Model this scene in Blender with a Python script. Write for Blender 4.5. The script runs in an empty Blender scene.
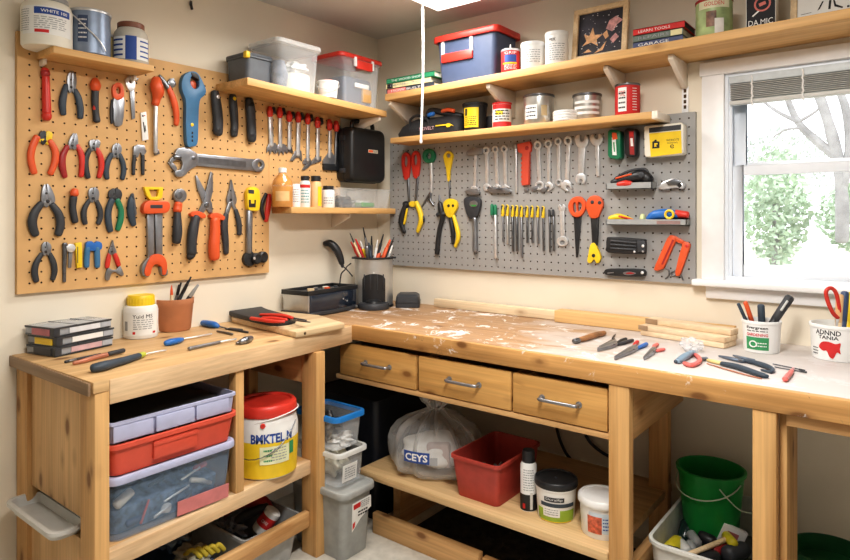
import bpy, bmesh, math, random
from mathutils import Vector as V, Matrix
random.seed(7)
scene = bpy.context.scene
C = scene.collection
PI = math.pi
EXPO, PW1, PW2, LOOK = 0.15, 13.0, 39.0, 'Medium High Contrast'

# ------------------------------------------------------------------ survey of the photograph
# camera pose measured from the vanishing points; sight(u, v) is the direction of a photo pixel,
# onX/onY/onZ give the world point where that sight line meets a wall, board, shelf or bench plane
FOC, V0, YAW = 628.0, 216.0, math.radians(38.1)
CAM = V((2.45, -2.68, 1.377))
FW = V((-math.sin(YAW), math.cos(YAW), 0)); RT = V((math.cos(YAW), math.sin(YAW), 0))
def sight(u, v): return FW + RT*((u-425)/FOC) + V((0, 0, (V0-v)/FOC))
def onX(u, v, x): d = sight(u, v); return CAM + d*((x-CAM.x)/d.x)
def onY(u, v, y): d = sight(u, v); return CAM + d*((y-CAM.y)/d.y)
def onZ(u, v, z): d = sight(u, v); return CAM + d*((z-CAM.z)/d.z)
def depth(p): return (p-CAM).dot(FW)

# ------------------------------------------------------------------ materials
MATS = {}
def nt(name):
    m = bpy.data.materials.new(name); m.use_nodes = True
    t = m.node_tree; b = t.nodes['Principled BSDF']
    return m, t, b
def N(t, typ, **kw):
    n = t.nodes.new(typ)
    for k, v in kw.items():
        if k in n.inputs: n.inputs[k].default_value = v
        else: setattr(n, k, v)
    return n
def ramp(t, stops, src=None):
    r = t.nodes.new('ShaderNodeValToRGB'); e = r.color_ramp.elements
    while len(e) < len(stops): e.new(0.5)
    for k, (p, c) in enumerate(stops):
        e[k].position = p; e[k].color = (c[0], c[1], c[2], 1) if not isinstance(c, (int, float)) else (c, c, c, 1)
    if src: t.links.new(src, r.inputs[0])
    return r
def mixc(t, f, a, b, mode='MIX'):
    m = t.nodes.new('ShaderNodeMix'); m.data_type = 'RGBA'; m.blend_type = mode
    for i, v in ((0, f), (6, a), (7, b)):
        if hasattr(v, 'is_output'): t.links.new(v, m.inputs[i])
        else: m.inputs[i].default_value = v if i == 0 else (v[0], v[1], v[2], 1)
    return m.outputs[2]
def coords(t, scale=(1, 1, 1), rnd=True, kind='Object'):
    tc = N(t, 'ShaderNodeTexCoord'); mp = N(t, 'ShaderNodeMapping')
    mp.inputs['Scale'].default_value = scale
    src = tc.outputs[kind]
    if rnd:
        oi = N(t, 'ShaderNodeObjectInfo'); ad = N(t, 'ShaderNodeVectorMath', operation='ADD')
        ml = N(t, 'ShaderNodeMath', operation='MULTIPLY'); ml.inputs[1].default_value = 9.0
        t.links.new(oi.outputs['Random'], ml.inputs[0]); t.links.new(src, ad.inputs[0]); t.links.new(ml.outputs[0], ad.inputs[1])
        src = ad.outputs[0]
    t.links.new(src, mp.inputs['Vector'])
    return mp.outputs['Vector']
def plain(name, col, rough=.5, metal=0., var=.10, scale=25., spec=.5, coat=0., bump=0.):
    if name in MATS: return MATS[name]
    m, t, b = nt(name)
    co = coords(t, (1, 1, 1))
    no = N(t, 'ShaderNodeTexNoise', Scale=scale, Detail=3.0)
    t.links.new(co, no.inputs['Vector'])
    lo = [c*(1-var) for c in col]; hi = [min(1, c*(1+var)) for c in col]
    r = ramp(t, [(.3, lo), (.7, hi)], no.outputs[0]); t.links.new(r.outputs[0], b.inputs['Base Color'])
    rr = N(t, 'ShaderNodeMapRange'); rr.inputs['To Min'].default_value = max(.02, rough-.03); rr.inputs['To Max'].default_value = min(1, rough+.03)
    t.links.new(no.outputs[0], rr.inputs[0]); t.links.new(rr.outputs[0], b.inputs['Roughness'])
    b.inputs['Metallic'].default_value = metal; b.inputs['Specular IOR Level'].default_value = spec
    b.inputs['Coat Weight'].default_value = coat
    if bump:
        bp = N(t, 'ShaderNodeBump', Strength=bump, Distance=.002); t.links.new(no.outputs[0], bp.inputs['Height']); t.links.new(bp.outputs[0], b.inputs['Normal'])
    MATS[name] = m; return m
def wood(name, light, dark, axis=0, knots=.55, rough=.55, grain=1., stain=None, whiten=None):
    """pine with stretched grain along `axis`, plus knots; optional paint spatter / whitening by paint and painted-in glare"""
    if name in MATS: return MATS[name]
    m, t, b = nt(name)
    sc = [14*grain]*3; sc[axis] = .9*grain
    co = coords(t, sc)
    n1 = N(t, 'ShaderNodeTexNoise', Scale=1.3, Detail=5.0, Distortion=.6); t.links.new(co, n1.inputs['Vector'])
    sf = [120]*3; sf[axis] = 3
    c2 = coords(t, sf); n2 = N(t, 'ShaderNodeTexNoise', Scale=1.0, Detail=2.0); t.links.new(c2, n2.inputs['Vector'])
    md = [light[i]*.55+dark[i]*.45 for i in range(3)]
    r1 = ramp(t, [(.28, dark), (.45, md), (.62, light), (.8, [min(1, c*1.08) for c in light])], n1.outputs[0])
    r2 = ramp(t, [(.25, .78), (.75, 1.06)], n2.outputs[0])
    col = mixc(t, .8, r1.outputs[0], r2.outputs[0], 'MULTIPLY')
    big = N(t, 'ShaderNodeTexNoise', Scale=2.2, Detail=2.0); t.links.new(coords(t), big.inputs['Vector'])
    rb = ramp(t, [(.3, .86), (.7, 1.08)], big.outputs[0]); col = mixc(t, .7, col, rb.outputs[0], 'MULTIPLY')
    if knots:
        sk = [13.0]*3; sk[axis] = 6.5
        vo = N(t, 'ShaderNodeTexVoronoi', Scale=1.0, Randomness=1.0); t.links.new(coords(t, sk), vo.inputs['Vector'])
        rk = ramp(t, [(.0, 1.), (.13, .92), (.2, .3), (.32, 0.)], vo.outputs['Distance'])
        w = N(t, 'ShaderNodeTexWhiteNoise'); t.links.new(vo.outputs['Position'], w.inputs['Vector'])
        th = N(t, 'ShaderNodeMath', operation='LESS_THAN'); th.inputs[1].default_value = knots*.75; t.links.new(w.outputs[0], th.inputs[0])
        mu = N(t, 'ShaderNodeMath', operation='MULTIPLY'); t.links.new(rk.outputs[0], mu.inputs[0]); t.links.new(th.outputs[0], mu.inputs[1])
        col = mixc(t, mu.outputs[0], col, [dark[0]*.42, dark[1]*.34, dark[2]*.30])
    if stain:      # scattered paint spatter and dark scuffs on the worktop
        cs = coords(t, (1, 1, 1), False)
        s1 = N(t, 'ShaderNodeTexNoise', Scale=9.0, Detail=9.0, Roughness=.72, Distortion=.7); t.links.new(cs, s1.inputs['Vector'])
        rs = ramp(t, [(stain, 0.), (stain+.06, 1.)], s1.outputs[0]); col = mixc(t, rs.outputs[0], col, (.86, .83, .82))
        s2 = N(t, 'ShaderNodeTexNoise', Scale=17.0, Detail=7.0, Roughness=.7, Distortion=1.2); t.links.new(cs, s2.inputs['Vector'])
        rd = ramp(t, [(.63, 0.), (.70, .8)], s2.outputs[0]); col = mixc(t, rd.outputs[0], col, (.17, .10, .06))
    if whiten:     # worn pale paint and painted-in window glare that grow towards +X (x0 -> x1)
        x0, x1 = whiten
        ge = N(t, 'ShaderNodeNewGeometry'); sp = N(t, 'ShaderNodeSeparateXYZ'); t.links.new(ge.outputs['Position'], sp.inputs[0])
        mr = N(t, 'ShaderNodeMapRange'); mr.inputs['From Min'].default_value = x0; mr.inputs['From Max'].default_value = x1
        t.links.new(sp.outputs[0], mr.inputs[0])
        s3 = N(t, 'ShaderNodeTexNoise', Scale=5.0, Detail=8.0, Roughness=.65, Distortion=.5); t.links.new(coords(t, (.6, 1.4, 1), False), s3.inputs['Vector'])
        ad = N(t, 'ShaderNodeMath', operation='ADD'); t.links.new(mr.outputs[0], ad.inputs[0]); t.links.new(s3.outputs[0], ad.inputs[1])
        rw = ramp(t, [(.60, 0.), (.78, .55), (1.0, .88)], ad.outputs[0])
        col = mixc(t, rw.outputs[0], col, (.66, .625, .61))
    t.links.new(col, b.inputs['Base Color'])
    b.inputs['Roughness'].default_value = rough
    bp = N(t, 'ShaderNodeBump', Strength=.12, Distance=.003); t.links.new(n2.outputs[0], bp.inputs['Height']); t.links.new(bp.outputs[0], b.inputs['Normal'])
    MATS[name] = m; return m
def clear(name, col=(.9, .93, .95), opac=.3, rough=.12):
    """see-through plastic or glass: part transparent, part glossy surface"""
    if name in MATS: return MATS[name]
    m, t, b = nt(name)
    no = N(t, 'ShaderNodeTexNoise', Scale=14., Detail=3.); t.links.new(coords(t), no.inputs['Vector'])
    r = ramp(t, [(.3, [c*.93 for c in col]), (.7, col)], no.outputs[0]); t.links.new(r.outputs[0], b.inputs['Base Color'])
    b.inputs['Roughness'].default_value = rough
    tr = N(t, 'ShaderNodeBsdfTransparent'); mx = N(t, 'ShaderNodeMixShader')
    lw = N(t, 'ShaderNodeLayerWeight', Blend=.35)
    mr = N(t, 'ShaderNodeMapRange'); mr.inputs['To Min'].default_value = opac; mr.inputs['To Max'].default_value = min(1, opac+.45)
    t.links.new(lw.outputs['Facing'], mr.inputs[0]); t.links.new(mr.outputs[0], mx.inputs[0])
    t.links.new(tr.outputs[0], mx.inputs[1]); t.links.new(b.outputs[0], mx.inputs[2])
    t.links.new(mx.outputs[0], t.nodes['Material Output'].inputs[0])
    MATS[name] = m; return m
def glow(name, col, s):
    m, t, b = nt(name); b.inputs['Base Color'].default_value = (*col, 1)
    no = N(t, 'ShaderNodeTexNoise', Scale=4.); r = ramp(t, [(.2, [c*.96 for c in col]), (.8, col)], no.outputs[0])
    t.links.new(r.outputs[0], b.inputs['Emission Color']); b.inputs['Emission Strength'].default_value = s
    return m

# ------------------------------------------------------------------ mesh helpers
def quad(bm, vs): return bm.faces.new([bm.verts.new(v) for v in vs])
def add_box(bm, x0, x1, y0, y1, z0, z1):
    vs = [bm.verts.new((x, y, z)) for x in (x0, x1) for y in (y0, y1) for z in (z0, z1)]
    for f in ((0, 1, 3, 2), (4, 6, 7, 5), (0, 4, 5, 1), (2, 3, 7, 6), (0, 2, 6, 4), (1, 5, 7, 3)): bm.faces.new([vs[i] for i in f])
    return bm
def box(*a): return add_box(bmesh.new(), *a)
def add_hexa(bm, bot, top):
    """box-like solid from four bottom and four top corners"""
    vb = [bm.verts.new(p) for p in bot]; vt = [bm.verts.new(p) for p in top]; n = len(vb)
    bm.faces.new(vb[::-1]); bm.faces.new(vt)
    for i in range(n): bm.faces.new((vb[i], vb[(i+1) % n], vt[(i+1) % n], vt[i]))
    return bm
def slab(pts, z0, z1, bm=None):
    bm = bm or bmesh.new()
    return add_hexa(bm, [V((p[0], p[1], z0)) for p in pts], [V((p[0], p[1], z1)) for p in pts])
def obox(c, ax, ay, az, hx, hy, hz, bm=None):
    bm = bm or bmesh.new(); c = V(c)
    b = [c+ax*sx*hx+ay*sy*hy-az*hz for sx, sy in ((-1, -1), (1, -1), (1, 1), (-1, 1))]
    return add_hexa(bm, b, [p+az*2*hz for p in b])
def add_prism(bm, loops, d):
    """flat outline (first loop) with optional hole loops, pushed out by vector d"""
    es = []
    for lp in loops:
        vs = [bm.verts.new(p) for p in lp]
        for i in range(len(vs)): es.append(bm.edges.new((vs[i], vs[(i+1) % len(vs)])))
    if len(loops) == 1: fs = [bm.faces.new(vs)]
    else:
        g = bmesh.ops.triangle_fill(bm, edges=es, use_beauty=True, use_dissolve=False); fs = [f for f in g['geom'] if isinstance(f, bmesh.types.BMFace)]
    e = bmesh.ops.extrude_face_region(bm, geom=fs, use_keep_orig=True)
    bmesh.ops.translate(bm, vec=d, verts=[v for v in e['geom'] if isinstance(v, bmesh.types.BMVert)])
    return bm
def add_tube(bm, pts, rad, n=12, nrm=None, flat=1., cap=True, closed=False):
    """sweep along points with a radius per point; nrm/flat squash the section along one direction"""
    pts = [V(p) for p in pts]; L = len(pts)
    if not hasattr(rad, '__len__'): rad = [rad]*L
    rad = list(rad)
    if cap and not closed:      # rounded ends
        d0 = (pts[0]-pts[1]).normalized(); d1 = (pts[-1]-pts[-2]).normalized()
        pts = [pts[0]+d0*rad[0]*.55, pts[0]+d0*rad[0]*.38]+pts+[pts[-1]+d1*rad[-1]*.38, pts[-1]+d1*rad[-1]*.55]
        rad = [rad[0]*.35, rad[0]*.8]+rad+[rad[-1]*.8, rad[-1]*.35]; L = len(pts)
    rings = []; pu = None
    for i, p in enumerate(pts):
        if closed: tg = pts[(i+1) % L]-pts[i-1]
        else: tg = pts[min(i+1, L-1)]-pts[max(i-1, 0)]
        tg = tg.normalized()
        if nrm is not None: u = V(nrm)
        elif pu is not None: u = pu
        else: u = V((0, 0, 1)) if abs(tg.z) < .9 else V((1, 0, 0))
        u = (u-tg*u.dot(tg)).normalized(); w = tg.cross(u); pu = u
        rings.append([bm.verts.new(p+u*math.cos(2*PI*k/n)*rad[i]*flat+w*math.sin(2*PI*k/n)*rad[i]) for k in range(n)])
    for i in range(L if closed else L-1):
        a, b = rings[i], rings[(i+1) % L]
        for k in range(n): bm.faces.new((a[k], b[k], b[(k+1) % n], a[(k+1) % n]))
    if not closed: bm.faces.new(rings[0]); bm.faces.new(rings[-1][::-1])
    return bm
def tube(*a, **k): return add_tube(bmesh.new(), *a, **k)
def add_lathe(bm, prof, base, n=32, axis=None, sx=1., close=True):
    """revolve (radius, height) profile about `axis` through base"""
    base = V(base); ax = V(axis or (0, 0, 1)).normalized()
    u = ax.orthogonal().normalized() if abs(ax.z) < .999 else V((1, 0, 0)); w = ax.cross(u)
    rings = []
    for r, h in prof:
        if r < 1e-6: rings.append([bm.verts.new(base+ax*h)])
        else: rings.append([bm.verts.new(base+ax*h+(u*math.cos(2*PI*k/n)*sx+w*math.sin(2*PI*k/n))*r) for k in range(n)])
    for a, b in zip(rings, rings[1:]):
        for k in range(n):
            q = [a[k % len(a)], a[(k+1) % n % len(a)], b[(k+1) % n % len(b)], b[k % len(b)]]
            s = []
            for v in q:
                if v not in s: s.append(v)
            if len(s) > 2: bm.faces.new(s)
    if close:
        for rg, fl in ((rings[0], 1), (rings[-1], 0)):
            if len(rg) > 1: bm.faces.new(rg[::-1] if fl else rg)
    return bm
def lathe(*a, **k): return add_lathe(bmesh.new(), *a, **k)
def bezier(p, n=8):
    """smooth curve through points"""
    p = [V(q) for q in p]; out = []
    for i in range(len(p)-1):
        a, b, c, d = p[max(i-1, 0)], p[i], p[i+1], p[min(i+2, len(p)-1)]
        for k in range(n):
            s = k/n; out.append(.5*((2*b)+(c-a)*s+(2*a-5*b+4*c-d)*s*s+(3*b-a-3*c+d)*s**3))
    return out+[p[-1]]

# ------------------------------------------------------------------ objects
ORG = {}
def root_of(p):
    while p.parent: p = p.parent
    return p
def obj(name, bm, mat, parent=None, bev=0., seg=2, smooth=42, label=None, mats=None):
    """link a bmesh built in world coordinates as ONE mesh object"""
    bmesh.ops.remove_doubles(bm, verts=bm.verts, dist=1e-6)
    bmesh.ops.recalc_face_normals(bm, faces=bm.faces)
    if bev:
        es = [e for e in bm.edges if e.is_manifold and e.calc_face_angle(0) > .5]
        bmesh.ops.bevel(bm, geom=es, offset=bev, segments=seg, affect='EDGES', clamp_overlap=True, profile=.5)
    if parent is None:
        xs = [v.co for v in bm.verts]
        org = V(((min(v.x for v in xs)+max(v.x for v in xs))/2, (min(v.y for v in xs)+max(v.y for v in xs))/2, min(v.z for v in xs)))
    else: org = ORG[root_of(parent)]
    bmesh.ops.translate(bm, vec=-org, verts=bm.verts)
    me = bpy.data.meshes.new(name); bm.to_mesh(me); bm.free()
    if smooth:
        me.polygons.foreach_set('use_smooth', [True]*len(me.polygons)); me.set_sharp_from_angle(angle=math.radians(smooth))
    me.materials.append(mat)
    for mm in mats or []: me.materials.append(mm)
    o = bpy.data.objects.new(name, me); C.objects.link(o)
    if parent is None: o.location = org; ORG[o] = org
    else: o.parent = parent
    if label: o['label'] = label
    return o
def thing(name, label, cat, loc, group=None):
    o = bpy.data.objects.new(name, None); o.empty_display_size = .05; C.objects.link(o)
    o.location = loc; ORG[o] = V(loc)
    return tag(o, label, cat, group)
def tag(o, label, cat, group=None):
    o['label'] = label; o['category'] = cat
    if group: o['group'] = group
    return o
def struct(name, bm, mat, parent=None, **k):
    o = obj(name, bm, mat, parent, **k); o['kind'] = 'structure'; return o

# ------------------------------------------------------------------ lettering (real mesh letters laid on a surface)
def text_mesh(s, bold=0.):
    cu = bpy.data.curves.new('lettering', 'FONT'); cu.body = s; cu.align_x = 'CENTER'; cu.align_y = 'CENTER'; cu.resolution_u = 2; cu.offset = bold
    o = bpy.data.objects.new('lettering', cu); C.objects.link(o)
    dg = bpy.context.evaluated_depsgraph_get(); dg.update()
    me = bpy.data.meshes.new_from_object(o.evaluated_get(dg)); bpy.data.objects.remove(o); bpy.data.curves.remove(cu)
    return me
def letters(s, parent, mat, c, right, up, w, h, name='lettering', bold=0.):
    """text fitted in a w x h box centred at c on a flat face"""
    me = text_mesh(s, bold); bm = bmesh.new(); bm.from_mesh(me); bpy.data.meshes.remove(me)
    xs = [v.co.x for v in bm.verts]; ys = [v.co.y for v in bm.verts]
    x0, x1, y0, y1 = min(xs), max(xs), min(ys), max(ys); right = V(right).normalized(); up = V(up).normalized(); c = V(c)
    for v in bm.verts: v.co = c+right*((v.co.x-x0)/(x1-x0)-.5)*w+up*((v.co.y-y0)/(y1-y0)-.5)*h
    return obj(name, bm, mat, parent, smooth=0)
def wrap_letters(s, parent, mat, axis_pt, r, ang, z, w, h, name='lettering', bold=0.):
    """text wrapped round an upright cylinder; ang is the facing angle, w arc length"""
    me = text_mesh(s, bold); bm = bmesh.new(); bm.from_mesh(me); bpy.data.meshes.remove(me)
    bmesh.ops.triangulate(bm, faces=bm.faces)
    xs = [v.co.x for v in bm.verts]; ys = [v.co.y for v in bm.verts]; x0, x1, y0, y1 = min(xs), max(xs), min(ys), max(ys)
    for v in bm.verts:
        a = ang+((v.co.x-x0)/(x1-x0)-.5)*w/r
        v.co = V((axis_pt[0]+r*math.cos(a), axis_pt[1]+r*math.sin(a), z+((v.co.y-y0)/(y1-y0)-.5)*h))
    return obj(name, bm, mat, parent, smooth=0)
def wrap_patch(parent, mat, axis_pt, r, ang, w, z0, z1, name='label', t=.0006, n=14, r1=None):
    bm = bmesh.new(); r1 = r1 or r
    g = [[bm.verts.new((axis_pt[0]+rr*math.cos(ang+(k/n-.5)*w/r), axis_pt[1]+rr*math.sin(ang+(k/n-.5)*w/r), zz)) for k in range(n+1)] for rr, zz in ((r+t, z0), (r1+t, z1))]
    for k in range(n): bm.faces.new((g[0][k], g[0][k+1], g[1][k+1], g[1][k]))
    return obj(name, bm, mat, parent)
def facing(p): d = CAM-V(p); return math.atan2(d.y, d.x)
# ================================================================== materials
PINE = wood('pine_x', (.72, .45, .21), (.52, .28, .11), 0)
PINEY = wood('pine_y', (.73, .46, .22), (.52, .28, .11), 1)
PINEZ = wood('pine_z', (.72, .44, .19), (.52, .28, .10), 2)
PALE = wood('pale_pine_y', (.80, .58, .36), (.63, .40, .21), 1)
PANELZ = wood('pine_panel', (.74, .49, .25), (.57, .34, .15), 2, knots=.9)
DRAWERW = wood('drawer_pine', (.72, .42, .15), (.54, .28, .08), 0, knots=.5)
SHELFW = wood('shelf_pine', (.76, .47, .20), (.58, .32, .11), 0, knots=.2)
SHELFY = wood('shelf_pine_y', (.76, .47, .20), (.58, .32, .11), 1, knots=.2)
TOPL = wood('left_top', (.74, .50, .26), (.55, .33, .15), 1, knots=.35)
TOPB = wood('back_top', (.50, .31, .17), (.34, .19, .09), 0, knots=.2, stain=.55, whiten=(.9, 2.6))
FASC = wood('fascia', (.66, .37, .14), (.46, .24, .08), 0, knots=.6, stain=.60)
ENDG = wood('end_grain', (.40, .27, .17), (.26, .17, .10), 0, knots=0)
BEECH = wood('board_wood', (.86, .68, .44), (.74, .53, .31), 0, knots=.15)
BEECHY = wood('board_wood_y', (.80, .61, .38), (.66, .46, .26), 1, knots=.15)
WALL = plain('wall_paint', (.82, .75, .63), .8, var=.025, scale=3, spec=.2, bump=.05)
WALLD = plain('garage_wall', (.52, .49, .45), .8, var=.05, scale=3)
CEIL = plain('ceiling_paint', (.70, .68, .65), .9, var=.02, scale=5, spec=.15)
FLOORM = plain('concrete_floor', (.58, .55, .49), .85, var=.12, scale=22, spec=.2, bump=.2)
WHITEP = plain('white_trim', (.86, .86, .87), .4, var=.02)
VINYL = plain('white_vinyl', (.84, .88, .94), .35, var=.02)
PEG = plain('pegboard_brown', (.66, .41, .19), .6, var=.07, scale=9, spec=.3)
PEGG = plain('pegboard_grey', (.34, .335, .33), .5, var=.03, scale=9)
HOLE = plain('hole_dark', (.09, .055, .03), .9)
STEEL = plain('steel', (.74, .75, .77), .36, .7, .10, 40)
STEELD = plain('dark_steel', (.22, .23, .25), .35, 1., .12, 40)
STEELM = plain('grey_steel', (.30, .31, .335), .36, .8, .1, 30)
BRUSH = plain('brushed_steel', (.60, .60, .59), .38, .8, .03, 60)
BLACK = plain('black_plastic', (.022, .023, .026), .42, var=.15)
BLKR = plain('black_rubber', (.035, .036, .04), .6, var=.15)
SLATE = plain('slate_grip', (.045, .065, .09), .5, var=.1)
CHAR = plain('charcoal', (.045, .048, .055), .5, var=.1)
GREYP = plain('grey_plastic', (.36, .37, .37), .45, var=.05)
LGREY = plain('light_grey_plastic', (.62, .62, .60), .45, var=.04)
RED = plain('red_plastic', (.62, .045, .03), .38, var=.08)
REDD = plain('dark_red_plastic', (.36, .03, .03), .4, var=.1)
RBIN = plain('red_bin', (.66, .10, .06), .42, var=.05)
ORANGE = plain('orange_plastic', (.72, .115, .035), .4, var=.06)
YEL = plain('yellow_plastic', (.85, .60, .03), .38, var=.05)
BLUE = plain('blue_plastic', (.03, .16, .50), .36, var=.07)
TEAL = plain('steel_blue_plastic', (.06, .19, .36), .42, var=.07)
NAVY = plain('navy_plastic', (.055, .085, .17), .42, var=.06)
GREEN = plain('green_plastic', (.02, .20, .10), .4, var=.08)
LIME = plain('bright_green_plastic', (.03, .36, .05), .4, var=.06)
CREAM = plain('cream_plastic', (.80, .77, .68), .45, var=.03)
WHITE = plain('white_plastic', (.84, .84, .83), .4, var=.025)
PAPER = plain('white_paper', (.83, .83, .81), .7, var=.02)
INK = plain('black_ink', (.02, .02, .025), .7)
INKB = plain('blue_ink', (.03, .08, .32), .6)
INKR = plain('red_ink', (.60, .03, .03), .6)
INKG = plain('green_ink', (.05, .30, .12), .6)
INKW = plain('white_ink', (.85, .85, .84), .6)
INKGR = plain('grey_ink', (.35, .36, .38), .7)
BROWN = plain('brown_lid', (.22, .085, .05), .4)
CLEAR = clear('clear_plastic', (.88, .91, .94), .06, .14)
CLEARB = clear('clear_blue_plastic', (.36, .50, .68), .12, .16)
GLASS = clear('window_glass', (.9, .95, 1.), .05, .03)

# ================================================================== camera and light
cam = bpy.data.cameras.new('camera'); camo = bpy.data.objects.new('camera', cam); C.objects.link(camo)
camo.location = CAM; camo.rotation_euler = (PI/2, 0, YAW)
cam.sensor_width = 36; cam.lens = FOC*36/850; cam.shift_y = -(280-V0)/850; cam.clip_start = .02
scene.camera = camo; scene.cycles.transparent_max_bounces = 32
scene.view_settings.view_transform = 'Standard'; scene.view_settings.look = LOOK
scene.view_settings.exposure = EXPO
w = bpy.data.worlds.new('sky'); scene.world = w; w.use_nodes = True
wt = w.node_tree; bg = wt.nodes['Background']
sky = wt.nodes.new('ShaderNodeTexSky'); sky.sky_type = 'HOSEK_WILKIE'; sky.turbidity = 8.; sky.sun_direction = V((.4, .5, .75)).normalized()
hz = mixc(wt, .75, sky.outputs[0], (.92, .96, 1.)); wt.links.new(hz, bg.inputs[0]); bg.inputs[1].default_value = 2.6
def area(name, loc, rot, sx, sy, power, col, spr=180):
    l = bpy.data.lights.new(name, 'AREA'); l.shape = 'RECTANGLE'; l.size = sx; l.size_y = sy; l.energy = power; l.color = col; l.spread = math.radians(spr)
    o = bpy.data.objects.new(name, l); C.objects.link(o); o.location = loc; o.rotation_euler = rot; return o
# ================================================================== room shell
WX1 = 2.80
WZ0, WZ1, WXL = 1.11, 1.935, 1.853
bm = box(-.12, WXL, 0, .12, 0, 2.45); add_box(bm, WX1, 4.1, 0, .12, 0, 2.45); add_box(bm, WXL, WX1, 0, .12, 0, WZ0); add_box(bm, WXL, WX1, 0, .12, WZ1, 2.45)
struct('wall_back', bm, WALL)
struct('wall_left', box(-.12, 0, -3.7, 0, 0, 2.45), WALL)
struct('wall_right', box(4.0, 4.1, -3.7, 0, 0, 2.45), WALLD)
struct('wall_front', box(-.12, 4.1, -3.8, -3.7, 0, 2.45), WALLD)
struct('floor', box(-.12, 4.1, -3.8, .12, -.1, 0), FLOORM)
struct('ceiling', box(-.12, 4.1, -3.8, .12, 2.395, 2.5), CEIL)
# window: jambs, two sashes, panes; trim around it
win = bpy.data.objects.new('window_1', None); C.objects.link(win); win.location = ((WXL+WX1)/2, .05, WZ0); ORG[win] = V(win.location); win['kind'] = 'structure'
bm = box(WXL, WXL+.012, 0, .12, WZ0, WZ1); add_box(bm, WX1-.012, WX1, 0, .12, WZ0, WZ1); add_box(bm, WXL+.012, WX1-.012, 0, .12, WZ1-.012, WZ1); add_box(bm, WXL+.012, WX1-.012, 0, .12, WZ0, WZ0+.03)
add_box(bm, WXL+.012, WXL+.022, .010, .030, WZ0+.03, WZ1-.012); add_box(bm, WX1-.022, WX1-.012, .010, .030, WZ0+.03, WZ1-.012); obj('jamb', bm, VINYL, win)
def sash(y, z0, z1, st, rl, name):
    a, b = WXL+.012, WX1-.012
    bm = box(a, a+st, y, y+.03, z0, z1); add_box(bm, b-st, b, y, y+.03, z0, z1); add_box(bm, a+st, b-st, y, y+.03, z0, z0+rl); add_box(bm, a+st, b-st, y, y+.03, z1-rl*.8, z1)
    s = obj(name, bm, VINYL, win, bev=.003)
    obj('pane', box(a+st-.003, b-st+.003, y+.012, y+.016, z0+rl-.003, z1-rl*.8+.003), GLASS, s)
sash(.03, WZ0+.03, 1.575, .045, .048, 'lower_sash')
sash(.066, 1.55, WZ1-.012, .05, .04, 'upper_sash')
obj('sash_lock', box(2.30, 2.36, .02, .05, 1.575, 1.592), LGREY, win, bev=.004)
struct('trim_1', box(1.77, WXL, -.02, 0, 1.125, WZ1), WHITEP, bev=.003)
struct('trim_2', box(1.762, WX1+.09, -.022, 0, WZ1, 1.988), WHITEP, bev=.003)
struct('trim_3', box(WX1, WX1+.085, -.02, 0, 1.125, WZ1), WHITEP, bev=.003)
struct('trim_4', box(1.74, WX1+.11, -.055, .03, 1.10, 1.125), WHITEP, bev=.006)
struct('trim_5', box(1.785, WX1+.075, -.02, 0, 1.05, 1.10), WHITEP, bev=.004)

# ================================================================== lamps
def fixture(loc, sx, sy, label, power, spr=180):
    x, y, z = loc
    t = thing('ceiling_light', label, 'ceiling light', loc)
    obj('housing', box(x-sx/2, x+sx/2, y-sy/2, y+sy/2, z-.02, z), WHITE, t, bev=.004)
    bm = bmesh.new(); prof = [(x-sx/2*.98, z-.02), (x-sx/2*.94, z-.045), (x-sx/2*.84, z-.058), (x+sx/2*.84, z-.058), (x+sx/2*.94, z-.045), (x+sx/2*.98, z-.02)]
    add_prism(bm, [[V((px, y-sy/2*.98, pz)) for px, pz in prof]], V((0, sy*.98, 0)))
    obj('diffuser', bm, glow('lamp_diffuser', (1., .97, .93), 1.6), t)
    area('lamp', (x, y, z-.08), (0, 0, 0), sx*.9, sy*.9, power, (1., .97, .92), spr).parent = None
    return t
fixture((.80, -.70, 2.395), .28, .76, 'white ceiling light fixture with the white pull cord', PW1, 165)
fixture((1.95, -1.75, 2.395), .3, 1.2, 'added fill light out of view, shaped as a white ceiling fixture', PW2)  # unseen fill light added to brighten the room from outside the view
t = thing('pull_cord', 'long white pull cord hanging from the ceiling light', 'cord', (.691, -.455, 1.72))
p0 = onZ(422.5, 5, 2.33); P = [p0]
yd = p0.y; P = [V((p0.x, yd, 2.36))]+[onY(u, v, yd) for u, v in ((422.5, 5), (423, 40), (423, 75), (422, 110), (421, 140))]
obj('cord', tube(bezier(P, 5), .0055, n=8), WHITE, t)
obj('cord_knob', tube([P[-1], P[-1]+V((0, 0, -.012))], [.006, .007], n=10), WHITE, t)

# ================================================================== left workbench
def fx(y): return .595-.0792*(y+1.852)
YL, YI = -1.852, -.716
lb = thing('workbench', 'left pine workbench with a solid side panel and open shelves of bins', 'workbench', (.3, -1.3, 0))
g = .001
obj('worktop', slab([(0+g, YL-.008), (fx(YL), YL), (fx(YI-.012), YI-.012), (0+g, YI-.012)], .866, .9), TOPL, lb, bev=.003)
obj('end_board', slab([(g, YL-.014), (fx(YL)-.002, YL-.014), (fx(YL)-.002, YL-.006), (g, YL-.008)], .862, .899), ENDG, lb, bev=.002)
def front_board(name, y0, y1, z0, z1, t, m, off=0.):
    return obj(name, slab([(fx(y0)-t+off, y0), (fx(y0)+off, y0), (fx(y1)+off, y1), (fx(y1)-t+off, y1)], z0, z1), m, lb, bev=.003)
front_board('apron', YL+.047, YI-.002, .826, .8985, .022, PALE, .004)
def post(x0, x1, y0, y1, z1, par, m=None, name='leg'): return obj(name, box(x0, x1, y0, y1, 0, z1), m or PINEZ, par, bev=.003)
post(.497, .590, -1.846, -1.803, .865, lb)
post(.006, .098, -1.846, -1.803, .865, lb)
post(.458, .548, -.962, -.915, .826, lb)
post(.02, .11, -.965, -.915, .865, lb)
obj('side_panel', box(.098, .497, -1.832, -1.812, .47, .865), PANELZ, lb, bev=.001)
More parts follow.
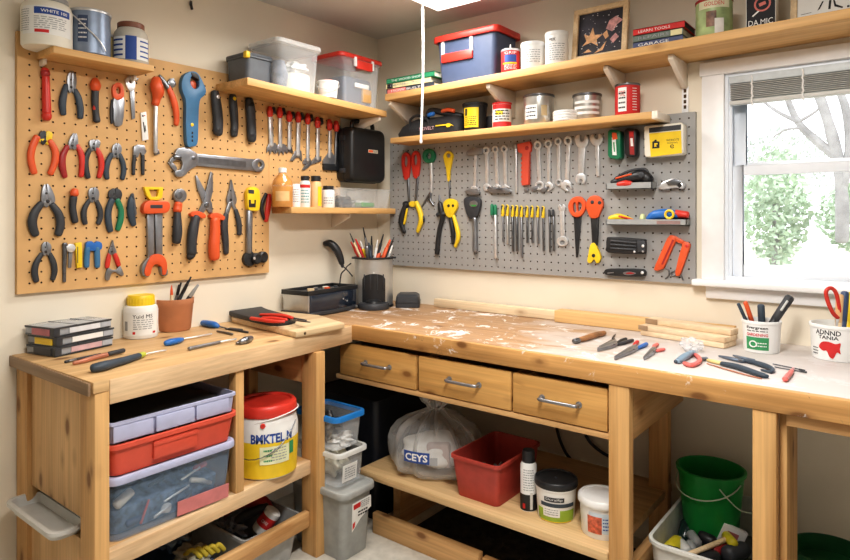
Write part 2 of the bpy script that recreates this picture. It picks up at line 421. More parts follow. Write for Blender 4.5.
obj('side_panel', box(.098, .497, -1.832, -1.812, .22, .405), PANELZ, lb, bev=.001)
obj('divider', slab([(fx(-1.33)-.05, -1.340), (fx(-1.33)-.008, -1.340), (fx(-1.33)-.008, -1.305), (fx(-1.33)-.05, -1.305)], .39, .826), PINEZ, lb, bev=.002)
obj('shelf', slab([(.02, -1.802), (fx(-1.8)-.03, -1.802), (fx(-.966)-.03, -.966), (.02, -.966)], .362, .388), PINEY, lb, bev=.002)
front_board('shelf_edge', -1.802, -.966, .334, .389, .03, PALE, -.006)
front_board('lower_rail', -1.802, -.966, .118, .180, .03, PINEY, -.012)
obj('side_rail', box(.11, .455, -.955, -.93, .69, .826), PINE, lb, bev=.002)
obj('rear_rail', box(.02, .045, -1.80, -.966, .74, .86), PINEY, lb, bev=.002)
obj('side_rail', box(.098, .497, -1.80, -1.775, .345, .362), PINE, lb)

# ================================================================== back workbench
BX1 = 3.3
bb = thing('workbench', 'long paint-spattered back workbench with three small drawers under the window', 'workbench', (1.9, -.36, 0))
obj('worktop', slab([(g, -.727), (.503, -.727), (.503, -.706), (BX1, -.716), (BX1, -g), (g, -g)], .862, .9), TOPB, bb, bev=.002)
obj('fascia', slab([(.504, -.722), (BX1, -.745), (BX1, -.717), (.504, -.700)], .838, .9015), FASC, bb, bev=.003)
def leg(x0, x1, y0, y1, z1=.838): return obj('leg', box(x0, x1, y0, y1, 0, z1), PINEZ, bb, bev=.003)
leg(1.668, 1.735, -.727, -.685); leg(1.60, 1.675, -.14, -.095)
leg(2.086, 2.146, -.731, -.69); leg(2.146, 2.166, -.69, -.50)
leg(.14, .2, -.12, -.06); leg(3.2, 3.27, -.72, -.66)
obj('side_rail', box(1.70, 1.735, -.684, -.141, .66, .838), PINEY, bb, bev=.002)
obj('drawer_rail', box(.40, 1.667, -.712, -.67, .652, .672), PINE, bb, bev=.002)
obj('drawer_rail', box(2.167, 3.19, -.715, -.69, .802, .838), PINE, bb, bev=.002)
for x0, x1, hx0, hx1 in ((.429, .862, .0, 0), (.876, 1.301, 0, 0), (1.309, 1.660, 0, 0)):
    z0, z1 = .676, .816
    d = obj('drawer', box(x0, x1, -.716, -.694, z0, z1), DRAWERW, bb, bev=.004)
    bm = box(x0+.015, x1-.015, -.694, -.30, z0+.01, z0+.02)
    for a in (x0+.015, x1-.027): add_box(bm, a, a+.012, -.694, -.30, z0+.02, z1-.02)
    add_box(bm, x0+.027, x1-.027, -.312, -.30, z0+.02, z1-.02)
    obj('drawer_box', bm, PINE, d)
    xc = (x0+x1)/2+.01; zc = .748; hw = .068
    hp = bezier([(xc-hw, -.716, zc), (xc-hw, -.736, zc), (xc-hw*.8, -.745, zc), (xc+hw*.8, -.745, zc), (xc+hw, -.736, zc), (xc+hw, -.716, zc)], 4)
    hb = tube(hp, .0062, n=10)
    for s in (-1, 1): add_lathe(hb, [(.011, 0), (.011, .003), (.006, .006)], (xc+s*hw, -.716, zc), 14, (0, -1, 0))
    obj('handle', hb, STEELM, d)
obj('shelf', box(.56, 1.667, -.733, -.06, .262, .292), wood('undershelf', (.74, .52, .28), (.56, .36, .17), 0, knots=.35), bb, bev=.003)
obj('shelf_support', box(.60, .64, -.55, -.06, 0, .262), PINEY, bb)
obj('floor_plank', box(.585, 1.135, -.672, -.640, 0, .088), PINE, bb, bev=.003)
obj('floor_plank', box(1.148, 1.66, -.668, -.640, 0, .08), PINE, bb, bev=.003)

# ================================================================== perforated boards
def pegboard(name, P0, ux, uz, nx, nz, pitch, w, h, depthv, mat, label, r=.0036):
    """board with real round holes: ring of quads around each hole, hole walls and a dark back"""
    bm = bmesh.new(); P0 = V(P0); ux = V(ux); uz = V(uz)
    mx = (w-nx*pitch)/2; mz = (h-nz*pitch)/2
    def q(a, b, c, d): quad(bm, [P0+ux*p[0]+uz*p[1] for p in (a, b, c, d)])
    q((0, 0), (w, 0), (w, mz), (0, mz)); q((0, h-mz), (w, h-mz), (w, h), (0, h))
    q((0, mz), (mx, mz), (mx, h-mz), (0, h-mz)); q((w-mx, mz), (w, mz), (w, h-mz), (w-mx, h-mz))
    cr = [(0, -1), (1, -1), (1, 0), (1, 1), (0, 1), (-1, 1), (-1, 0), (-1, -1)]
    for i in range(nx):
        for j in range(nz):
            c = P0+ux*(mx+(i+.5)*pitch)+uz*(mz+(j+.5)*pitch)
            o = [bm.verts.new(c+ux*(a*pitch/2)+uz*(b*pitch/2)) for a, b in cr]
            k = [bm.verts.new(c+ux*(math.cos(math.atan2(b, a))*r)+uz*(math.sin(math.atan2(b, a))*r)) for a, b in cr]
            kb = [bm.verts.new(v.co+depthv) for v in k]
            for s in range(8):
                bm.faces.new((o[s], o[(s+1) % 8], k[(s+1) % 8], k[s])); f = bm.faces.new((k[s], k[(s+1) % 8], kb[(s+1) % 8], kb[s])); f.material_index = 1
            f = bm.faces.new(kb); f.material_index = 1
    rim = [P0, P0+ux*w, P0+ux*w+uz*h, P0+uz*h]
    for a in range(4):
        quad(bm, [rim[a], rim[(a+1) % 4], rim[(a+1) % 4]+depthv*2.4, rim[a]+depthv*2.4])
    quad(bm, [p+depthv*2.4 for p in rim])
    bm.normal_update()
    c = P0+ux*w/2
    t = thing(name, label, 'pegboard', c)
    o = obj('panel', bm, mat, t, smooth=0, mats=[HOLE])
    return t
pegboard('pegboard', (.02, -1.848, 1.108), (0, 1, 0), (0, 0, 1), 27, 23, .038, 1.063, .905, V((-.008, 0, 0)), PEG, 'large brown pegboard on the left wall covered with pliers')
pegboard('pegboard', (.02, -.784, 1.425), (0, 1, 0), (0, 0, 1), 12, 13, .038, .47, .52, V((-.008, 0, 0)), PEG, 'smaller brown pegboard under the long left shelf with a row of red-handled tools')
pegboard('pegboard', (.114, -.02, 1.102), (1, 0, 0), (0, 0, 1), 45, 19, .036, 1.633, .695, V((0, .008, 0)), PEGG, 'grey pegboard on the back wall hung with wrenches')

# ================================================================== shelves
def zU(x): return 2.006+.0195*(x-.27)
def zL(y): return 1.957-.03*(y+1.083)
SL, SB, SF = 1.790, 1.950, 1.419        # lower back shelf, small top-left shelf, small low shelf
def bracket(par, a, wall, drop, mat, t=.02):
    """triangular bracket: arm under the shelf, wall leg and a slanting strut (a = front point under shelf)"""
    a = V(a); w_ = V(wall); side = V((0, 0, 1)).cross(a-w_).normalized()*t/2
    bm = bmesh.new(); top = w_; bot = w_-V((0, 0, drop)); d = (a-w_)
    lp = [a, a-V((0, 0, .018)), bot+d*.10, bot, top]
    add_prism(bm, [[p-side for p in lp]], side*2)
    return obj('bracket', bm, mat, par, bev=.001)
us = thing('wall_shelf', 'long upper wooden shelf on the back wall running over the window', 'shelf', (1.6, -.13, 2.0))
obj('shelf_board', add_hexa(bmesh.new(), [V((.285, -.255, zU(.285)-.034)), V((3.2, -.255, zU(3.2)-.034)), V((3.2, -.001, zU(3.2)-.034)), V((.285, -.001, zU(.285)-.034))],
    [V((.285, -.255, zU(.285))), V((3.2, -.255, zU(3.2))), V((3.2, -.001, zU(3.2))), V((.285, -.001, zU(.285)))]), SHELFW, us, bev=.003)
BRK = plain('bracket_wood', (.80, .72, .62), .5, var=.04)
for xb, yb, db in ((.30, -.235, .13), (.90, -.235, .13), (1.445, -.20, .11), (1.703, -.20, .10)):
    bracket(us, (xb, yb, zU(xb)-.036), (xb, -.002, zU(xb)-.036), db, BRK)
bm = box(1.69, 1.716, -.006, -.0005, 1.80, 1.905)
obj('bracket_rail', bm, WHITEP, us, bev=.001)
for k in range(4): obj('slot', box(1.698, 1.708, -.0072, -.0055, 1.815+k*.022, 1.829+k*.022), HOLE, us)
ls = thing('wall_shelf', 'lower wooden shelf on the back wall just above the grey pegboard', 'shelf', (.95, -.09, 1.75))
obj('shelf_board', box(.255, 1.625, -.18, -.001, SL-.028, SL), SHELFW, ls, bev=.003)
obj('end_cap', box(1.625, 1.648, -.18, -.001, SL-.030, SL+.001), BRK, ls, bev=.002)
ll = thing('wall_shelf', 'long wooden shelf on the left wall above the red-handled tools', 'shelf', (.13, -.6, 1.9))
obj('shelf_board', add_hexa(bmesh.new(), [V((.021, -1.075, zL(-1.075)-.032)), V((.25, -1.075, zL(-1.075)-.032)), V((.25, -.20, zL(-.2)-.032)), V((.021, -.20, zL(-.2)-.032))],
    [V((.021, -1.075, zL(-1.075))), V((.25, -1.075, zL(-1.075))), V((.25, -.20, zL(-.2))), V((.021, -.20, zL(-.2)))]), SHELFY, ll, bev=.003)
bracket(ll, (.235, -.235, zL(-.235)-.034), (.021, -.235, zL(-.235)-.034), .075, BRK, .010)
sl = thing('wall_shelf', 'small wooden shelf at the top left holding tubs and a paint can', 'shelf', (.11, -1.6, 1.9))
obj('shelf_board', box(.021, .165, -1.79, -1.435, SB-.024, SB), SHELFY, sl, bev=.002)
bracket(sl, (.06, -1.775, SB-.025), (.021, -1.775, SB-.025), .022, BRK, .012); bracket(sl, (.05, -1.45, SB-.025), (.021, -1.45, SB-.025), .02, BRK, .012)
so = thing('wall_shelf', 'small low wooden shelf holding bottles beside the brown pegboards', 'shelf', (.1, -.4, 1.39))
obj('shelf_board', box(.021, .165, -.770, -.03, SF-.030, SF), SHELFY, so, bev=.003)
bracket(so, (.14, -.36, SF-.031), (.003, -.36, SF-.031), .07, BRK, .008)

# ================================================================== garden outside the window
gnd = obj('garden_ground', box(-6, 14, .6, 26, .10, .25), plain('dry_lawn', (.50, .48, .38), .9, var=.2, scale=3)); gnd['kind'] = 'structure'
fence = thing('wooden_fence', 'pale wooden garden fence seen through the window', 'fence', (3., 9., .25))
FEN = wood('fence_wood', (.40, .35, .32), (.31, .27, .24), 2, knots=0)
for k in range(34):
    x0 = 2.0+k*.24; obj('fence_board', box(x0, x0+.225, 9, 9.03, .25, 1.86), FEN, fence)
obj('fence_rail', box(2.0, 10.2, 9.03, 9.08, 1.5, 1.6), FEN, fence)
shed = thing('garden_shed', 'low pale roofed shed behind the garden fence', 'shed', (7.5, 14, .25))
obj('shed_wall', box(5.6, 12, 12.2, 16, .25, 1.9), plain('shed_wall_m', (.85, .8, .74), .8), shed)
rb_ = bmesh.new(); add_prism(rb_, [[V((5.2, 11.8, 1.9)), V((5.2, 16.2, 1.9)), V((5.2, 14, 2.9))]], V((7.2, 0, 0)))
obj('roof', rb_, plain('shed_roof', (.40, .33, .29), .8, var=.1), shed)
BARK = plain('bark', (.36, .34, .33), .9, var=.25, scale=6, bump=.4)
LEAF = plain('pale_leaf', (.52, .63, .46), .7, var=.25, scale=4)
LEAF2 = plain('grey_leaf', (.52, .56, .50), .7, var=.2, scale=4)
def leaves(c, rx, ry, rz, n, s, rnd):
    bm = bmesh.new(); c = V(c)
    for _ in range(n):
        d = V((rnd.gauss(0, 1), rnd.gauss(0, 1), rnd.gauss(0, 1))).normalized()*(rnd.random()**.4)
        p = c+V((d.x*rx, d.y*ry, d.z*rz)); a = V((rnd.gauss(0, 1), rnd.gauss(0, 1), rnd.gauss(0, 1))).normalized(); b = a.orthogonal().normalized(); q = s*rnd.uniform(.6, 1.3)
        quad(bm, [p-a*q, p+b*q*.6, p+a*q, p-b*q*.6])
    return bm
rr = random.Random(3)
tr = thing('bare_tree', 'bare grey tree with forking trunk outside the window', 'tree', (4.15, 5, .25))
def pY(u, v, y): return onY(u, v, y)
bm = tube(bezier([pY(842, 240, 5), pY(842, 200, 5), pY(838, 160, 5), pY(826, 115, 5), pY(812, 75, 5), pY(800, 30, 5)], 5), [.062]*6+[.055]*8+[.048]*9+[.044]*3, n=12); tk = obj('trunk', bm, BARK, tr)
for pts, r0 in (([(838, 158), (818, 142), (798, 122), (785, 92), (775, 60)], .05), ([(798, 122), (778, 112), (764, 102), (750, 90)], .022), ([(798, 122), (812, 114), (822, 106)], .02),
                ([(842, 185), (850, 150), (846, 110), (835, 80), (822, 40)], .055), ([(800, 128), (785, 130), (772, 138)], .016)):
    q = bezier([pY(u, v, 5+.01*i) for i, (u, v) in enumerate(pts)], 5); obj('branch', tube(q, [r0*(1-.6*i/len(q)) for i in range(len(q))], n=8), BARK, tr)
for nm, lab, u, v, y, rx, rz, mt in (('garden_bush', 'pale green conifer bush in front of the garden fence', 776, 205, 7., .42, .85, LEAF), ('garden_tree', 'round greyish tree beyond the garden fence', 775, 165, 13., 1.35, .85, LEAF2),
                              ('garden_bush', 'green bush at the right edge of the window', 866, 215, 7., .55, .5, LEAF)):
    c = pY(u, v, y); t = thing(nm, lab, 'bush' if 'bush' in nm else 'tree', (c.x, y, .25))
    obj('foliage', leaves(c, rx, rx, rz, 1500, .05, rr), mt, t, smooth=0)
    obj('stem', tube([(c.x, y, .2), (c.x, y, c.z)], .05, n=8), BARK, t)
# ================================================================== hanging tools: helpers
class Board:
    def __init__(s, fn, n): s.fn = fn; s.n = V(n)
BROWNB = Board(lambda u, v, o: onX(u, v, .0205+o), (1, 0, 0))
GREYB = Board(lambda u, v, o: onY(u, v, -.0205-o), (0, -1, 0))
B = BROWNB; CR = (0, 0, 1.)
def crop(board, ox, oy, s):
    global B, CR
    B = board; CR = (ox, oy, s)
def pt(x, y, o=0.): return B.fn(CR[0]+x*CR[2], CR[1]+y*CR[2], o)
def mm(r, x, y): return r*CR[2]*depth(pt(x, y))/FOC
def tool(name, label, cat, xy, group=None): return thing(name, label, cat, pt(*xy), group)
def sweep(par, name, mat, path, flat=.65, lift=0., k=5, n=12):
    P = bezier([(p[0], p[1], p[2]) for p in path], k) if len(path) > 2 else [V(p) for p in path]
    R = [.9*mm(max(.3, p.z), p.x, p.y) for p in P]
    return obj(name, tube([pt(p.x, p.y, r*flat+lift) for p, r in zip(P, R)], R, n=n, nrm=B.n, flat=flat), mat, par)
def plate(par, name, mat, poly, t=.006, lift=0., bev=.0012, holes=()):
    return obj(name, add_prism(bmesh.new(), [[pt(x, y, lift) for x, y in lp] for lp in (poly, *holes)], B.n*t), mat, par, bev=bev)
def bolt(par, x, y, r, h=.003, lift=.006, mat=None, name='pivot_bolt'):
    r = mm(r, x, y); return obj(name, lathe([(r, 0), (r, h*.6), (r*.7, h)], pt(x, y, lift), 14, B.n), mat or STEELD, par)
def ell(cx, cy, rx, ry, n=22, rot=0.):
    return [(cx+rx*math.cos(2*PI*k/n)*math.cos(rot)-ry*math.sin(2*PI*k/n)*math.sin(rot), cy+rx*math.cos(2*PI*k/n)*math.sin(rot)+ry*math.sin(2*PI*k/n)*math.cos(rot)) for k in range(n)]
def smooth2(p, k=4):
    """closed smooth outline"""
    n = len(p); out = []
    for i in range(n):
        a, b, c, d = [V((*p[(i+j-1) % n], 0)) for j in range(4)]
        for q in range(k):
            s = q/k; r = .5*((2*b)+(c-a)*s+(2*a-5*b+4*c-d)*s*s+(3*b-a-3*c+d)*s**3); out.append((r.x, r.y))
    return out
JAW = {'combo': [(-.25, .04), (-.3, .6), (0, 1), (.35, .95), (.75, .7), (1, .42), (1, .03)],
       'needle': [(-.2, .04), (-.25, .7), (0, 1), (.2, .85), (.6, .42), (1, .15), (1, .03)],
       'round': [(-.3, .04), (-.35, .6), (0, .85), (.4, 1.), (.8, .85), (1, .45), (1.02, .03)],
       'nip': [(-.3, .04), (-.35, .6), (0, .8), (.45, 1.05), (.85, 1.), (1, .7), (1, .03)]}
def pliers(label, tip, piv, w, left, right, ml, mr=None, kind='combo', jaw=None, jaw2=None, group='pliers on the brown pegboard', cat='pliers', name='pliers', flat=.6):
    t = tool(name, label, cat, piv, group); jaw = jaw or STEELM
    a = V((tip[0]-piv[0], tip[1]-piv[1])); b = V((-a.y, a.x)).normalized()
    for sgn, m, lf in ((1, jaw, 0), (-1, jaw2 or jaw, .0008)):
        plate(t, 'jaw', m, smooth2([(piv[0]+a.x*q+b.x*w*s*sgn, piv[1]+a.y*q+b.y*w*s*sgn) for q, s in JAW[kind]], 2), .009, lf, .0014)
    for path, m in ((left, ml), (right, mr or ml)):
        x, y, r = path[0]
        sweep(t, 'shank', jaw, [(piv[0]*.8+x*.2, piv[1]*.8+y*.2, r*.9), (x*.9+path[1][0]*.1, y*.9+path[1][1]*.1, r*.75)], .5)
        sweep(t, 'handle', m, path, flat)
    bolt(t, piv[0], piv[1], w*.27, .002, .009, BLACK); bolt(t, piv[0]*.5+tip[0]*.5, piv[1]*.5+tip[1]*.5, w*.16, .0015, .009, BLACK, 'rivet')
    return t
def driver(label, handle, mat, shaft, r, name='screwdriver', cat='screwdriver', group=None, tip=None, flat=.9, hole=None, sm=None):
    t = tool(name, label, cat, handle[-1][:2], group)
    sweep(t, 'handle', mat, handle, flat)
    if shaft: sweep(t, 'shaft', sm or STEEL, [(*shaft[0], r), (*shaft[1], r)], .9, lift=.003)
    if tip: plate(t, 'tip', sm or STEEL, tip, .006, .002)
    if hole: bolt(t, hole[0], hole[1], hole[2], .002, hole[3], BLACK, 'hang_hole')
    return t
PB = 'hand tools on the brown pegboard'

# ================================================================== brown board, top row
crop(BROWNB, 10, 50, .2322)
t = tool('pipe_cutter', 'long red tubular tool at the top left of the brown pegboard', 'hand tool', (157, 300), PB)
sweep(t, 'body', RED, [(151, 85, 17), (152, 100, 20), (154, 118, 17), (156, 200, 19), (158, 265, 20), (158, 295, 19)], .9)
sweep(t, 'collar', REDD, [(152, 96, 21), (152.5, 106, 21)], .92); sweep(t, 'end_knob', RED, [(158, 278, 22), (158, 292, 21)], .92)
pliers('blue-grey handled pliers with short round jaws beside the long red tube, top row', (263, 97), (263, 160), 21, [(243, 152, 12), (232, 190, 16), (226, 235, 17), (230, 275, 14)], [(280, 172, 12), (294, 205, 16), (303, 250, 16), (303, 290, 14)], SLATE, kind='round')
t = tool('nut_driver', 'black-handled driver with a bulbous orange-red head, top row of brown board', 'hand tool', (372, 310), PB)
sweep(t, 'grip', CHAR, [(368, 165, 17), (366, 220, 17), (370, 270, 15), (374, 305, 17)], .8); sweep(t, 'head', ORANGE, [(368, 130, 17), (368, 150, 25), (368, 166, 22)], .8); sweep(t, 'inlay', RED, [(364, 215, 7), (363, 255, 8)], .9, lift=.008)
t = tool('locking_pliers', 'small silver locking tool with an orange ring top, upper left brown board', 'hand tool', (458, 320), PB)
plate(t, 'body', STEELM, smooth2([(442, 200), (484, 205), (486, 250), (478, 322), (446, 326), (440, 270)], 2), .012); plate(t, 'ring', ORANGE, smooth2([(436, 160), (456, 142), (478, 152), (484, 200), (462, 216), (440, 205)], 3), .014, holes=[ell(460, 176, 10, 16)]); sweep(t, 'lever', CHAR, [(440, 215, 6), (436, 270, 7), (438, 315, 6)], .8)
t = tool('adjustable_wrench', 'small silver adjustable wrench hanging under the small top-left shelf', 'wrench', (528, 296), PB)
plate(t, 'head', STEEL, smooth2([(493, 128), (512, 112), (530, 118), (536, 150), (530, 172), (514, 178), (500, 160)], 2), .009, holes=[ell(514, 138, 5, 8)]); plate(t, 'handle', STEELM, [(512, 170), (532, 168), (536, 295), (522, 300)], .007); plate(t, 'jaw', STEELD, [(528, 120), (552, 122), (545, 134), (530, 134)], .008)
t = tool('feeler_gauge', 'small white rectangular tag with black marks on the brown pegboard', 'gauge', (576, 385), PB)
plate(t, 'plate', WHITE, [(560, 270), (584, 266), (594, 386), (568, 392)], .006); bolt(t, 572, 284, 4, .0015, .006, BLACK, 'hole'); bolt(t, 580, 282, 3, .0015, .006, RED, 'mark')
plate(t, 'mark', BLACK, [(572, 310), (576, 310), (582, 355), (578, 355)], .0008, .006, 0); plate(t, 'mark', BLACK, [(580, 325), (583, 325), (586, 350), (583, 350)], .0008, .006, 0)
# second row
pliers('red-handled pliers with one yellow jaw, left end of second row', (152, 352), (150, 392), 27, [(116, 375, 16), (96, 420, 16), (90, 470, 16), (104, 528, 15)], [(170, 392, 14), (194, 430, 16), (194, 480, 16), (174, 532, 14)], ORANGE, kind='nip', jaw=YEL, jaw2=CHAR)
pliers('dark red gripped pliers with pale round jaws, second in second row', (276, 362), (268, 412), 21, [(248, 415, 12), (228, 455, 15), (226, 500, 16), (236, 545, 13)], [(288, 410, 11), (306, 445, 14), (312, 490, 15), (306, 542, 12)], REDD, RED, kind='combo')
pliers('pliers with one dark grey and one red handle, third in second row', (362, 388), (360, 422), 23, [(344, 428, 11), (328, 465, 14), (326, 505, 15), (336, 548, 13)], [(374, 425, 11), (390, 460, 14), (394, 505, 14), (384, 546, 12)], CHAR, RED, kind='nip')
pliers('slate grey handled pliers at the right end of second row', (458, 405), (455, 448), 21, [(438, 448, 11), (420, 485, 14), (414, 520, 14), (418, 552, 12)], [(472, 450, 11), (486, 485, 13), (490, 520, 13), (484, 554, 12)], SLATE, kind='round')
t = tool('pincers', 'small silver two-legged clip with black legs below the white tag', 'clip', (552, 540), PB)
plate(t, 'head', STEELM, [(528, 415), (545, 408), (575, 412), (582, 440), (568, 462), (556, 440), (546, 464), (526, 455)], .010)
for a, b in ((536, 532), (572, 572)): sweep(t, 'leg', CHAR, [(a, 455, 9), (b, 500, 9), (b, 535, 8)], .8)
# rows three and four
crop(BROWNB, 10, 170, .2322)
pliers('large black-handled pliers with silver wedge jaws, left end of third row', (152, 66), (162, 135), 30, [(134, 145, 16), (106, 185, 20), (96, 230, 21), (110, 278, 18)], [(182, 150, 15), (210, 190, 19), (218, 235, 20), (208, 276, 18)], CHAR, kind='combo')
t = tool('nut_driver', 'short black-handled driver with an orange cap, third row of brown board', 'hand tool', (276, 230), PB)
sweep(t, 'grip', CHAR, [(274, 118, 17), (270, 160, 16), (276, 200, 16), (280, 222, 15)], .8); sweep(t, 'cap', ORANGE, [(278, 88, 17), (277, 104, 20)], .85)
pliers('charcoal-gripped pliers with a round grey ring head, third row', (356, 78), (358, 122), 24, [(342, 130, 10), (322, 165, 13), (318, 200, 14), (324, 230, 12)], [(372, 130, 10), (386, 165, 13), (390, 200, 13), (380, 230, 12)], CHAR, kind='round')
pliers('green and black gripped pliers with dark head, third row', (448, 82), (450, 122), 30, [(438, 130, 15), (424, 175, 16), (424, 220, 16), (432, 262, 14)], [(462, 130, 14), (478, 170, 14), (476, 215, 15), (464, 256, 13)], SLATE, GREEN, kind='round', jaw=CHAR)
t = tool('folding_knife', 'folded dark slate pocket knife at the right end of third row', 'knife', (530, 245), PB)
sweep(t, 'body', SLATE, [(528, 105, 8), (522, 140, 18), (522, 190, 19), (532, 235, 14)], .6); plate(t, 'blade', STEELD, [(528, 96), (538, 130), (545, 190), (538, 200), (530, 150)], .004, .012)
pliers('black-gripped pliers at the left end of the bottom row', (152, 312), (154, 352), 22, [(136, 362, 11), (114, 400, 14), (106, 440, 15), (114, 478, 13)], [(170, 360, 11), (186, 395, 14), (192, 435, 14), (184, 470, 12)], CHAR, kind='round')
t = tool('socket_wrench', 'dark bar wrench with a chrome socket head, bottom row of brown board', 'wrench', (234, 485), PB)
sweep(t, 'bar', STEELD, [(236, 318, 12), (236, 360, 11), (234, 430, 9), (234, 480, 8)], .7); obj('socket', lathe([(mm(18, 255, 335), 0), (mm(18, 255, 335), .016), (mm(9, 255, 335), .018)], pt(255, 336), 18, B.n), STEEL, t); plate(t, 'strip', STEELM, [(250, 352), (268, 350), (262, 420), (248, 422)], .006)
t = tool('clip', 'small bright yellow clip hanging in the bottom row', 'clip', (292, 420), PB)
plate(t, 'body', YEL, [(274, 314), (302, 310), (304, 345), (304, 418), (282, 422), (278, 360)], .014); plate(t, 'slot', CHAR, [(290, 330), (293, 330), (293, 400), (290, 400)], .001, .014, 0)
t = tool('crimp_tool', 'blue two-legged clip tool in the bottom row of the brown board', 'clip', (355, 420), PB)
plate(t, 'bridge', BLUE, smooth2([(322, 312), (345, 306), (356, 316), (368, 306), (388, 314), (388, 340), (358, 348), (324, 342)], 2), .014)
for a, b in ((334, 330), (374, 376)): sweep(t, 'leg', TEAL, [(a, 335, 14), (b, 380, 14), (b, 415, 13)], .7)
t = pliers('red-gripped grey locking pliers hanging jaws down, bottom row of brown board', (438, 306), (438, 352), 17, [(428, 362, 10), (422, 392, 12), (418, 418, 11)], [(450, 360, 10), (460, 385, 12), (468, 410, 11)], RED, kind='needle')
plate(t, 'yoke', STEELM, smooth2([(420, 420), (436, 430), (456, 428), (470, 412), (486, 448), (476, 456), (452, 440), (432, 446), (424, 474), (408, 472), (408, 445)], 2), .009)

# ================================================================== brown board, middle
crop(BROWNB, 130, 60, .21429)
t = driver('orange-handled screwdriver with a long steel shaft and hooked tip', [(124, 92, 24), (124, 120, 32), (130, 150, 31), (124, 180, 21), (119, 205, 19)], ORANGE, [(120, 212), (119, 430)], 11, group=PB, hole=None)
plate(t, 'tip', STEELD, [(106, 420), (128, 418), (132, 438), (112, 446)], .012)
t = tool('pliers', 'slim orange-gripped pliers hanging beside the orange screwdriver', 'pliers', (215, 300), 'pliers on the brown pegboard')
sweep(t, 'handle', ORANGE, [(178, 125, 13), (196, 165, 17), (212, 220, 17), (218, 268, 15), (216, 300, 13)], .7); sweep(t, 'jaw', STEELD, [(138, 72, 7), (156, 96, 12), (176, 130, 14)], .7); obj('pivot_bolt', lathe([(mm(20, 190, 108), 0), (mm(20, 190, 108), .010), (mm(11, 190, 108), .013)], pt(190, 110), 18, B.n), STEELD, t)
plate(t, 'nose', STEELM, [(180, 88), (200, 86), (206, 120), (186, 130)], .010)
t = tool('saw_handle', 'big steel-blue tool with a looped handle in the middle of brown board', 'hand tool', (275, 400), PB)
plate(t, 'body', TEAL, smooth2([(226, 112), (240, 72), (276, 56), (308, 74), (338, 138), (334, 166), (310, 196), (304, 300), (300, 390), (276, 406), (252, 396), (246, 300), (246, 200), (230, 150)], 4), .026, bev=.006, holes=[ell(287, 108, 20, 32, 20, -.25)])
plate(t, 'inset', ORANGE, ell(290, 118, 16, 22, 18), .008); plate(t, 'loop_guard', BLACK, smooth2([(270, 62), (300, 72), (308, 100), (296, 92), (276, 80)], 3), .028)
bolt(t, 290, 302, 8, .002, .026, YEL, 'badge')
for yy in (340, 358, 376): plate(t, 'slot', BLACK, ell(291, yy, 3.5, 6, 10), .001, .0262, 0)
for nm, lb_, pa, hc in (('black handle with a silver hole beside the blue looped tool', 0, [(396, 152, 22), (402, 200, 27), (410, 270, 28), (410, 330, 27), (408, 342, 24)], (412, 172, STEEL)),
                       ('black handle with a yellow dot, between two other black handles', 0, [(480, 168, 19), (482, 210, 23), (488, 290, 21), (486, 335, 21), (486, 350, 19)], (488, 180, YEL)),
                       ('black handle hanging under the left end of the long shelf', 0, [(556, 186, 22), (562, 230, 27), (566, 300, 26), (568, 355, 26), (568, 372, 24)], (570, 206, BLACK))):
    t = tool('folding_saw', nm, 'hand tool', pa[-1][:2], 'black handled tools on the brown pegboard')
    sweep(t, 'grip', CHAR, pa, .75); bolt(t, hc[0], hc[1], 9, .003, 2*.9*.75*mm(pa[1][2], *pa[1][:2])-.003, hc[2], 'hole'); bolt(t, pa[-2][0]+4, pa[-2][1]-4, 9, .002, 2*.9*.75*mm(pa[-2][2], *pa[1][:2])-.001, BLACK, 'end_recess')
t = tool('adjustable_wrench', 'large grey adjustable wrench hung sideways across the brown pegboard', 'wrench', (400, 480), PB)
plate(t, 'head', STEELM, smooth2([(176, 470), (200, 440), (214, 414), (250, 410), (284, 424), (304, 442), (304, 492), (272, 512), (246, 540), (212, 546), (200, 520), (230, 510), (236, 480), (226, 466), (198, 472), (184, 484)], 3), .016, bev=.003)
plate(t, 'handle', STEELM, [(290, 436), (580, 464), (582, 520), (290, 494)], .013, bev=.003); plate(t, 'web', STEELD, [(320, 452), (540, 474), (540, 502), (320, 480)], .001, .013, 0)
plate(t, 'end_ring', STEELM, ell(590, 492, 30, 31, 26), .016, bev=.003, holes=[ell(597, 488, 10, 13)]); plate(t, 'lower_jaw', STEELM, smooth2([(172, 478), (196, 482), (214, 506), (206, 520), (190, 506)], 2), .012)
obj('adjusting_screw', tube([pt(206, 452, .012), pt(232, 456, .012)], mm(13, 215, 455), n=14), STEELD, t); bolt(t, 296, 458, 10, .003, .015)

# ================================================================== brown board, large tools at lower right
crop(BROWNB, 130, 165, .2322)
t = tool('pipe_wrench', 'orange and grey pipe wrench with a yellow loop on top', 'wrench', (100, 470), PB)
plate(t, 'loop', YEL, [(52, 94), (134, 96), (130, 140), (112, 152), (78, 152), (62, 130)], .018, holes=[[(72, 106), (116, 106), (110, 136), (84, 138)]]); plate(t, 'block', ORANGE, smooth2([(46, 172), (66, 154), (110, 156), (148, 158), (158, 178), (146, 204), (110, 208), (54, 210), (42, 194)], 3), .030, bev=.004)
plate(t, 'nameplate', CHAR, [(88, 172), (140, 172), (140, 186), (88, 186)], .001, .0302, 0)
for a, b in ((66, 96), (100, 132)): plate(t, 'bar', STEELM, [(a, 205), (b, 205), (b, 405), (a+4, 405)], .016, bev=.002)
plate(t, 'jaw', ORANGE, smooth2([(58, 430), (78, 392), (110, 382), (136, 396), (148, 430), (142, 468), (128, 470), (124, 440), (106, 426), (86, 436), (76, 470), (60, 478), (50, 462)], 3), .024, bev=.003)
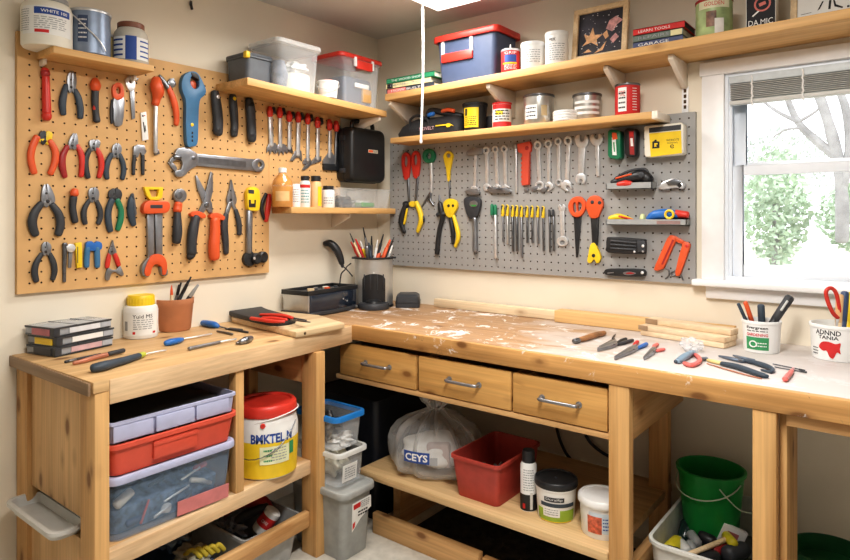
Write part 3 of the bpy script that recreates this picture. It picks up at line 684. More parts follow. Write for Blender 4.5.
plate(t, 'hook', STEELM, smooth2([(44, 470), (44, 430), (76, 396), (66, 440), (74, 470), (64, 482)], 3), .02); plate(t, 'hook', STEELM, smooth2([(120, 438), (138, 430), (152, 452), (150, 472), (128, 474)], 3), .02)
t = tool('ratchet', 'ratchet with a grey ring head, orange collar and black handle', 'ratchet', (202, 340), PB)
plate(t, 'head', STEELM, ell(208, 132, 28, 30, 26), .018, bev=.003); plate(t, 'dial', STEELD, ell(210, 130, 15, 17, 20), .004, .018); sweep(t, 'collar', ORANGE, [(208, 168, 20), (206, 182, 20), (204, 194, 22)], .8)
sweep(t, 'handle', CHAR, [(204, 202, 16), (204, 240, 20), (204, 290, 23), (200, 330, 20)], .85); bolt(t, 214, 296, 9, .002, .021, RED, 'badge')
t = tool('tin_snips', 'big tin snips with long open blades, one black and one red handle', 'snips', (320, 400), PB)
plate(t, 'blade', STEELM, [(278, 46), (284, 44), (330, 130), (350, 165), (352, 205), (338, 208), (312, 168), (286, 100)], .008); plate(t, 'blade', STEELM, [(344, 28), (352, 34), (354, 110), (338, 172), (306, 214), (286, 208), (316, 150), (326, 100)], .008, .004)
for c, m, pa in (((282, 216), CHAR, [(284, 226, 21), (272, 280, 25), (266, 335, 24), (266, 380, 24)]), ((364, 224), ORANGE, [(366, 236, 24), (366, 290, 26), (362, 350, 28), (364, 398, 26)])):
    sweep(t, 'handle', m, pa, .8); plate(t, 'guard', ORANGE, smooth2([(c[0]-30, c[1]-8), (c[0], c[1]-18), (c[0]+32, c[1]-2), (c[0]+26, c[1]+14), (c[0]-6, c[1]+6), (c[0]-26, c[1]+6)], 3), .022)
bolt(t, 330, 172, 12, .004, .012); bolt(t, 374, 376, 12, .002, .027, BLACK, 'hang_hole'); sweep(t, 'butt', BLKR, [(258, 386, 20), (264, 394, 22)], .8)
pliers('long needle-nose pliers with black grips right of the big tin snips', (432, 70), (434, 150), 22, [(414, 215, 14), (406, 260, 19), (412, 330, 17), (414, 378, 14)], [(456, 195, 11), (468, 240, 14), (472, 280, 13), (470, 298, 12)], CHAR, kind='needle')
crop(BROWNB, 130, 165, .2322)
t = tool('tube_cutter', 'yellow-headed tool with a steel shaft and black knobs at its foot', 'hand tool', (512, 430), PB)
plate(t, 'head', YEL, smooth2([(494, 108), (516, 94), (540, 106), (546, 140), (542, 192), (520, 198), (496, 190), (490, 140)], 4), .028, bev=.004); plate(t, 'window', CHAR, [(510, 106), (534, 108), (534, 124), (510, 122)], .001, .0282, 0); plate(t, 'logo', BLACK, [(512, 150), (520, 150), (520, 166), (536, 166), (536, 150), (542, 150), (540, 182), (512, 182)], .001, .0282, 0)
sweep(t, 'shaft', STEELM, [(514, 198, 17), (512, 375, 16)], .8)
for x, y, r, h in ((508, 404, 32, .02), (532, 402, 24, .034), (564, 396, 24, .026)): obj('knob', lathe([(mm(r, x, y), 0), (mm(r, x, y), h*.8), (mm(r*.75, x, y), h), (mm(r*.3, x, y), h*.9)], pt(x, y), 24, B.n), BLACK, t)
bolt(t, 536, 402, 6, .002, .034, STEEL)
t = tool('folding_knife', 'red and black folding knife at the right edge of the large brown board', 'knife', (585, 245), PB)
sweep(t, 'body', RED, [(600, 130, 12), (598, 160, 15), (592, 200, 15), (586, 240, 11)], .6); sweep(t, 'spine', BLACK, [(586, 125, 9), (572, 160, 11), (568, 195, 10), (578, 232, 8)], .7)
crop(BROWNB, 0, 0, 1)
t = tool('wall_hook', 'small dark hook in the wall above the brown pegboard', 'hook', (191, 6))
obj('stem', tube([onX(191, 2, .001), onX(191, 5, .02), onX(192, 9, .02)], .006, n=8), BLACK, t)

# ================================================================== red-headed tools in a row on the smaller brown board
crop(BROWNB, 255, 95, .21445)
rows = [((70, 58), (76, 235), 15, 'fork'), ((116, 62), (118, 240), 12, 'fork'), ((160, 80), (160, 250), 12, 'slim'), ((202, 84), (200, 280), 14, 'wide'), ((246, 92), (246, 305), 11, 'open'), ((292, 108), (292, 300), 12, 'bent'), ((348, 120), (348, 290), 11, 'scraper'), ((380, 126), (376, 330), 12, 'dark')]
labs = ['first red-capped steel tool from the left on the smaller brown board', 'second red-capped steel tool, short with a forked foot', 'third red-capped steel tool, with a plain slim shaft', 'fourth red-capped steel tool, ending in a wide forked foot',
        'fifth red-capped steel tool, ending in an open wrench', 'sixth red-capped steel tool, ending in a bent foot', 'seventh red-capped tool, a scraper with a spread black blade', 'last red-capped tool with a dark shaft, beside the black case']
for (tp, bt, r, kd), lab in zip(rows, labs):
    t = tool('chisel', lab, 'hand tool', bt, 'red-capped tools in a row on the smaller brown board')
    x, y = tp
    sweep(t, 'cap', RED, [(x, y, 12), (x, y+18, 17), (x, y+38, 15)], .8)
    sweep(t, 'collar', BLACK, [(x-10, y+30, 9), (x+12, y+24, 12)], .8)
    sweep(t, 'cap_side', BLACK, [(x+17, y+2, 10), (x+20, y+24, 11)], .7) if kd not in ('dark', 'scraper') else None
    sweep(t, 'shaft', STEELD if kd == 'dark' else STEEL, [(x+2, y+42, r), (bt[0], bt[1], r*.92)], .6)
    bx, by = bt
    if kd == 'fork': plate(t, 'foot', STEELM, [(bx-12, by-12), (bx+14, by-12), (bx+34, by+14), (bx+30, by+34), (bx+16, by+20), (bx+12, by+40), (bx, by+22), (bx-10, by+44), (bx-14, by+22), (bx-26, by+36), (bx-24, by+10)], .008)
    elif kd == 'wide': plate(t, 'foot', STEELM, [(bx-16, by-20), (bx+12, by-20), (bx+16, by+30), (bx+4, by+12), (bx-12, by+12), (bx-24, by+26), (bx-40, by+28)], .008)
    elif kd == 'open': plate(t, 'foot', STEELM, smooth2([(bx-10, by-12), (bx+8, by-8), (bx+10, by+18), (bx-8, by+38), (bx-28, by+44), (bx-16, by+24), (bx-4, by+14), (bx-22, by+20), (bx-26, by+6)], 3), .008)
    elif kd == 'bent': plate(t, 'foot', STEELM, [(bx-10, by-14), (bx+12, by-10), (bx+14, by+8), (bx-40, by+28), (bx-44, by+20)], .008)
    elif kd == 'scraper':
        plate(t, 'foot', STEELM, [(bx-8, by-22), (bx+8, by-22), (bx+36, by+24), (bx+36, by+46), (bx-36, by+44), (bx-34, by+14)], .007); plate(t, 'blade', BLACK, [(bx-36, by+30), (bx+38, by+34), (bx+36, by+64), (bx-34, by+60)], .012)
    elif kd == 'slim': plate(t, 'foot', STEELD, [(bx-8, by-8), (bx+8, by-8), (bx+14, by+20), (bx-6, by+14)], .008)
# ================================================================== grey board
GP = 'hand tools on the grey pegboard'
crop(GREYB, 395, 135, .2413)
def ringplate(par, name, mat, cx, cy, rx, ry, hx, hy, t=.014, lift=0., dy=0):
    return plate(par, name, mat, ell(cx, cy, rx, ry, 24), t, lift, .003, holes=[ell(cx, cy+dy, hx, hy, 16)])
for (x, y, lab, gm, gpath, x2, y2) in ((50, 118, 'left of two red loop-handled tools with long shafts and a black grip', BLACK, [(46, 286, 12), (30, 330, 14), (26, 365, 13), (38, 402, 10)], 58, 282),
                                  (90, 112, 'right of two red loop-handled tools, ending in a yellow grip', YEL, [(88, 280, 12), (104, 320, 13), (108, 355, 13), (94, 400, 9)], 84, 282)):
    t = tool('scissors', lab, 'hand tool', (x, 400), 'red loop-handled tools on the grey pegboard')
    plate(t, 'loop', RED, smooth2([(x-15, y-30), (x, y-46), (x+16, y-32), (x+18, y+10), (x+10, y+62), (x-4, y+66), (x-12, y+40), (x-17, y)], 4), .014, 0, .003, holes=[ell(x, y-8, 8, 24, 16)])
    sweep(t, 'shaft', STEELD, [(x+4, y+60, 7), (x2, y2, 6)], .7); sweep(t, 'grip', gm, gpath, .8)
    plate(t, 'collar', gm, ell(x2-6, y2+4, 15, 12, 16), .014)
    sweep(t, 'inner_grip', YEL if gm is BLACK else BLACK, [(gpath[0][0]+4, gpath[0][1]+20, 5), (gpath[1][0]+12, gpath[1][1]+20, 6), (gpath[2][0]+11, gpath[2][1]+4, 5)], .9, lift=.004)
t = tool('pickup_tool', 'green ring-handled tool with a silver shaft and forked tip', 'hand tool', (140, 295), GP)
ringplate(t, 'ring', GREEN, 146, 88, 26, 30, 10, 12, .016); sweep(t, 'shaft', STEEL, [(148, 118, 10), (150, 180, 8), (150, 238, 6)], .6)
sweep(t, 'fork', STEELD, [(148, 236, 5), (128, 268, 5), (112, 296, 4)], .8); sweep(t, 'fork', STEELD, [(148, 240, 5), (146, 270, 6), (160, 292, 5)], .8); plate(t, 'fork_web', STEELD, [(146, 246), (150, 248), (150, 270), (134, 276)], .005)
t = tool('ring_driver', 'slim yellow driver with a ring top, above the yellow-headed pliers', 'screwdriver', (226, 255), GP)
plate(t, 'ring', YEL, smooth2([(206, 84), (224, 66), (244, 82), (240, 110), (232, 150), (230, 188), (222, 188), (216, 140), (208, 108)], 4), .012, 0, .003, holes=[ell(226, 86, 9, 9, 14)]); sweep(t, 'shaft', STEELD, [(226, 185, 4), (226, 262, 4)], .9)
t = tool('pliers', 'yellow-headed pliers with a yellow and black handle on the grey pegboard', 'pliers', (248, 460), 'pliers on the grey pegboard')
plate(t, 'head', YEL, smooth2([(208, 280), (232, 264), (260, 274), (264, 300), (250, 326), (240, 342), (224, 338), (212, 316)], 4), .018, bev=.003); bolt(t, 222, 293, 6, .002, .018, BLACK); bolt(t, 240, 293, 6, .002, .018, BLACK)
sweep(t, 'handle', YEL, [(242, 335, 9), (258, 390, 11), (262, 425, 11), (250, 462, 8)], .8); sweep(t, 'handle', BLACK, [(228, 335, 9), (236, 380, 11), (240, 415, 10), (240, 450, 7)], .8)
t = tool('caulk_cutter', 'slim black curved tool beside the yellow-headed pliers', 'hand tool', (174, 490), GP)
sweep(t, 'tip', STEELD, [(183, 250, 3), (184, 280, 6)], .9); sweep(t, 'body', BLACK, [(186, 284, 12), (190, 310, 15), (196, 345, 12), (186, 385, 11), (178, 440, 12), (174, 490, 12)], .8); bolt(t, 172, 466, 5, .002, .011, STEEL)
sweep(t, 'collar', CHAR, [(176, 330, 10), (204, 326, 10)], .9, lift=.004)
t = tool('ratchet', 'ratchet with a wide dark head and a steel handle on the grey pegboard', 'ratchet', (330, 490), GP)
plate(t, 'head', CHAR, smooth2([(292, 270), (310, 256), (346, 258), (362, 272), (358, 306), (344, 342), (316, 346), (300, 312)], 3), .02, bev=.004); plate(t, 'dial', STEELM, ell(326, 286, 18, 14, 18), .003, .02); plate(t, 'lever', LIME, [(314, 290), (338, 290), (334, 296), (318, 296)], .002, .023)
sweep(t, 'handle', STEELM, [(330, 346, 12), (332, 420, 12), (332, 480, 13)], .9); sweep(t, 'tip', STEELD, [(332, 480, 9), (332, 494, 4)], .9)
# ---- wrenches hung in rows
def ring_open(t, x0, y0, r0, x1, y1, r1, w, tilt=.5, openr=True, th=.007, mat=None):
    """combination wrench: ring at the top, shank, fork or ring at the bottom"""
    mat = mat or STEEL
    plate(t, 'ring_end', mat, ell(x0, y0, r0, r0*1.15, 20), th*1.5, 0, .0012, holes=[ell(x0, y0, r0*.5, r0*.58, 12)])
    a = V((x1-x0, y1-y0)); L = a.length; a /= L; b = V((-a.y, a.x)); q = lambda s, c: (x0+a.x*s+b.x*c, y0+a.y*s+b.y*c)
    plate(t, 'shank', mat, [q(r0*.9, -w), q(r0*.9, w), q(L-r1*.7, w), q(L-r1*.7, -w)], th)
    if openr:
        c, s = math.cos(tilt), math.sin(tilt)
        prof = [(-1, -.35), (-.7, .55), (-.45, 1.05), (-.28, .95), (-.36, .2), (0, -.12), (.36, .2), (.28, .95), (.45, 1.05), (.7, .55), (1, -.35), (.45, -1), (-.45, -1)]
        prof = [(px*c-py*s, px*s+py*c) for px, py in prof]
        plate(t, 'open_end', mat, [(x1+(b.x*px+a.x*py)*r1, y1+(b.y*px+a.y*py)*r1) for px, py in prof], th*1.4, 0, .001)
    else: plate(t, 'box_end', mat, ell(x1, y1, r1, r1, 18), th*1.4, 0, .001, holes=[ell(x1, y1, r1*.5, r1*.5, 12)])
crop(GREYB, 460, 130, .2321)
WG = 'wrenches on the grey pegboard'
ords = ['first', 'second', 'third', 'fourth', 'fifth']
for i, (x0, y0, x1, y1, r, w) in enumerate(((70, 92, 66, 258, 15, 6), (116, 88, 120, 248, 15, 7), (156, 84, 164, 250, 14, 7), (194, 82, 200, 252, 14, 7))):
    t = tool('wrench', 'polished wrench in the left cluster of the top row, %s from the left' % ords[i], 'wrench', (x1, y1), WG)
    ring_open(t, x0, y0, r, x1, y1, 17, w, 1.2)
    if i == 0: plate(t, 'cross_head', STEELM, smooth2([(28, 98), (44, 84), (86, 74), (100, 82), (96, 104), (60, 108), (36, 110)], 2), .006, .011)
    if i != 1: plate(t, 'foot', STEELM, smooth2([(x1-46, y1+6), (x1-14, y1-4), (x1+24, y1+8), (x1+12, y1+20), (x1-24, y1+20)], 3), .006, .012)
t = tool('hex_bar', 'plain slim steel bar beside the red plastic holder', 'bar', (246, 270), GP)
sweep(t, 'bar', STEEL, [(240, 62, 7), (244, 268, 6)], .8); plate(t, 'head', STEELM, ell(240, 70, 12, 14, 16), .011)
t = tool('tool_holder', 'red plastic stepped holder hanging between the wrenches', 'holder', (290, 245), GP)
plate(t, 'body', RBIN, [(254, 62), (308, 50), (314, 66), (312, 92), (306, 98), (304, 236), (274, 240), (276, 104), (258, 96)], .022, bev=.003)
for k in range(6): plate(t, 'notch', RBIN, [(270, 118+k*20), (277, 118+k*20), (277, 128+k*20), (270, 128+k*20)], .018)
bolt(t, 288, 78, 9, .002, .022, REDD, 'hole'); plate(t, 'hook_tip', STEELM, ell(288, 258, 10, 8, 14), .01)
for lab, x0, y0, r0, x1, y1, r1, w, op in (('wrench just right of the red plastic holder, ring end up', 338, 66, 17, 346, 240, 20, 8, 0), ('second wrench right of the red plastic holder', 384, 60, 16, 386, 244, 19, 7, 1)):
    t = tool('wrench', lab, 'wrench', (x1, y1), WG); ring_open(t, x0, y0, r0, x1, y1, r1, w, -.6, op); plate(t, 'foot', STEELM, smooth2([(x1-40, y1+16), (x1-14, y1-2), (x1-8, y1+12), (x1-26, y1+26)], 2), .006, .004)
crop(GREYB, 530, 110, .32143)
for lab, x0, y0, r0, x1, y1, r1, w, op, tl in (('slim wrench third right of the red plastic holder, ring end up', 90, 98, 11, 92, 226, 11, 5, 0, 0), ('wrench left of the large open-ended wrench, with a ring head', 121, 96, 13, 116, 236, 17, 6, 1, .7),
                                    ('small thin-shafted open wrench at the right end of the top row', 209, 90, 0, 212, 206, 0, 6, 1, 0)):
    t = tool('wrench', lab, 'wrench', (x1, y1), WG)
    if r0: ring_open(t, x0, y0, r0, x1, y1, r1, w, tl, op)
    else:
        plate(t, 'open_end', STEEL, smooth2([(190, 82), (198, 76), (206, 90), (214, 90), (216, 74), (226, 80), (228, 94), (218, 110), (200, 110), (190, 96)], 3), .009); plate(t, 'shank', STEEL, [(203, 106), (216, 106), (218, 206), (208, 208)], .007)
t = tool('wrench', 'largest double open-ended wrench in the top row of the grey pegboard', 'wrench', (160, 226), WG)
plate(t, 'open_end', STEEL, smooth2([(142, 92), (148, 80), (158, 78), (158, 96), (168, 98), (174, 80), (182, 84), (184, 100), (174, 116), (152, 116)], 3), .010); plate(t, 'shank', STEEL, [(152, 112), (174, 112), (168, 206), (152, 206)], .008)
plate(t, 'open_end', STEEL, smooth2([(150, 200), (168, 198), (176, 212), (172, 228), (164, 230), (166, 218), (156, 216), (156, 230), (147, 226), (144, 212)], 3), .009)
t = tool('wrench', 'small double-ended wrench in the lower row beside the red saw handles', 'wrench', (102, 420), WG)
plate(t, 'open_end', STEEL, smooth2([(90, 302), (94, 292), (100, 300), (106, 294), (112, 302), (108, 314), (94, 314)], 3), .008); plate(t, 'shank', STEEL, [(94, 308), (108, 308), (110, 398), (98, 398)], .007)
plate(t, 'ring_end', STEEL, ell(103, 408, 17, 16, 20), .010, 0, .001, holes=[ell(103, 412, 8, 7, 12)])
# ---- thin screwdrivers side by side
crop(GREYB, 460, 130, .2321)
SD = 'thin screwdrivers in a row on the grey pegboard'
ys = [(152, 345, 550, 8, GREEN, 'tall green-topped screwdriver at the left end of the row', STEEL), (138, 342, 375, 6, GREEN, 'short dark green screwdriver cap at the far left of the row', STEELD),
      (184, 345, 480, 5, YEL, 'first', STEELM), (204, 345, 490, 6, YEL, 'second', BRUSH), (226, 348, 520, 6, YEL, 'third', STEELD), (244, 348, 520, 6, YEL, 'fourth', STEELD), (264, 350, 545, 6, YEL, 'fifth', STEELM), (288, 350, 485, 5, YEL, 'sixth', STEELD),
      (310, 350, 485, 5, YEL, 'seventh', STEELD), (334, 350, 490, 5, YEL, 'eighth', STEELM), (358, 352, 520, 5, YEL, 'ninth', STEELD)]
for x, y, yb, r, m, lab, sm in ys:
    if len(lab) < 9: lab = 'yellow-topped thin screwdriver, %s yellow one from the left in the row' % lab
    t = driver(lab, [(x, y-12, 8), (x, y+10, 9), (x, y+24, 8)], m, [(x, y+24), (x+2, yb)], r, group=SD, sm=sm, flat=.9)
    sweep(t, 'cap', BLACK if m is YEL else GREEN, [(x-3, y-18, 5), (x-3, y+16, 5)], .9, lift=.007); sweep(t, 'loop', m, [(x-5, y-16, 4), (x, y-20, 5), (x+5, y-14, 4)], .8)
for x, yb, lab in ((386, 525, 'dark plain needle file left of the small lower wrench'), (402, 520, 'second dark plain needle file right of the screwdriver row')):
    t = driver(lab, [(x-2, 345, 6), (x, 372, 7)], CHAR, [(x, 372), (x+2, yb)], 5, name='needle_file', cat='file', group='dark files on the grey pegboard', sm=STEELD)
# ---- saws
crop(GREYB, 540, 120, .30395)
t = tool('pruning_saw', 'red loop-handled saw with a black tapered blade', 'saw', (124, 450), GP)
plate(t, 'handle', ORANGE, smooth2([(98, 276), (112, 256), (136, 252), (154, 270), (152, 296), (138, 316), (116, 318), (100, 300)], 4), .016, 0, .003, holes=[smooth2([(112, 280), (120, 270), (124, 300), (116, 304)], 2), smooth2([(130, 270), (142, 278), (138, 296), (128, 300)], 2)])
plate(t, 'blade', BLACK, [(112, 316), (138, 314), (126, 450), (120, 452)], .006)
t = tool('hand_saw', 'red rounded handle with a black shaft and yellow clamp at its foot', 'hand tool', (180, 470), GP)
plate(t, 'handle', ORANGE, smooth2([(156, 280), (166, 256), (186, 248), (206, 258), (212, 280), (202, 306), (194, 322), (172, 322), (162, 304)], 4), .02, bev=.004)
for x, y in ((172, 270), (196, 272)): bolt(t, x, y, 6, .002, .02, CHAR)
plate(t, 'shaft', BLACK, [(170, 320), (196, 320), (192, 412), (176, 412)], .014, bev=.002)
plate(t, 'clamp', YEL, smooth2([(170, 410), (184, 404), (194, 424), (204, 450), (198, 468), (190, 470), (182, 458), (170, 470), (160, 464), (164, 438)], 3), .016, bev=.002); bolt(t, 176, 446, 6, .002, .016, BLACK)
# ---- right end: packs, box, trays
crop(GREYB, 590, 110, .16082)
def block(par, name, mat, poly, t, lift=0., bev=.004): return plate(par, name, mat, poly, t, lift, bev)
t = tool('battery', 'green battery pack with a white and orange label', 'battery', (180, 305), GP)
block(t, 'body', GREEN, [(136, 138), (150, 128), (206, 132), (214, 150), (218, 300), (196, 312), (150, 306), (136, 290)], .05, bev=.008); plate(t, 'label', WHITE, [(136, 170), (160, 172), (166, 282), (140, 280)], .001, .0505, 0); plate(t, 'label', ORANGE, [(136, 140), (164, 142), (172, 180), (140, 186)], .001, .051, 0)
plate(t, 'stripe', INKG, [(144, 200), (152, 200), (156, 260), (148, 260)], .001, .052, 0)
t = tool('battery', 'black battery pack with a red and white label', 'battery', (275, 295), GP)
block(t, 'body', BLACK, [(238, 130), (256, 118), (304, 122), (314, 140), (312, 284), (296, 300), (250, 292), (238, 276)], .05, bev=.008); plate(t, 'label', REDD, [(242, 132), (272, 130), (276, 278), (248, 276)], .001, .0505, 0); plate(t, 'stripe', WHITE, [(250, 175), (266, 175), (270, 225), (254, 225)], .001, .0512, 0); plate(t, 'stripe', INKR, [(246, 140), (270, 138), (270, 162), (248, 164)], .001, .0512, 0)
t = tool('fastener_box', 'cream box with a large yellow label on the grey pegboard', 'box', (480, 300), GP)
block(t, 'body', CREAM, [(362, 110), (590, 86), (606, 100), (606, 272), (590, 284), (372, 300), (364, 280)], .055, bev=.006); plate(t, 'label', YEL, [(368, 146), (566, 128), (572, 268), (378, 292)], .001, .0555, 0)
plate(t, 'band', CHAR, [(368, 112), (566, 90), (566, 122), (368, 142)], .001, .0555, 0)
for lp in ([(388, 198), (400, 192), (404, 184), (416, 186), (414, 194), (432, 196), (432, 236), (388, 240)],): plate(t, 'emblem', INK, lp, .001, .0567, 0)
plate(t, 'emblem_detail', YEL, [(400, 206), (420, 206), (420, 214), (408, 216), (416, 226), (400, 230)], .0008, .0577, 0)
u_ = V((1, 0, 0)); z_ = V((0, 0, 1))
letters('WORKSITE', t, INK, pt(514, 186, .0568), u_, z_, .050, .009); letters('SCREWS', t, INK, pt(512, 204, .0568), u_, z_, .040, .006); letters('e', t, INK, pt(510, 226, .0568), u_, z_, .016, .016)
def tray(lab, poly, t_, inner, cx, group='trays on the grey pegboard'):
    t = tool('tray', lab, 'tray', cx, group); return t
def shelf_tray(lab, x0, y0, x1, y1, x2, d):
    """shallow tray: floor, lip and ends; front edge given in crop coordinates"""
    a = pt(x0, y0, d); b = pt(x1, y0, d); c = pt(x0, y1, d); h = a.z-c.z
    xa, xb = a.x, b.x; zt, zb = a.z, c.z; yw = -.0205
    t = thing('tray', lab, 'tray', ((xa+xb)/2, yw-d/2, zb), 'grey trays on the grey pegboard')
    bm = box(xa, xb, yw-d, yw, zb, zb+.003); add_box(bm, xa, xb, yw-d, yw-d+.003, zb, zt); add_box(bm, xa, xa+.003, yw-d, yw, zb, zt); add_box(bm, xb-.003, xb, yw-d, yw, zb, zt); add_box(bm, xa, xb, yw-.003, yw, zb, zt+.01)
    obj('body', bm, GREYP, t); return t, xa, xb, yw-d, zb+.003, zt
t, xa, xb, yf, zb, zt = shelf_tray('short grey tray under the battery packs', 100, 456, 384, 496, 0, .06)
crop(GREYB, 590, 110, .16082)
q = tool('sander', 'black and red corded tool lying in the short grey tray', 'hand tool', (230, 486), GP)
zc = zb
def sw3(par, name, mat, pts, r, flat=1., n=12, nrm=None):
    P = bezier(pts, 5) if len(pts) > 2 else [V(p) for p in pts]
    R = r if not hasattr(r, '__len__') else [r[min(int(i/(len(P)-1)*(len(r)-1)), len(r)-2)]*(1-((i/(len(P)-1)*(len(r)-1))-min(int(i/(len(P)-1)*(len(r)-1)), len(r)-2)))+r[min(int(i/(len(P)-1)*(len(r)-1)), len(r)-2)+1]*((i/(len(P)-1)*(len(r)-1))-min(int(i/(len(P)-1)*(len(r)-1)), len(r)-2)) for i in range(len(P))]
    return obj(name, tube(P, R, n=n, flat=flat, nrm=nrm), mat, par)
L_ = xb-xa; ym = yf+.028
sw3(q, 'body', BLACK, [(xa+.02, ym, zb+.026), (xa+L_*.4, ym, zb+.040), (xa+L_*.75, ym, zb+.052), (xb-.02, ym, zb+.032)], [.016, .021, .026, .022])
sw3(q, 'cover', RED, [(xa+L_*.25, ym-.020, zb+.018), (xa+L_*.42, ym-.020, zb+.022), (xa+L_*.55, ym-.020, zb+.02)], [.010, .014, .010])
sw3(q, 'stripe', ORANGE, [(xa+L_*.2, ym-.019, zb+.045), (xa+L_*.55, ym-.020, zb+.060)], .004); sw3(q, 'strap', CHAR, [(xa+.03, ym, zb+.045), (xa+L_*.45, ym-.01, zb+.072), (xa+L_*.8, ym, zb+.080), (xb-.02, ym, zb+.05)], .006)
obj('dial', lathe([(.012, 0), (.012, .008), (.006, .010)], (xa+L_*.78, ym-.025, zb+.055), 18, (0, -1, 0)), CHAR, q)
q = tool('block_plane', 'shiny silver angular tool right of the short grey tray', 'hand tool', (520, 500), GP)
plate(q, 'body', STEEL, [(428, 480), (470, 446), (530, 424), (580, 440), (600, 466), (592, 494), (540, 484), (500, 492), (450, 496)], .03, bev=.006); plate(q, 'cap', STEELD, [(474, 448), (530, 428), (574, 446), (540, 466), (490, 470)], .010, .028); plate(q, 'slot', BLACK, [(540, 470), (560, 452), (572, 470), (556, 486)], .001, .0305, 0)
crop(GREYB, 590, 190, .16964)
t, xa, xb, yf, zb, zt = shelf_tray('long grey tray holding yellow and blue knives', 94, 172, 568, 206, 0, .055)
obj('label_strip', box(xa+(xb-xa)*.65, xa+(xb-xa)*.93, yf-.0008, yf, zb+.002, zt-.006), plain('tray_label', (.30, .20, .19), .6), t); L_ = xb-xa; ym = yf+.025
q = thing('utility_knife', 'yellow utility knife lying at the left of the long grey tray', 'knife', (xa+L_*.2, ym, zb), GP)
sw3(q, 'body', YEL, [(xa+.01, ym, zb+.022), (xa+L_*.15, ym, zb+.030), (xa+L_*.35, ym, zb+.014)], [.014, .016, .006]); sw3(q, 'slider', RED, [(xa+L_*.16, ym-.012, zb+.034), (xa+L_*.35, ym-.008, zb+.018)], [.005, .004])
q = thing('utility_knife', 'blue utility knife with a yellow ring and red end in the long grey tray', 'knife', (xa+L_*.72, ym, zb), GP)
sw3(q, 'body', BLUE, [(xa+L_*.52, ym, zb+.022), (xa+L_*.6, ym, zb+.038), (xa+L_*.75, ym, zb+.044), (xa+L_*.88, ym, zb+.04)], [.012, .020, .022, .016]); sw3(q, 'end', RED, [(xa+L_*.86, ym, zb+.044), (xa+L_*.99, ym, zb+.04)], [.017, .014])
obj('ring', tube([V((xa+L_*.80+.016*math.cos(a*PI/8), ym-.024, zb+.042+.016*math.sin(a*PI/8))) for a in range(16)], .005, n=8, closed=True), YEL, q)
q = thing('glue_tube', 'small clear knob-ended tube between the knives in the long grey tray', 'tube', (xa+L_*.46, ym, zb), GP)
obj('body', lathe([(.006, 0), (.012, .004), (.012, .03), (.008, .04), (.005, .044)], (xa+L_*.455, ym-.005, zb), 16), plain('pale_lime', (.62, .68, .35), .3), q)
q = thing('box_spanner', 'dark box lying behind the blue knife in the long grey tray', 'box', (xa+L_*.73, yf+.045, zb), GP)
obj('body', box(xa+L_*.52, xa+L_*.98, yf+.042, yf+.053, zb, zb+.03), BLACK, q, bev=.003)
q = tool('stapler', 'black ridged stapler on the grey pegboard', 'stapler', (220, 370), GP)
plate(q, 'body', BLACK, smooth2([(114, 284), (140, 276), (320, 288), (336, 300), (336, 368), (310, 376), (122, 368), (112, 330)], 2), .035, bev=.006)
for k in range(3): sweep(q, 'ridge', CHAR, [(122, 300+k*22, 7), (270, 312+k*20, 7)], .8, lift=.032)
plate(q, 'nose', CHAR, [(280, 296), (330, 302), (332, 362), (286, 366)], .010, .034, .003); bolt(q, 262, 364, 7, .003, .035, STEEL); bolt(q, 312, 330, 8, .003, .045, STEEL); bolt(q, 312, 362, 6, .003, .045, STEEL)
q = tool('utility_knife', 'black folding knife at the bottom of the grey pegboard', 'knife', (220, 515), GP)
plate(q, 'body', BLACK, smooth2([(96, 474), (130, 462), (300, 464), (332, 476), (334, 496), (310, 510), (140, 502), (98, 494)], 3), .022, bev=.004); plate(q, 'inlay', STEELM, smooth2([(196, 486), (230, 480), (272, 490), (240, 502), (206, 500)], 3), .002, .022, 0); plate(q, 'inlay_mark', REDD, smooth2([(210, 492), (236, 484), (262, 492), (236, 496)], 2), .001, .024, 0); bolt(q, 308, 488, 9, .003, .022, STEEL); plate(q, 'clip', STEELM, [(104, 486), (140, 484), (140, 490), (104, 494)], .002, .022, 0)
q = tool('caliper', 'red two-legged clamp with wire jaws at the lower right of grey board', 'clamp', (480, 530), GP)
plate(q, 'leg', ORANGE, [(462, 282), (480, 264), (504, 268), (516, 290), (440, 462), (406, 476), (382, 470), (392, 440)], .018, bev=.004); plate(q, 'leg', ORANGE, smooth2([(550, 318), (568, 304), (592, 314), (594, 340), (540, 490), (522, 506), (508, 484)], 2), .018, bev=.004)
plate(q, 'bridge', ORANGE, [(470, 270), (500, 266), (560, 300), (552, 320), (500, 300)], .016, bev=.003); plate(q, 'groove', REDD, [(486, 292), (496, 296), (430, 440), (420, 438)], .001, .0182, 0); bolt(q, 572, 330, 10, .003, .018, RED)
sweep(q, 'wire_jaw', STEELD, [(436, 456, 5), (462, 470, 5), (466, 500, 5), (446, 522, 4)], 1.); sweep(q, 'wire_jaw', STEELD, [(500, 476, 5), (478, 490, 5), (492, 506, 5), (530, 496, 5), (548, 530, 4)], 1.)
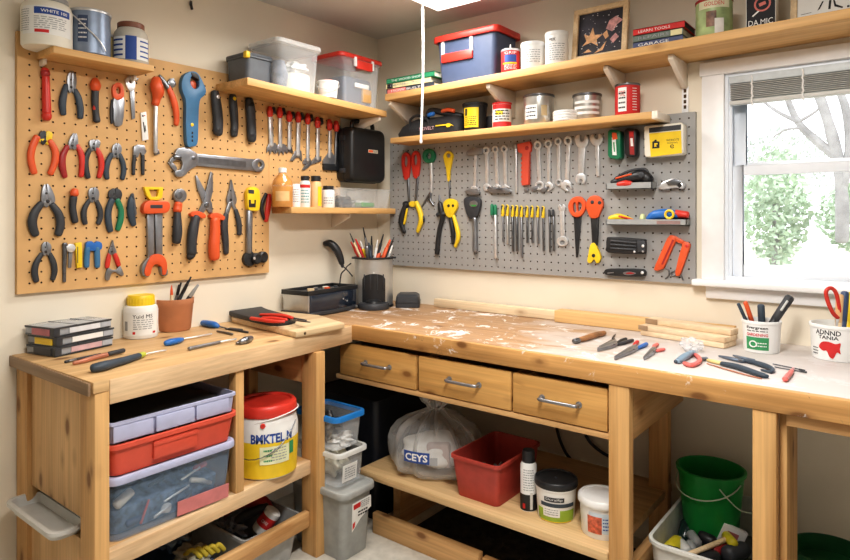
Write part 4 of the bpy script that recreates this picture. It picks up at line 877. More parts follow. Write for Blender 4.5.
# ================================================================== containers: helpers
def rrect(cx, cy, lx, ly, r, z, rot=0., n=5):
    out = []; c, s = math.cos(rot), math.sin(rot); r = min(r, lx*.499, ly*.499)
    for qx, qy, a0 in ((1, 1, 0), (-1, 1, 90), (-1, -1, 180), (1, -1, 270)):
        for k in range(n+1):
            a = math.radians(a0+90*k/n); x = qx*(lx/2-r)+r*math.cos(a); y = qy*(ly/2-r)+r*math.sin(a)
            out.append(V((cx+x*c-y*s, cy+x*s+y*c, z)))
    return out
def loft(bm, loops, cap0=True, cap1=True):
    R = [[bm.verts.new(p) for p in lp] for lp in loops]; n = len(R[0])
    for a, b in zip(R, R[1:]):
        for k in range(n): bm.faces.new((a[k], a[(k+1) % n], b[(k+1) % n], b[k]))
    if cap0: bm.faces.new(R[0][::-1])
    if cap1: bm.faces.new(R[-1])
    return bm
def bin_bm(cx, cy, z0, lx, ly, h, tp=.9, wall=.003, r=.02, rim=.006, rimh=.012, rot=0.):
    """hollow tapered open bin with a rolled rim"""
    q = lambda f, d, z: rrect(cx, cy, lx*f-2*d, ly*f-2*d, max(.003, r-d), z, rot)
    fz = lambda z: tp+(1-tp)*(z-z0)/h
    return loft(bmesh.new(), [q(tp, 0, z0), q(fz(z0+h-rimh), 0, z0+h-rimh), q(1, -rim, z0+h-rimh), q(1, -rim, z0+h-.001), q(1, -rim+.002, z0+h), q(1, wall, z0+h), q(fz(z0+.006), wall, z0+wall*1.2)])
def lid_bm(cx, cy, z0, lx, ly, h, r=.02, rot=0., inset=.012, dish=.004):
    q = lambda d, z: rrect(cx, cy, lx-2*d, ly-2*d, max(.003, r-d), z, rot)
    return loft(bmesh.new(), [q(0, z0), q(0, z0+h*.7), q(.003, z0+h), q(inset, z0+h), q(inset+.004, z0+h-dish), ])
def can(par, name, mat, c, prof, n=36, **k): return obj(name, lathe(prof, c, n), mat, par, **k)
def cylthing(name, label, cat, c, group=None): return thing(name, label, cat, c, group)
def hw(px, p): return px*depth(V(p))/FOC
def round_body(r, h, ch=.004): return [(0, 0), (r-ch, 0), (r, ch), (r, h-ch), (r-ch, h), (0, h)]
def scribble(par, mat, c, r, ang, z0, z1, w, rows, rnd, name='print'):
    """rows of small print on an upright cylinder: short dark dashes like text lines"""
    bm = bmesh.new(); t = .0009
    for i in range(rows):
        z = z1-(z1-z0)*(i+.5)/rows; hh = (z1-z0)/rows*.17; s = -w/2
        while s < w/2*.9:
            L = rnd.uniform(.08, .25)*w; e = min(s+L, w/2); k = 4
            g_ = [[bm.verts.new((c[0]+(r+t)*math.cos(ang+(s+(e-s)*j/k)/r), c[1]+(r+t)*math.sin(ang+(s+(e-s)*j/k)/r), zz)) for j in range(k+1)] for zz in (z-hh, z+hh)]
            for j in range(k): bm.faces.new((g_[0][j], g_[0][j+1], g_[1][j+1], g_[1][j]))
            s = e+.05*w
    return obj(name, bm, mat, par, smooth=0)
def flat_print(par, mat, c, right, up, w, h, rows, rnd, name='print', t=.0008):
    bm = bmesh.new(); right = V(right).normalized(); up = V(up).normalized(); n_ = right.cross(up); c = V(c)+n_*t
    for i in range(rows):
        z = h/2-h*(i+.5)/rows; hh = h/rows*.26; s = -w/2
        while s < w/2*.9:
            e = min(s+rnd.uniform(.08, .25)*w, w/2); quad(bm, [c+right*s+up*(z-hh), c+right*e+up*(z-hh), c+right*e+up*(z+hh), c+right*s+up*(z+hh)]); s = e+.05*w
    return obj(name, bm, mat, par, smooth=0)
def patch(par, name, mat, c, right, up, w, h, t=.0006, lift=0.):
    right = V(right).normalized(); up = V(up).normalized(); n_ = right.cross(up); c = V(c)+n_*lift
    return obj(name, obox(c+n_*t/2, right, up, n_, w/2, h/2, t/2), mat, par)
RN = random.Random(11)
XP, YP, ZP, YM, XM = V((1, 0, 0)), V((0, 1, 0)), V((0, 0, 1)), V((0, -1, 0)), V((-1, 0, 0))
def wire_handle(par, c, r, z, drop, ang, mat, th=.0022, name='handle'):
    """bail handle hanging down on the side that faces `ang`"""
    P = []
    for k in range(17):
        a = -PI/2+PI*k/16; w_ = math.cos(a)
        P.append(V((c[0]+(r+.004+.010*w_)*math.cos(ang+a), c[1]+(r+.004+.010*w_)*math.sin(ang+a), z-drop*w_)))
    return obj(name, tube(P, th, n=8), mat, par)

# ================================================================== small top-left shelf
z = SB
p = onX(47, 20, .096); p.z = z; r = hw(22.5, p); h = onX(47, 5, .1).z-z; a = facing(p)
t = cylthing('paint_tub', 'large white tub with blue band label on the small top-left shelf', 'tub', p)
can(t, 'body', CREAM, p, [(0, 0), (r*.94, 0), (r, .008), (r, h*.86), (r*.93, h*.97), (r*.86, h), (0, h)]); can(t, 'lid', GREYP, p+ZP*h, round_body(r*.84, .022))
wrap_patch(t, PAPER, p, r, a, r*2.2, z+h*.22, z+h*.84); wrap_patch(t, INKB, p, r+.0006, a+.25, r*1.5, z+h*.66, z+h*.81, 'label_band'); wrap_patch(t, INKR, p, r+.0006, a-.2, r*.55, z+h*.25, z+h*.32, 'label_band')
wrap_letters('WHITE 100', t, INKW, p, r+.0016, a+.3, z+h*.735, r*1.1, h*.07, bold=.015); scribble(t, INKGR, p, r+.0008, a+.15, z+h*.34, z+h*.62, r*1.3, 6, RN); scribble(t, INKGR, p, r+.0008, a-.95, z+h*.28, z+h*.78, r*.5, 10, RN)
p = onX(90, 20, .098); p.z = z; r = hw(18.5, p); h = onX(90, 14, .1).z-z; a = facing(p)
t = cylthing('paint_can', 'blue-grey paint can with a wire handle on the small top-left shelf', 'paint can', p)
can(t, 'body', plain('paint_can_blue', (.25, .31, .42), .35, .3), p, round_body(r, h)); can(t, 'rim', STEEL, p+ZP*(h-.006), [(r+.003, 0), (r+.004, .006), (r+.002, .010), (r-.006, .010), (r-.008, .004)])
can(t, 'lid', LGREY, p+ZP*(h-.001), round_body(r-.01, .004, .001)); hp = [V((p.x+(r+.006)*math.cos(a+q), p.y+(r+.006)*math.sin(a+q), z+h*zz)) for q, zz in ((-1.1, .93), (-.7, .80), (-.2, .58), (.3, .36), (.6, .20), (.75, .1))]
obj('handle', tube(bezier(hp, 4), .0025, n=8), STEEL, t); wrap_patch(t, NAVY, p, r, a-.35, r*.5, z+h*.25, z+h*.85); scribble(t, INKW, p, r+.001, a-.35, z+h*.3, z+h*.8, r*.4, 5, RN)
p = onX(131, 30, .10); p.z = z; r = hw(16.5, p); h = onX(131, 30, .1).z-z; a = facing(p)
t = cylthing('glass_jar', 'glass jar with brown lid and blue striped label, small top-left shelf', 'jar', p)
can(t, 'body', plain('hazy_jar', (.55, .52, .46), .2), p, [(0, 0), (r*.95, 0), (r, .008), (r, h*.72), (r*.92, h*.88), (r*.74, h), (0, h)]); can(t, 'lid', BROWN, p+ZP*(h-.002), round_body(r*.76, .024))
wrap_patch(t, PAPER, p, r, a, r*2.3, z+h*.08, z+h*.70); wrap_patch(t, INKB, p, r+.0006, a, r*.62, z+h*.06, z+h*.72, 'label_band')
for k in range(4): wrap_patch(t, INKB, p, r+.0005, a-.8, r*.7, z+h*(.16+k*.14), z+h*(.21+k*.14), 'label_band'); wrap_patch(t, INKB, p, r+.0005, a+.85, r*.7, z+h*(.16+k*.14), z+h*(.20+k*.14), 'label_band')
p = onX(111.5, 40, .05); p.z = z
t = cylthing('spray_can', 'small yellow can tucked behind the blue-grey paint can', 'can', p); can(t, 'body', plain('dull_yellow', (.62, .47, .16), .4), p, round_body(.022, .10)); can(t, 'cap', LGREY, p+ZP*.10, round_body(.014, .012))

# ================================================================== long left shelf
def yX(u, x): return onX(u, 100, x).y
x1 = .185; y0 = yX(247, x1); y1 = yX(273, x1); zz = zL((y0+y1)/2)+.001; h = onX(262, 57, x1).z-zz
y0 = max(y0, -1.06)
t = thing('storage_bin', 'small dark grey bin with yellow clip at the front of the long left shelf', 'bin', ((.03+x1)/2, (y0+y1)/2, zz))
obj('body', bin_bm((.03+x1)/2, (y0+y1)/2, zz, x1-.03, y1-y0, h, .94, r=.022), plain('bin_slate', (.115, .13, .15), .45), t)
obj('lid', lid_bm((.03+x1)/2, (y0+y1)/2, zz+h-.004, x1-.03+.012, y1-y0+.012, .012, r=.024), plain('bin_slate', (0, 0, 0)), t)
obj('clip', box(x1-.014, x1+.010, y0-.010, y0+.010, zz+h-.018, zz+h+.010), YEL, t, bev=.003)
def clear_box(label, ua, ub, xf, vt, lidm, name='storage_box', xb=.03, uback=None, open_=False):
    y0, y1 = yX(ua, xf), yX(ub, xf); cy = (y0+y1)/2; zz = zL(cy)+.001; h = onX(ua, vt, xf).z-zz
    t = thing(name, label, 'storage box', ((xb+xf)/2, cy, zz))
    obj('body', bin_bm((xb+xf)/2, cy, zz, xf-xb, y1-y0, h, .9, wall=.0025, r=.025, rim=.008, rimh=.014), CLEAR, t)
    if lidm: obj('lid', lid_bm((xb+xf)/2, cy, zz+h-.006, xf-xb+.024, y1-y0+.024, .022, r=.03), lidm, t, bev=.002)
    return t, (xb+xf)/2, cy, zz, xf-xb, y1-y0, h
FROST = clear('frosted_lid', (.92, .93, .94), .45, .3)
t, cx, cy, zz, lx, ly, h = clear_box('large clear storage box holding white rolls, centre of long left shelf', 278, 320, .235, 40, FROST)
q = thing('paper_roll', 'cream roll standing inside the large clear storage box', 'roll', (cx+.03, cy+.05, zz+.004)); obj('roll', lathe([(.02, 0), (.078, 0), (.08, .004), (.08, .075), (.076, .08), (.02, .08), (.02, .003)], (cx+.01, cy+.035, zz+.004), 32, close=False), CREAM, q)
q = thing('dark_pouch', 'dark grey folded pouch inside the large clear storage box', 'pouch', (cx, cy-.07, zz+.004)); obj('pouch', loft(bmesh.new(), [rrect(cx-.005, cy-.075, .15, .08, .03, zz+.004), rrect(cx-.005, cy-.07, .16, .085, .03, zz+.07), rrect(cx, cy-.068, .13, .06, .03, zz+.13)]), plain('pouch_grey', (.22, .25, .30), .8, var=.3, scale=30), q)
q = thing('cloth', 'white crumpled cloth lying on the cream roll in the clear box', 'cloth', (cx+.02, cy+.04, zz+.085)); 
bm = bmesh.new(); bmesh.ops.create_icosphere(bm, subdivisions=3, radius=1)
for v in bm.verts: f = 1+.18*math.sin(v.co.x*7+v.co.y*5)+.15*math.sin(v.co.z*9+v.co.x*4); v.co = V((cx+.025+v.co.x*.05*f, cy+.035+v.co.y*.055*f, zz+.115+v.co.z*.03*f))
obj('cloth', bm, WHITE, q)
t, cx, cy, zz, lx, ly, h = clear_box('clear storage box with bright red lid, right end of the long left shelf', 341, 381, .235, 54, RED)
yl = cy+.005; obj('latch', box(.243, .256, yl-.055, yl+.055, zz+h-.055, zz+h-.012), RED, t, bev=.003)
for s in (-1, 1): obj('latch_arm', box(.240, .252, yl+s*.062-.008, yl+s*.062+.008, zz+h-.045, zz+h+.002), plain('latch_clear', (.8, .8, .8), .3), t, bev=.002)
q = thing('tool_case', 'dark drill case inside the red-lidded clear box', 'case', (cx, cy, zz+.004)); obj('case', loft(bmesh.new(), [rrect(cx-.005, cy, .165, .20, .02, zz+.004), rrect(cx-.005, cy, .17, .205, .02, zz+h*.45), rrect(cx-.005, cy, .16, .2, .02, zz+h*.60)]), plain('case_dark', (.10, .12, .17), .5), q)
q = thing('motor', 'small orange and cream motor inside the red-lidded clear box', 'motor', (cx+.08, cy+.045, zz+.03)); obj('motor', obox((cx+.087, cy+.05, zz+.055), XP, YP, ZP, .008, .032, .034), plain('motor_orange', (.62, .38, .16), .5), q, bev=.005); obj('plate', obox((cx+.0925, cy+.01, zz+.10), XP, YP, ZP, .004, .05, .012), WHITE, q, bev=.003)
p = onX(328, 95, .215); p.z = zL(p.y)+.001; r = hw(10.5, p); h = onX(328, 81.5, .215).z-p.z
t = cylthing('small_bucket', 'tiny white bucket between the two clear boxes on the left shelf', 'bucket', p)
can(t, 'body', WHITE, p, [(0, 0), (r*.84, 0), (r*.96, h*.82), (r*.96, h*.86), (0, h*.86)]); can(t, 'lid', WHITE, p+ZP*h*.84, [(0, 0), (r, 0), (r*1.04, h*.06), (r*1.02, h*.14), (r*.8, h*.17), (0, h*.17)]); can(t, 'knob', RED, p+ZP*h, [(r*.55, 0), (r*.5, .006), (0, .007)]); wire_handle(t, p, r*.95, p.z+h*.8, h*.4, facing(p), LGREY)

# ================================================================== low small shelf on the left wall
z = SF
def bottle(name, label, cat, u, px, v, x, body, cap, capf=.55, neck=.75, caph=.02, labm=None, group=None, capm=None):
    p = onX(u, 200, x); p.z = z; r = hw(px, p); h = onX(u, v, x).z-z
    t = cylthing(name, label, cat, p, group); hb = h-caph
    can(t, 'body', body, p, [(0, 0), (r*.94, 0), (r, .005), (r, hb*neck), (r*.9, hb*(neck+.1)), (r*capf*.9, hb*.97), (r*capf*.9, hb), (0, hb)], 28); can(t, 'cap', cap, p+ZP*(hb-.001), round_body(r*capf, caph+.001, .002), 24)
    if labm: wrap_patch(t, labm, p, r, facing(p), r*2.4, z+hb*.10, z+hb*neck*.92)
    return t, p, r, h
AMB = plain('amber_liquid', (.62, .30, .09), .15, var=.12); 
t, p, r, h = bottle('solvent_bottle', 'amber bottle with white cap at the left end of the low shelf', 'bottle', 282.5, 10.3, 168, .11, AMB, WHITE, .40, .66, .022)
wrap_patch(t, plain('amber_pale', (.70, .46, .22), .5), p, r, facing(p), r*1.4, z+h*.15, z+h*.4); can(t, 'shoulder', CLEAR, p+ZP*h*.52, [(r*1.01, 0), (r*1.01, h*.03), (r*.9, h*.10), (r*.45, h*.28), (r*.42, h*.33)])
t, p, r, h = bottle('glue_bottle', 'small white bottle right behind the amber bottle', 'bottle', 295.5, 5.6, 184, .08, WHITE, WHITE, .8, .92, .006); scribble(t, INKGR, p, r, facing(p), z+h*.2, z+h*.8, r*1.4, 6, RN)
t, p, r, h = bottle('spray_bottle', 'white bottle with red and teal label and black cap, low shelf', 'bottle', 305, 5.4, 176, .11, WHITE, BLACK, .78, .86, .022); wrap_patch(t, INKR, p, r, facing(p), r*2.2, z+h*.62, z+h*.72, 'label_band'); scribble(t, plain('teal_ink', (.05, .30, .33), .6), p, r, facing(p), z+h*.12, z+h*.58, r*1.5, 5, RN)
t, p, r, h = bottle('oil_bottle', 'peach and yellow bottle with a black cap on the low shelf', 'bottle', 315.8, 5.9, 176, .11, plain('peach', (.80, .50, .26), .4), BLACK, .82, .86, .026); wrap_patch(t, YEL, p, r, facing(p)+.8, r*.9, z+h*.05, z+h*.66)
t, p, r, h = bottle('cream_jar', 'squat white jar with black lid beside the clear organizer', 'jar', 328.3, 6.4, 186, .11, WHITE, BLACK, .85, .9, .020); scribble(t, INKGR, p, r, facing(p), z+h*.15, z+h*.5, r*1.5, 3, RN)
xf = .15; y0, y1 = yX(336, xf), yX(391, xf); y1 = min(y1, -.045); h = onX(360, 188.5, xf).z-z
t = thing('organizer_bin', 'long low clear organizer bin on the low shelf under the black case', 'bin', ((.03+xf)/2, (y0+y1)/2, z)); obj('body', bin_bm((.03+xf)/2, (y0+y1)/2, z, xf-.03, y1-y0, h, .92, r=.012, rim=.005, rimh=.007), CLEAR, t)
obj('partition', box(.036, xf-.008, y0+(y1-y0)*.44, y0+(y1-y0)*.44+.003, z+.004, z+h-.01), CLEAR, t)
q = thing('scrubbing_pads', 'dark tangled wire wool in the left half of the organizer bin', 'wire wool', (.09, y0+.06, z+.004))
bm = bmesh.new(); rr = random.Random(5)
for _ in range(26):
    c = V((.095+rr.uniform(-.035, .035), y0+.105+rr.uniform(-.04, .04), z+.03+rr.uniform(-.018, .022))); R_ = rr.uniform(.008, .016); ax = V((rr.gauss(0, 1), rr.gauss(0, 1), rr.gauss(0, 1))).normalized(); u_ = ax.orthogonal().normalized(); w_ = ax.cross(u_)
    add_tube(bm, [c+u_*R_*math.cos(k*PI/6)+w_*R_*math.sin(k*PI/6) for k in range(12)], .0022, n=6, closed=True)
obj('coils', bm, BLACK, q); obj('core', loft(bmesh.new(), [rrect(.095, y0+.102, .07, .085, .02, z+.005), rrect(.095, y0+.102, .075, .09, .02, z+.03), rrect(.095, y0+.102, .05, .06, .02, z+.048)]), CHAR, q)
q = thing('sponge', 'bright green block in the organizer bin', 'sponge', (.10, y0+(y1-y0)*.62, z+.004)); obj('block', box(.07, .13, y0+(y1-y0)*.50, y0+(y1-y0)*.74, z+.005, z+.030), LIME, q, bev=.008)
q = thing('sponge', 'pale grey block behind the green block in the organizer bin', 'sponge', (.05, y0+(y1-y0)*.62, z+.004)); obj('block', box(.042, .066, y0+(y1-y0)*.48, y0+(y1-y0)*.80, z+.005, z+.042), LGREY, q, bev=.006)
# black case on the wall
xf = .13; y0, y1 = yX(351.5, xf), yX(386, xf); z0 = onX(366, 182, xf).z; z1 = onX(366, 128, xf).z; y1 = min(y1, -.03)
t = thing('tool_case', 'black plastic tool case with a carry handle mounted above the low shelf', 'case', (xf/2, (y0+y1)/2, z0))
CASEM = plain('case_black', (.018, .018, .019), .38)
bm = bmesh.new()
def face_loop(x, g): return [V((x, c.x, c.y)) for c in [V((q.x, q.y, 0)) for q in rrect((y0+y1)/2, (z0+z1)/2, y1-y0-2*g, z1-z0-2*g, .035, 0)]]
loft(bm, [face_loop(.002, .006), face_loop(.02, 0), face_loop(xf-.02, 0), face_loop(xf-.005, .006), face_loop(xf, .016)])
obj('body', bm, CASEM, t)
obj('seam', loft(bmesh.new(), [face_loop(xf*.5-.004, -.003), face_loop(xf*.5+.004, -.003)]), BLACK, t)
ym = (y0+y1)/2; hy = (y1-y0)*.30
obj('handle', tube(bezier([(xf*.6, ym-hy, z1-.01), (xf*.6, ym-hy*.95, z1+.028), (xf*.6, ym-hy*.5, z1+.04), (xf*.6, ym+hy*.5, z1+.04), (xf*.6, ym+hy*.95, z1+.028), (xf*.6, ym+hy, z1-.01)], 5), .012, n=12), CASEM, t)
patch(t, 'badge', plain('badge', (.55, .47, .36), .5), (xf, ym+.03, z0+(z1-z0)*.58), YP, ZP, .075, .018); patch(t, 'badge', ORANGE, (xf+.0006, ym+.012, z0+(z1-z0)*.58), YP, ZP, .034, .012); letters('TOOLS', t, INK, (xf+.0014, ym+.045, z0+(z1-z0)*.58), YP, ZP, .03, .010)
for k in (.2, .8): obj('latch', box(xf*.5-.02, xf*.5+.02, y0-.006, y0+.004, z0+(z1-z0)*k-.012, z0+(z1-z0)*k+.012), CHAR, t, bev=.002)

# ================================================================== upper back shelf
def xY(u, y): return onY(u, 100, y).x
def book(name, label, x0, x1, yb, dep, z0, th, cover, pages, title=None, tm=None, extra=None, group='books on the upper back shelf'):
    t = thing(name, label, 'book', ((x0+x1)/2, yb+dep/2, z0), group)
    bm = box(x0, x1, yb, yb+dep, z0, z0+.002); add_box(bm, x0, x1, yb, yb+dep, z0+th-.002, z0+th); add_box(bm, x0, x1, yb, yb+.003, z0, z0+th); obj('cover', bm, cover, t)
    obj('pages', box(x0+.003, x1-.003, yb+.003, yb+dep-.003, z0+.002, z0+th-.002), pages, t)
    if extra: 
        for a, b, m in extra: patch(t, 'spine_patch', m, (x0+(x1-x0)*(a+b)/2, yb, z0+th/2), XP, ZP, (x1-x0)*(b-a), th*.8)
    if title: letters(title, t, tm, (x0+(x1-x0)*.42, yb-.0016, z0+th/2), XP, ZP, (x1-x0)*.62, th*.42)
    return t
yb = -.235; xa, xb = xY(386.5, yb), xY(434, yb); z0 = zU(xa)+.002; dz = .0
PG = plain('book_pages', (.80, .76, .66), .8)
hB = (onY(388, 79, yb).z-z0)/3
book('book', 'red and black spined book at the bottom of the left stack', xa, xb, yb, .16, z0, hB, plain('cover_dark', (.05, .06, .08), .5), PG, 'HOW BUILT', INKW, [(.02, .42, plain('cover_pink', (.75, .22, .20), .5))])
book('book', 'pale yellow spined book in the middle of the left stack', xa-.004, xb-.02, yb, .15, z0+hB, hB, plain('cover_yellow', (.78, .70, .40), .5), PG, 'PROJECTS', INKGR, [(.03, .16, INK)])
book('book', 'green spined book on top of the left stack', xa, xb+.002, yb, .16, z0+2*hB, hB, plain('cover_green', (.03, .25, .12), .5), PG, 'THE WOOD SHOP', INKW)
# blue bin with red lid
yf = -.235; xa, xb = xY(437, yf), xY(495, yf); z0 = zU((xa+xb)/2)+.003; dp = .20; h = onY(493, 29, yf).z-z0
cx, cy = (xa+xb)/2, yf+dp/2
t = thing('storage_bin', 'blue storage bin with a red lid and red latch on the upper shelf', 'bin', (cx, cy, z0))
BINB = plain('bin_blue', (.075, .10, .175), .4, var=.06)
obj('body', bin_bm(cx, cy, z0, xb-xa+.01, dp, h, .90, r=.025, rim=.006), BINB, t); obj('lid', lid_bm(cx, cy, z0+h-.012, xb-xa+.045, dp+.03, .030, r=.03), RED, t, bev=.003)
xl = xa+(xb-xa)*.36; obj('latch', obox((xl, yf+.003, z0+h*.56), XP, YP, ZP, (xb-xa)*.27, .010, h*.10), RED, t, bev=.003)
for s in (-1, 1): obj('latch_arm', box(xl+s*(xb-xa)*.25-.008, xl+s*(xb-xa)*.25+.008, yf-.006, yf+.008, z0+h*.62, z0+h-.01), plain('latch_clear', (0, 0, 0)), t, bev=.002)
def tubY(name, label, cat, u, px, vt, y, zfn, body, lidm, lidh=.016, lidf=1.04, taper=1., group=None, lidr=None):
    p = onY(u, 100, y); p.z = (zfn(p.x) if callable(zfn) else zfn)+.001; r = hw(px, p); h = onY(u, vt, y).z-p.z; hb = h-lidh
    t = cylthing(name, label, cat, p, group)
    can(t, 'body', body, p, [(0, 0), (r*.96*taper, 0), (r*taper, .004), (r, hb), (0, hb)]); 
    if lidm: can(t, 'lid', lidm, p+ZP*(hb-.001), [(r*lidf*.98, 0), (r*lidf, .002), (r*lidf, lidh*.8), (r*lidf*.95, lidh), (r*lidf*.88, lidh), (r*lidf*.86, lidh-.003), (0, lidh-.003)])
    return t, p, r, h, facing(p)
t, p, r, h, a = tubY('adhesive_can', 'red can with a small white spout beside the blue bin', 'can', 510.5, 9.4, 50, -.20, zU, INKR, STEEL, .010, 1.02)
can(t, 'spout', WHITE, p+ZP*(h-.003), [(r*.35, 0), (r*.32, .006), (.004, .012), (.003, .028), (0, .028)], 16); wrap_patch(t, INKB, p, r, a, r*1.3, p.z+h*.42, p.z+h*.72); wrap_patch(t, YEL, p, r, a-.1, r*1.6, p.z+h*.34, p.z+h*.40, 'label_band'); wrap_letters('GRIP', t, INKW, p, r+.0016, a, p.z+h*.80, r*1.3, h*.11); scribble(t, INKW, p, r+.0008, a, p.z+h*.1, p.z+h*.32, r*1.4, 4, RN)
t, p, r, h, a = tubY('white_tub', 'shorter white tub with plain lid next to the red spouted can', 'tub', 532.8, 11.7, 43.5, -.20, zU, WHITE, WHITE, .018, 1.04, group='white tubs on the upper shelf')
scribble(t, INKGR, p, r, a, p.z+h*.18, p.z+h*.7, r*1.3, 6, RN)
t, p, r, h, a = tubY('white_tub', 'taller white tub standing beside the framed picture', 'tub', 556.8, 11.5, 33, -.20, zU, WHITE, WHITE, .018, 1.03, group='white tubs on the upper shelf')
scribble(t, INKGR, p, r, a, p.z+h*.08, p.z+h*.62, r*1.4, 8, RN); wrap_letters('MIX', t, INK, p, r+.0012, a-.4, p.z+h*.72, r*.6, h*.10)
# picture frame leaning on the wall
def picture(name, label, u0, u1, yf, v_top, wood_, art, lean=.03, fw_=.022):
    xa, xb = xY(u0, yf), xY(u1, yf); z0 = zU((xa+xb)/2)+.003; h = onY((u0+u1)/2, v_top, yf+lean).z-z0
    t = thing(name, label, 'picture frame', ((xa+xb)/2, yf, z0)); up = V((0, lean, h)).normalized(); n_ = XP.cross(up); o = V((xa, yf, z0)); H = math.hypot(lean, h); W = xb-xa
    q = lambda a, b, l=0: o+XP*a+up*b+n_*l
    obj('frame', add_prism(bmesh.new(), [[q(0, 0), q(W, 0), q(W, H), q(0, H)], [q(fw_, fw_), q(fw_, H-fw_), q(W-fw_, H-fw_), q(W-fw_, fw_)]], -n_*.02+n_*.0), wood_, t, bev=.002)
    obj('artwork', add_prism(bmesh.new(), [[q(fw_-.002, fw_-.002, -.012), q(W-fw_+.002, fw_-.002, -.012), q(W-fw_+.002, H-fw_+.002, -.012), q(fw_-.002, H-fw_+.002, -.012)]], -n_*.004), art, t)
    return t, q, W, H, up, n_
ARTD = plain('art_dark', (.035, .035, .05), .5, var=.5, scale=18)
t, q, W, H, up, n_ = picture('picture_frame', 'pine framed dark picture with scattered tan shapes on the upper shelf', 571, 626, -.19, 5.5, BEECHY, ARTD)
TAN = plain('art_tan', (.72, .42, .22), .6, var=.25, scale=60); PINK = plain('art_pink', (.55, .30, .30), .6, var=.4, scale=60)
rr = random.Random(4); i = 0
for lp, m in (([(.18, .30), (.25, .38), (.20, .52), (.30, .47), (.36, .62), (.40, .47), (.55, .46), (.44, .38), (.47, .25), (.34, .34)], TAN), ([(.60, .55), (.66, .70), (.78, .76), (.90, .66), (.80, .60), (.72, .48)], PINK), ([(.40, .12), (.52, .20), (.62, .32), (.56, .16)], TAN), ([(.68, .34), (.78, .44), (.84, .36), (.74, .26)], PINK), ([(.55, .46), (.62, .52), (.66, .40), (.60, .36)], TAN), ([(.2, .16), (.3, .22), (.36, .16)], TAN)):
    i += 1; obj('art_shape', add_prism(bmesh.new(), [[q(a*W, b*H, -.0118) for a, b in lp]], n_*(.0008+.0002*i)), m, t)
bm = bmesh.new()
for _ in range(46):
    a, b, s = rr.uniform(.14, .86)*W, rr.uniform(.12, .88)*H, rr.uniform(.0015, .0045); quad(bm, [q(a-s, b, -.0105), q(a, b-s*.8, -.0105), q(a+s, b, -.0105), q(a, b+s*.7, -.0105)])
obj('art_flecks', bm, plain('art_fleck', (.62, .60, .62), .6, var=.4, scale=80), t, smooth=0)['kind'] = 'stuff'
# second stack of books
yb = -.225; xa, xb = xY(633, yb), xY(683, yb); z0 = zU(xb)-.002; hB = (onY(660, 24.5, yb).z-z0)/3
book('book', 'dark blue spined book at the bottom of the right stack', xa, xb, yb, .15, z0, hB, plain('cover_navy', (.08, .10, .20), .5), PG, 'GARAGE', INKW)
book('book', 'grey-green spined book with a cream patch, middle of the right stack', xa, xb, yb, .15, z0+hB, hB, plain('cover_sage', (.16, .20, .17), .5), PG, 'REPAIRS', INKGR, [(.76, .98, plain('cover_cream', (.75, .68, .40), .5))])
book('book', 'red spined book on top of the right stack', xa, xb+.006, yb, .15, z0+2*hB, hB*.95, INKR, plain('black_pages', (.05, .05, .05), .7), 'LEARN TOOLS', INKW)
t, p, r, h, a = tubY('printed_tin', 'green picture tin with a red rim beside the right stack of books', 'tin', 714, 17., 1, -.17, zU, plain('tin_green', (.36, .45, .22), .4, var=.35, scale=16), REDD, .012, 1.03)
wrap_patch(t, plain('tin_pale', (.72, .70, .50), .5), p, r, a, r*1.8, p.z+h*.70, p.z+h*.92); wrap_letters('GOLDEN', t, INKR, p, r+.0015, a, p.z+h*.81, r*1.1, h*.10)
wrap_patch(t, plain('tin_brown', (.22, .12, .08), .5, var=.5, scale=50), p, r, a-.15, r*.55, p.z+h*.22, p.z+h*.62, 'label_print'); wrap_patch(t, plain('tin_white', (.75, .72, .68), .5), p, r+.0004, a+.28, r*.5, p.z+h*.04, p.z+h*.42, 'label_print')
yf = -.20; xa, xb = xY(746.5, yf), xY(775, yf); z0 = zU(xa)+.002; h = .17
t = thing('printed_box', 'black box with a red emblem on the upper shelf above the window', 'box', ((xa+xb)/2, yf+.03, z0)); obj('body', box(xa, xb+.0, yf, yf+.062, z0, z0+h), INK, t, bev=.002); obj('side', box(xb, xb+.0015, yf+.003, yf+.060, z0+.002, z0+h-.002), PAPER, t); obj('edge', box(xa-.0015, xa, yf+.002, yf+.06, z0+.002, z0+h-.002), PAPER, t)
letters('DA.MIC', t, INKW, ((xa+xb)/2, yf-.001, z0+.022), XP, ZP, (xb-xa)*.86, .020); c = V(((xa+xb)/2+.006, yf-.001, z0+.085)); R_ = .024
obj('emblem', tube([c+V((R_*math.cos(k*PI/10), 0, R_*math.sin(k*PI/10))) for k in range(20)], .0035, n=6, closed=True, nrm=YM, flat=.3), plain('emblem_red', (.62, .16, .13), .5), t); patch(t, 'emblem_mark', plain('emblem_red', (0, 0, 0)), c, (XP+ZP*.3), (ZP-XP*.3), .022, .012); patch(t, 'emblem_mark', PAPER, c+V((-.02, 0, -.03)), (XP+ZP*.8), (ZP-XP*.8), .03, .005)
t, q, W, H, up, n_ = picture('picture_frame', 'pine frame with a pale drawing at the right end of the upper shelf', 790, 868, -.15, -40, BEECHY, PAPER, .02, .02)
for lp in ([(.36, .20), (.39, .22), (.44, .34), (.42, .34)], [(.50, .19), (.53, .19), (.54, .34), (.51, .34)], [(.58, .22), (.68, .17), (.69, .19), (.60, .25), (.58, .34), (.56, .34)], [(.74, .17), (.77, .17), (.77, .20), (.74, .20)], [(.14, .13), (.26, .13), (.26, .135), (.14, .135)], [(.14, .17), (.28, .18), (.28, .186), (.14, .176)]):
    obj('ink_mark', add_prism(bmesh.new(), [[q(a*W, b*H, -.0118) for a, b in lp]], n_*.001), INK, t)

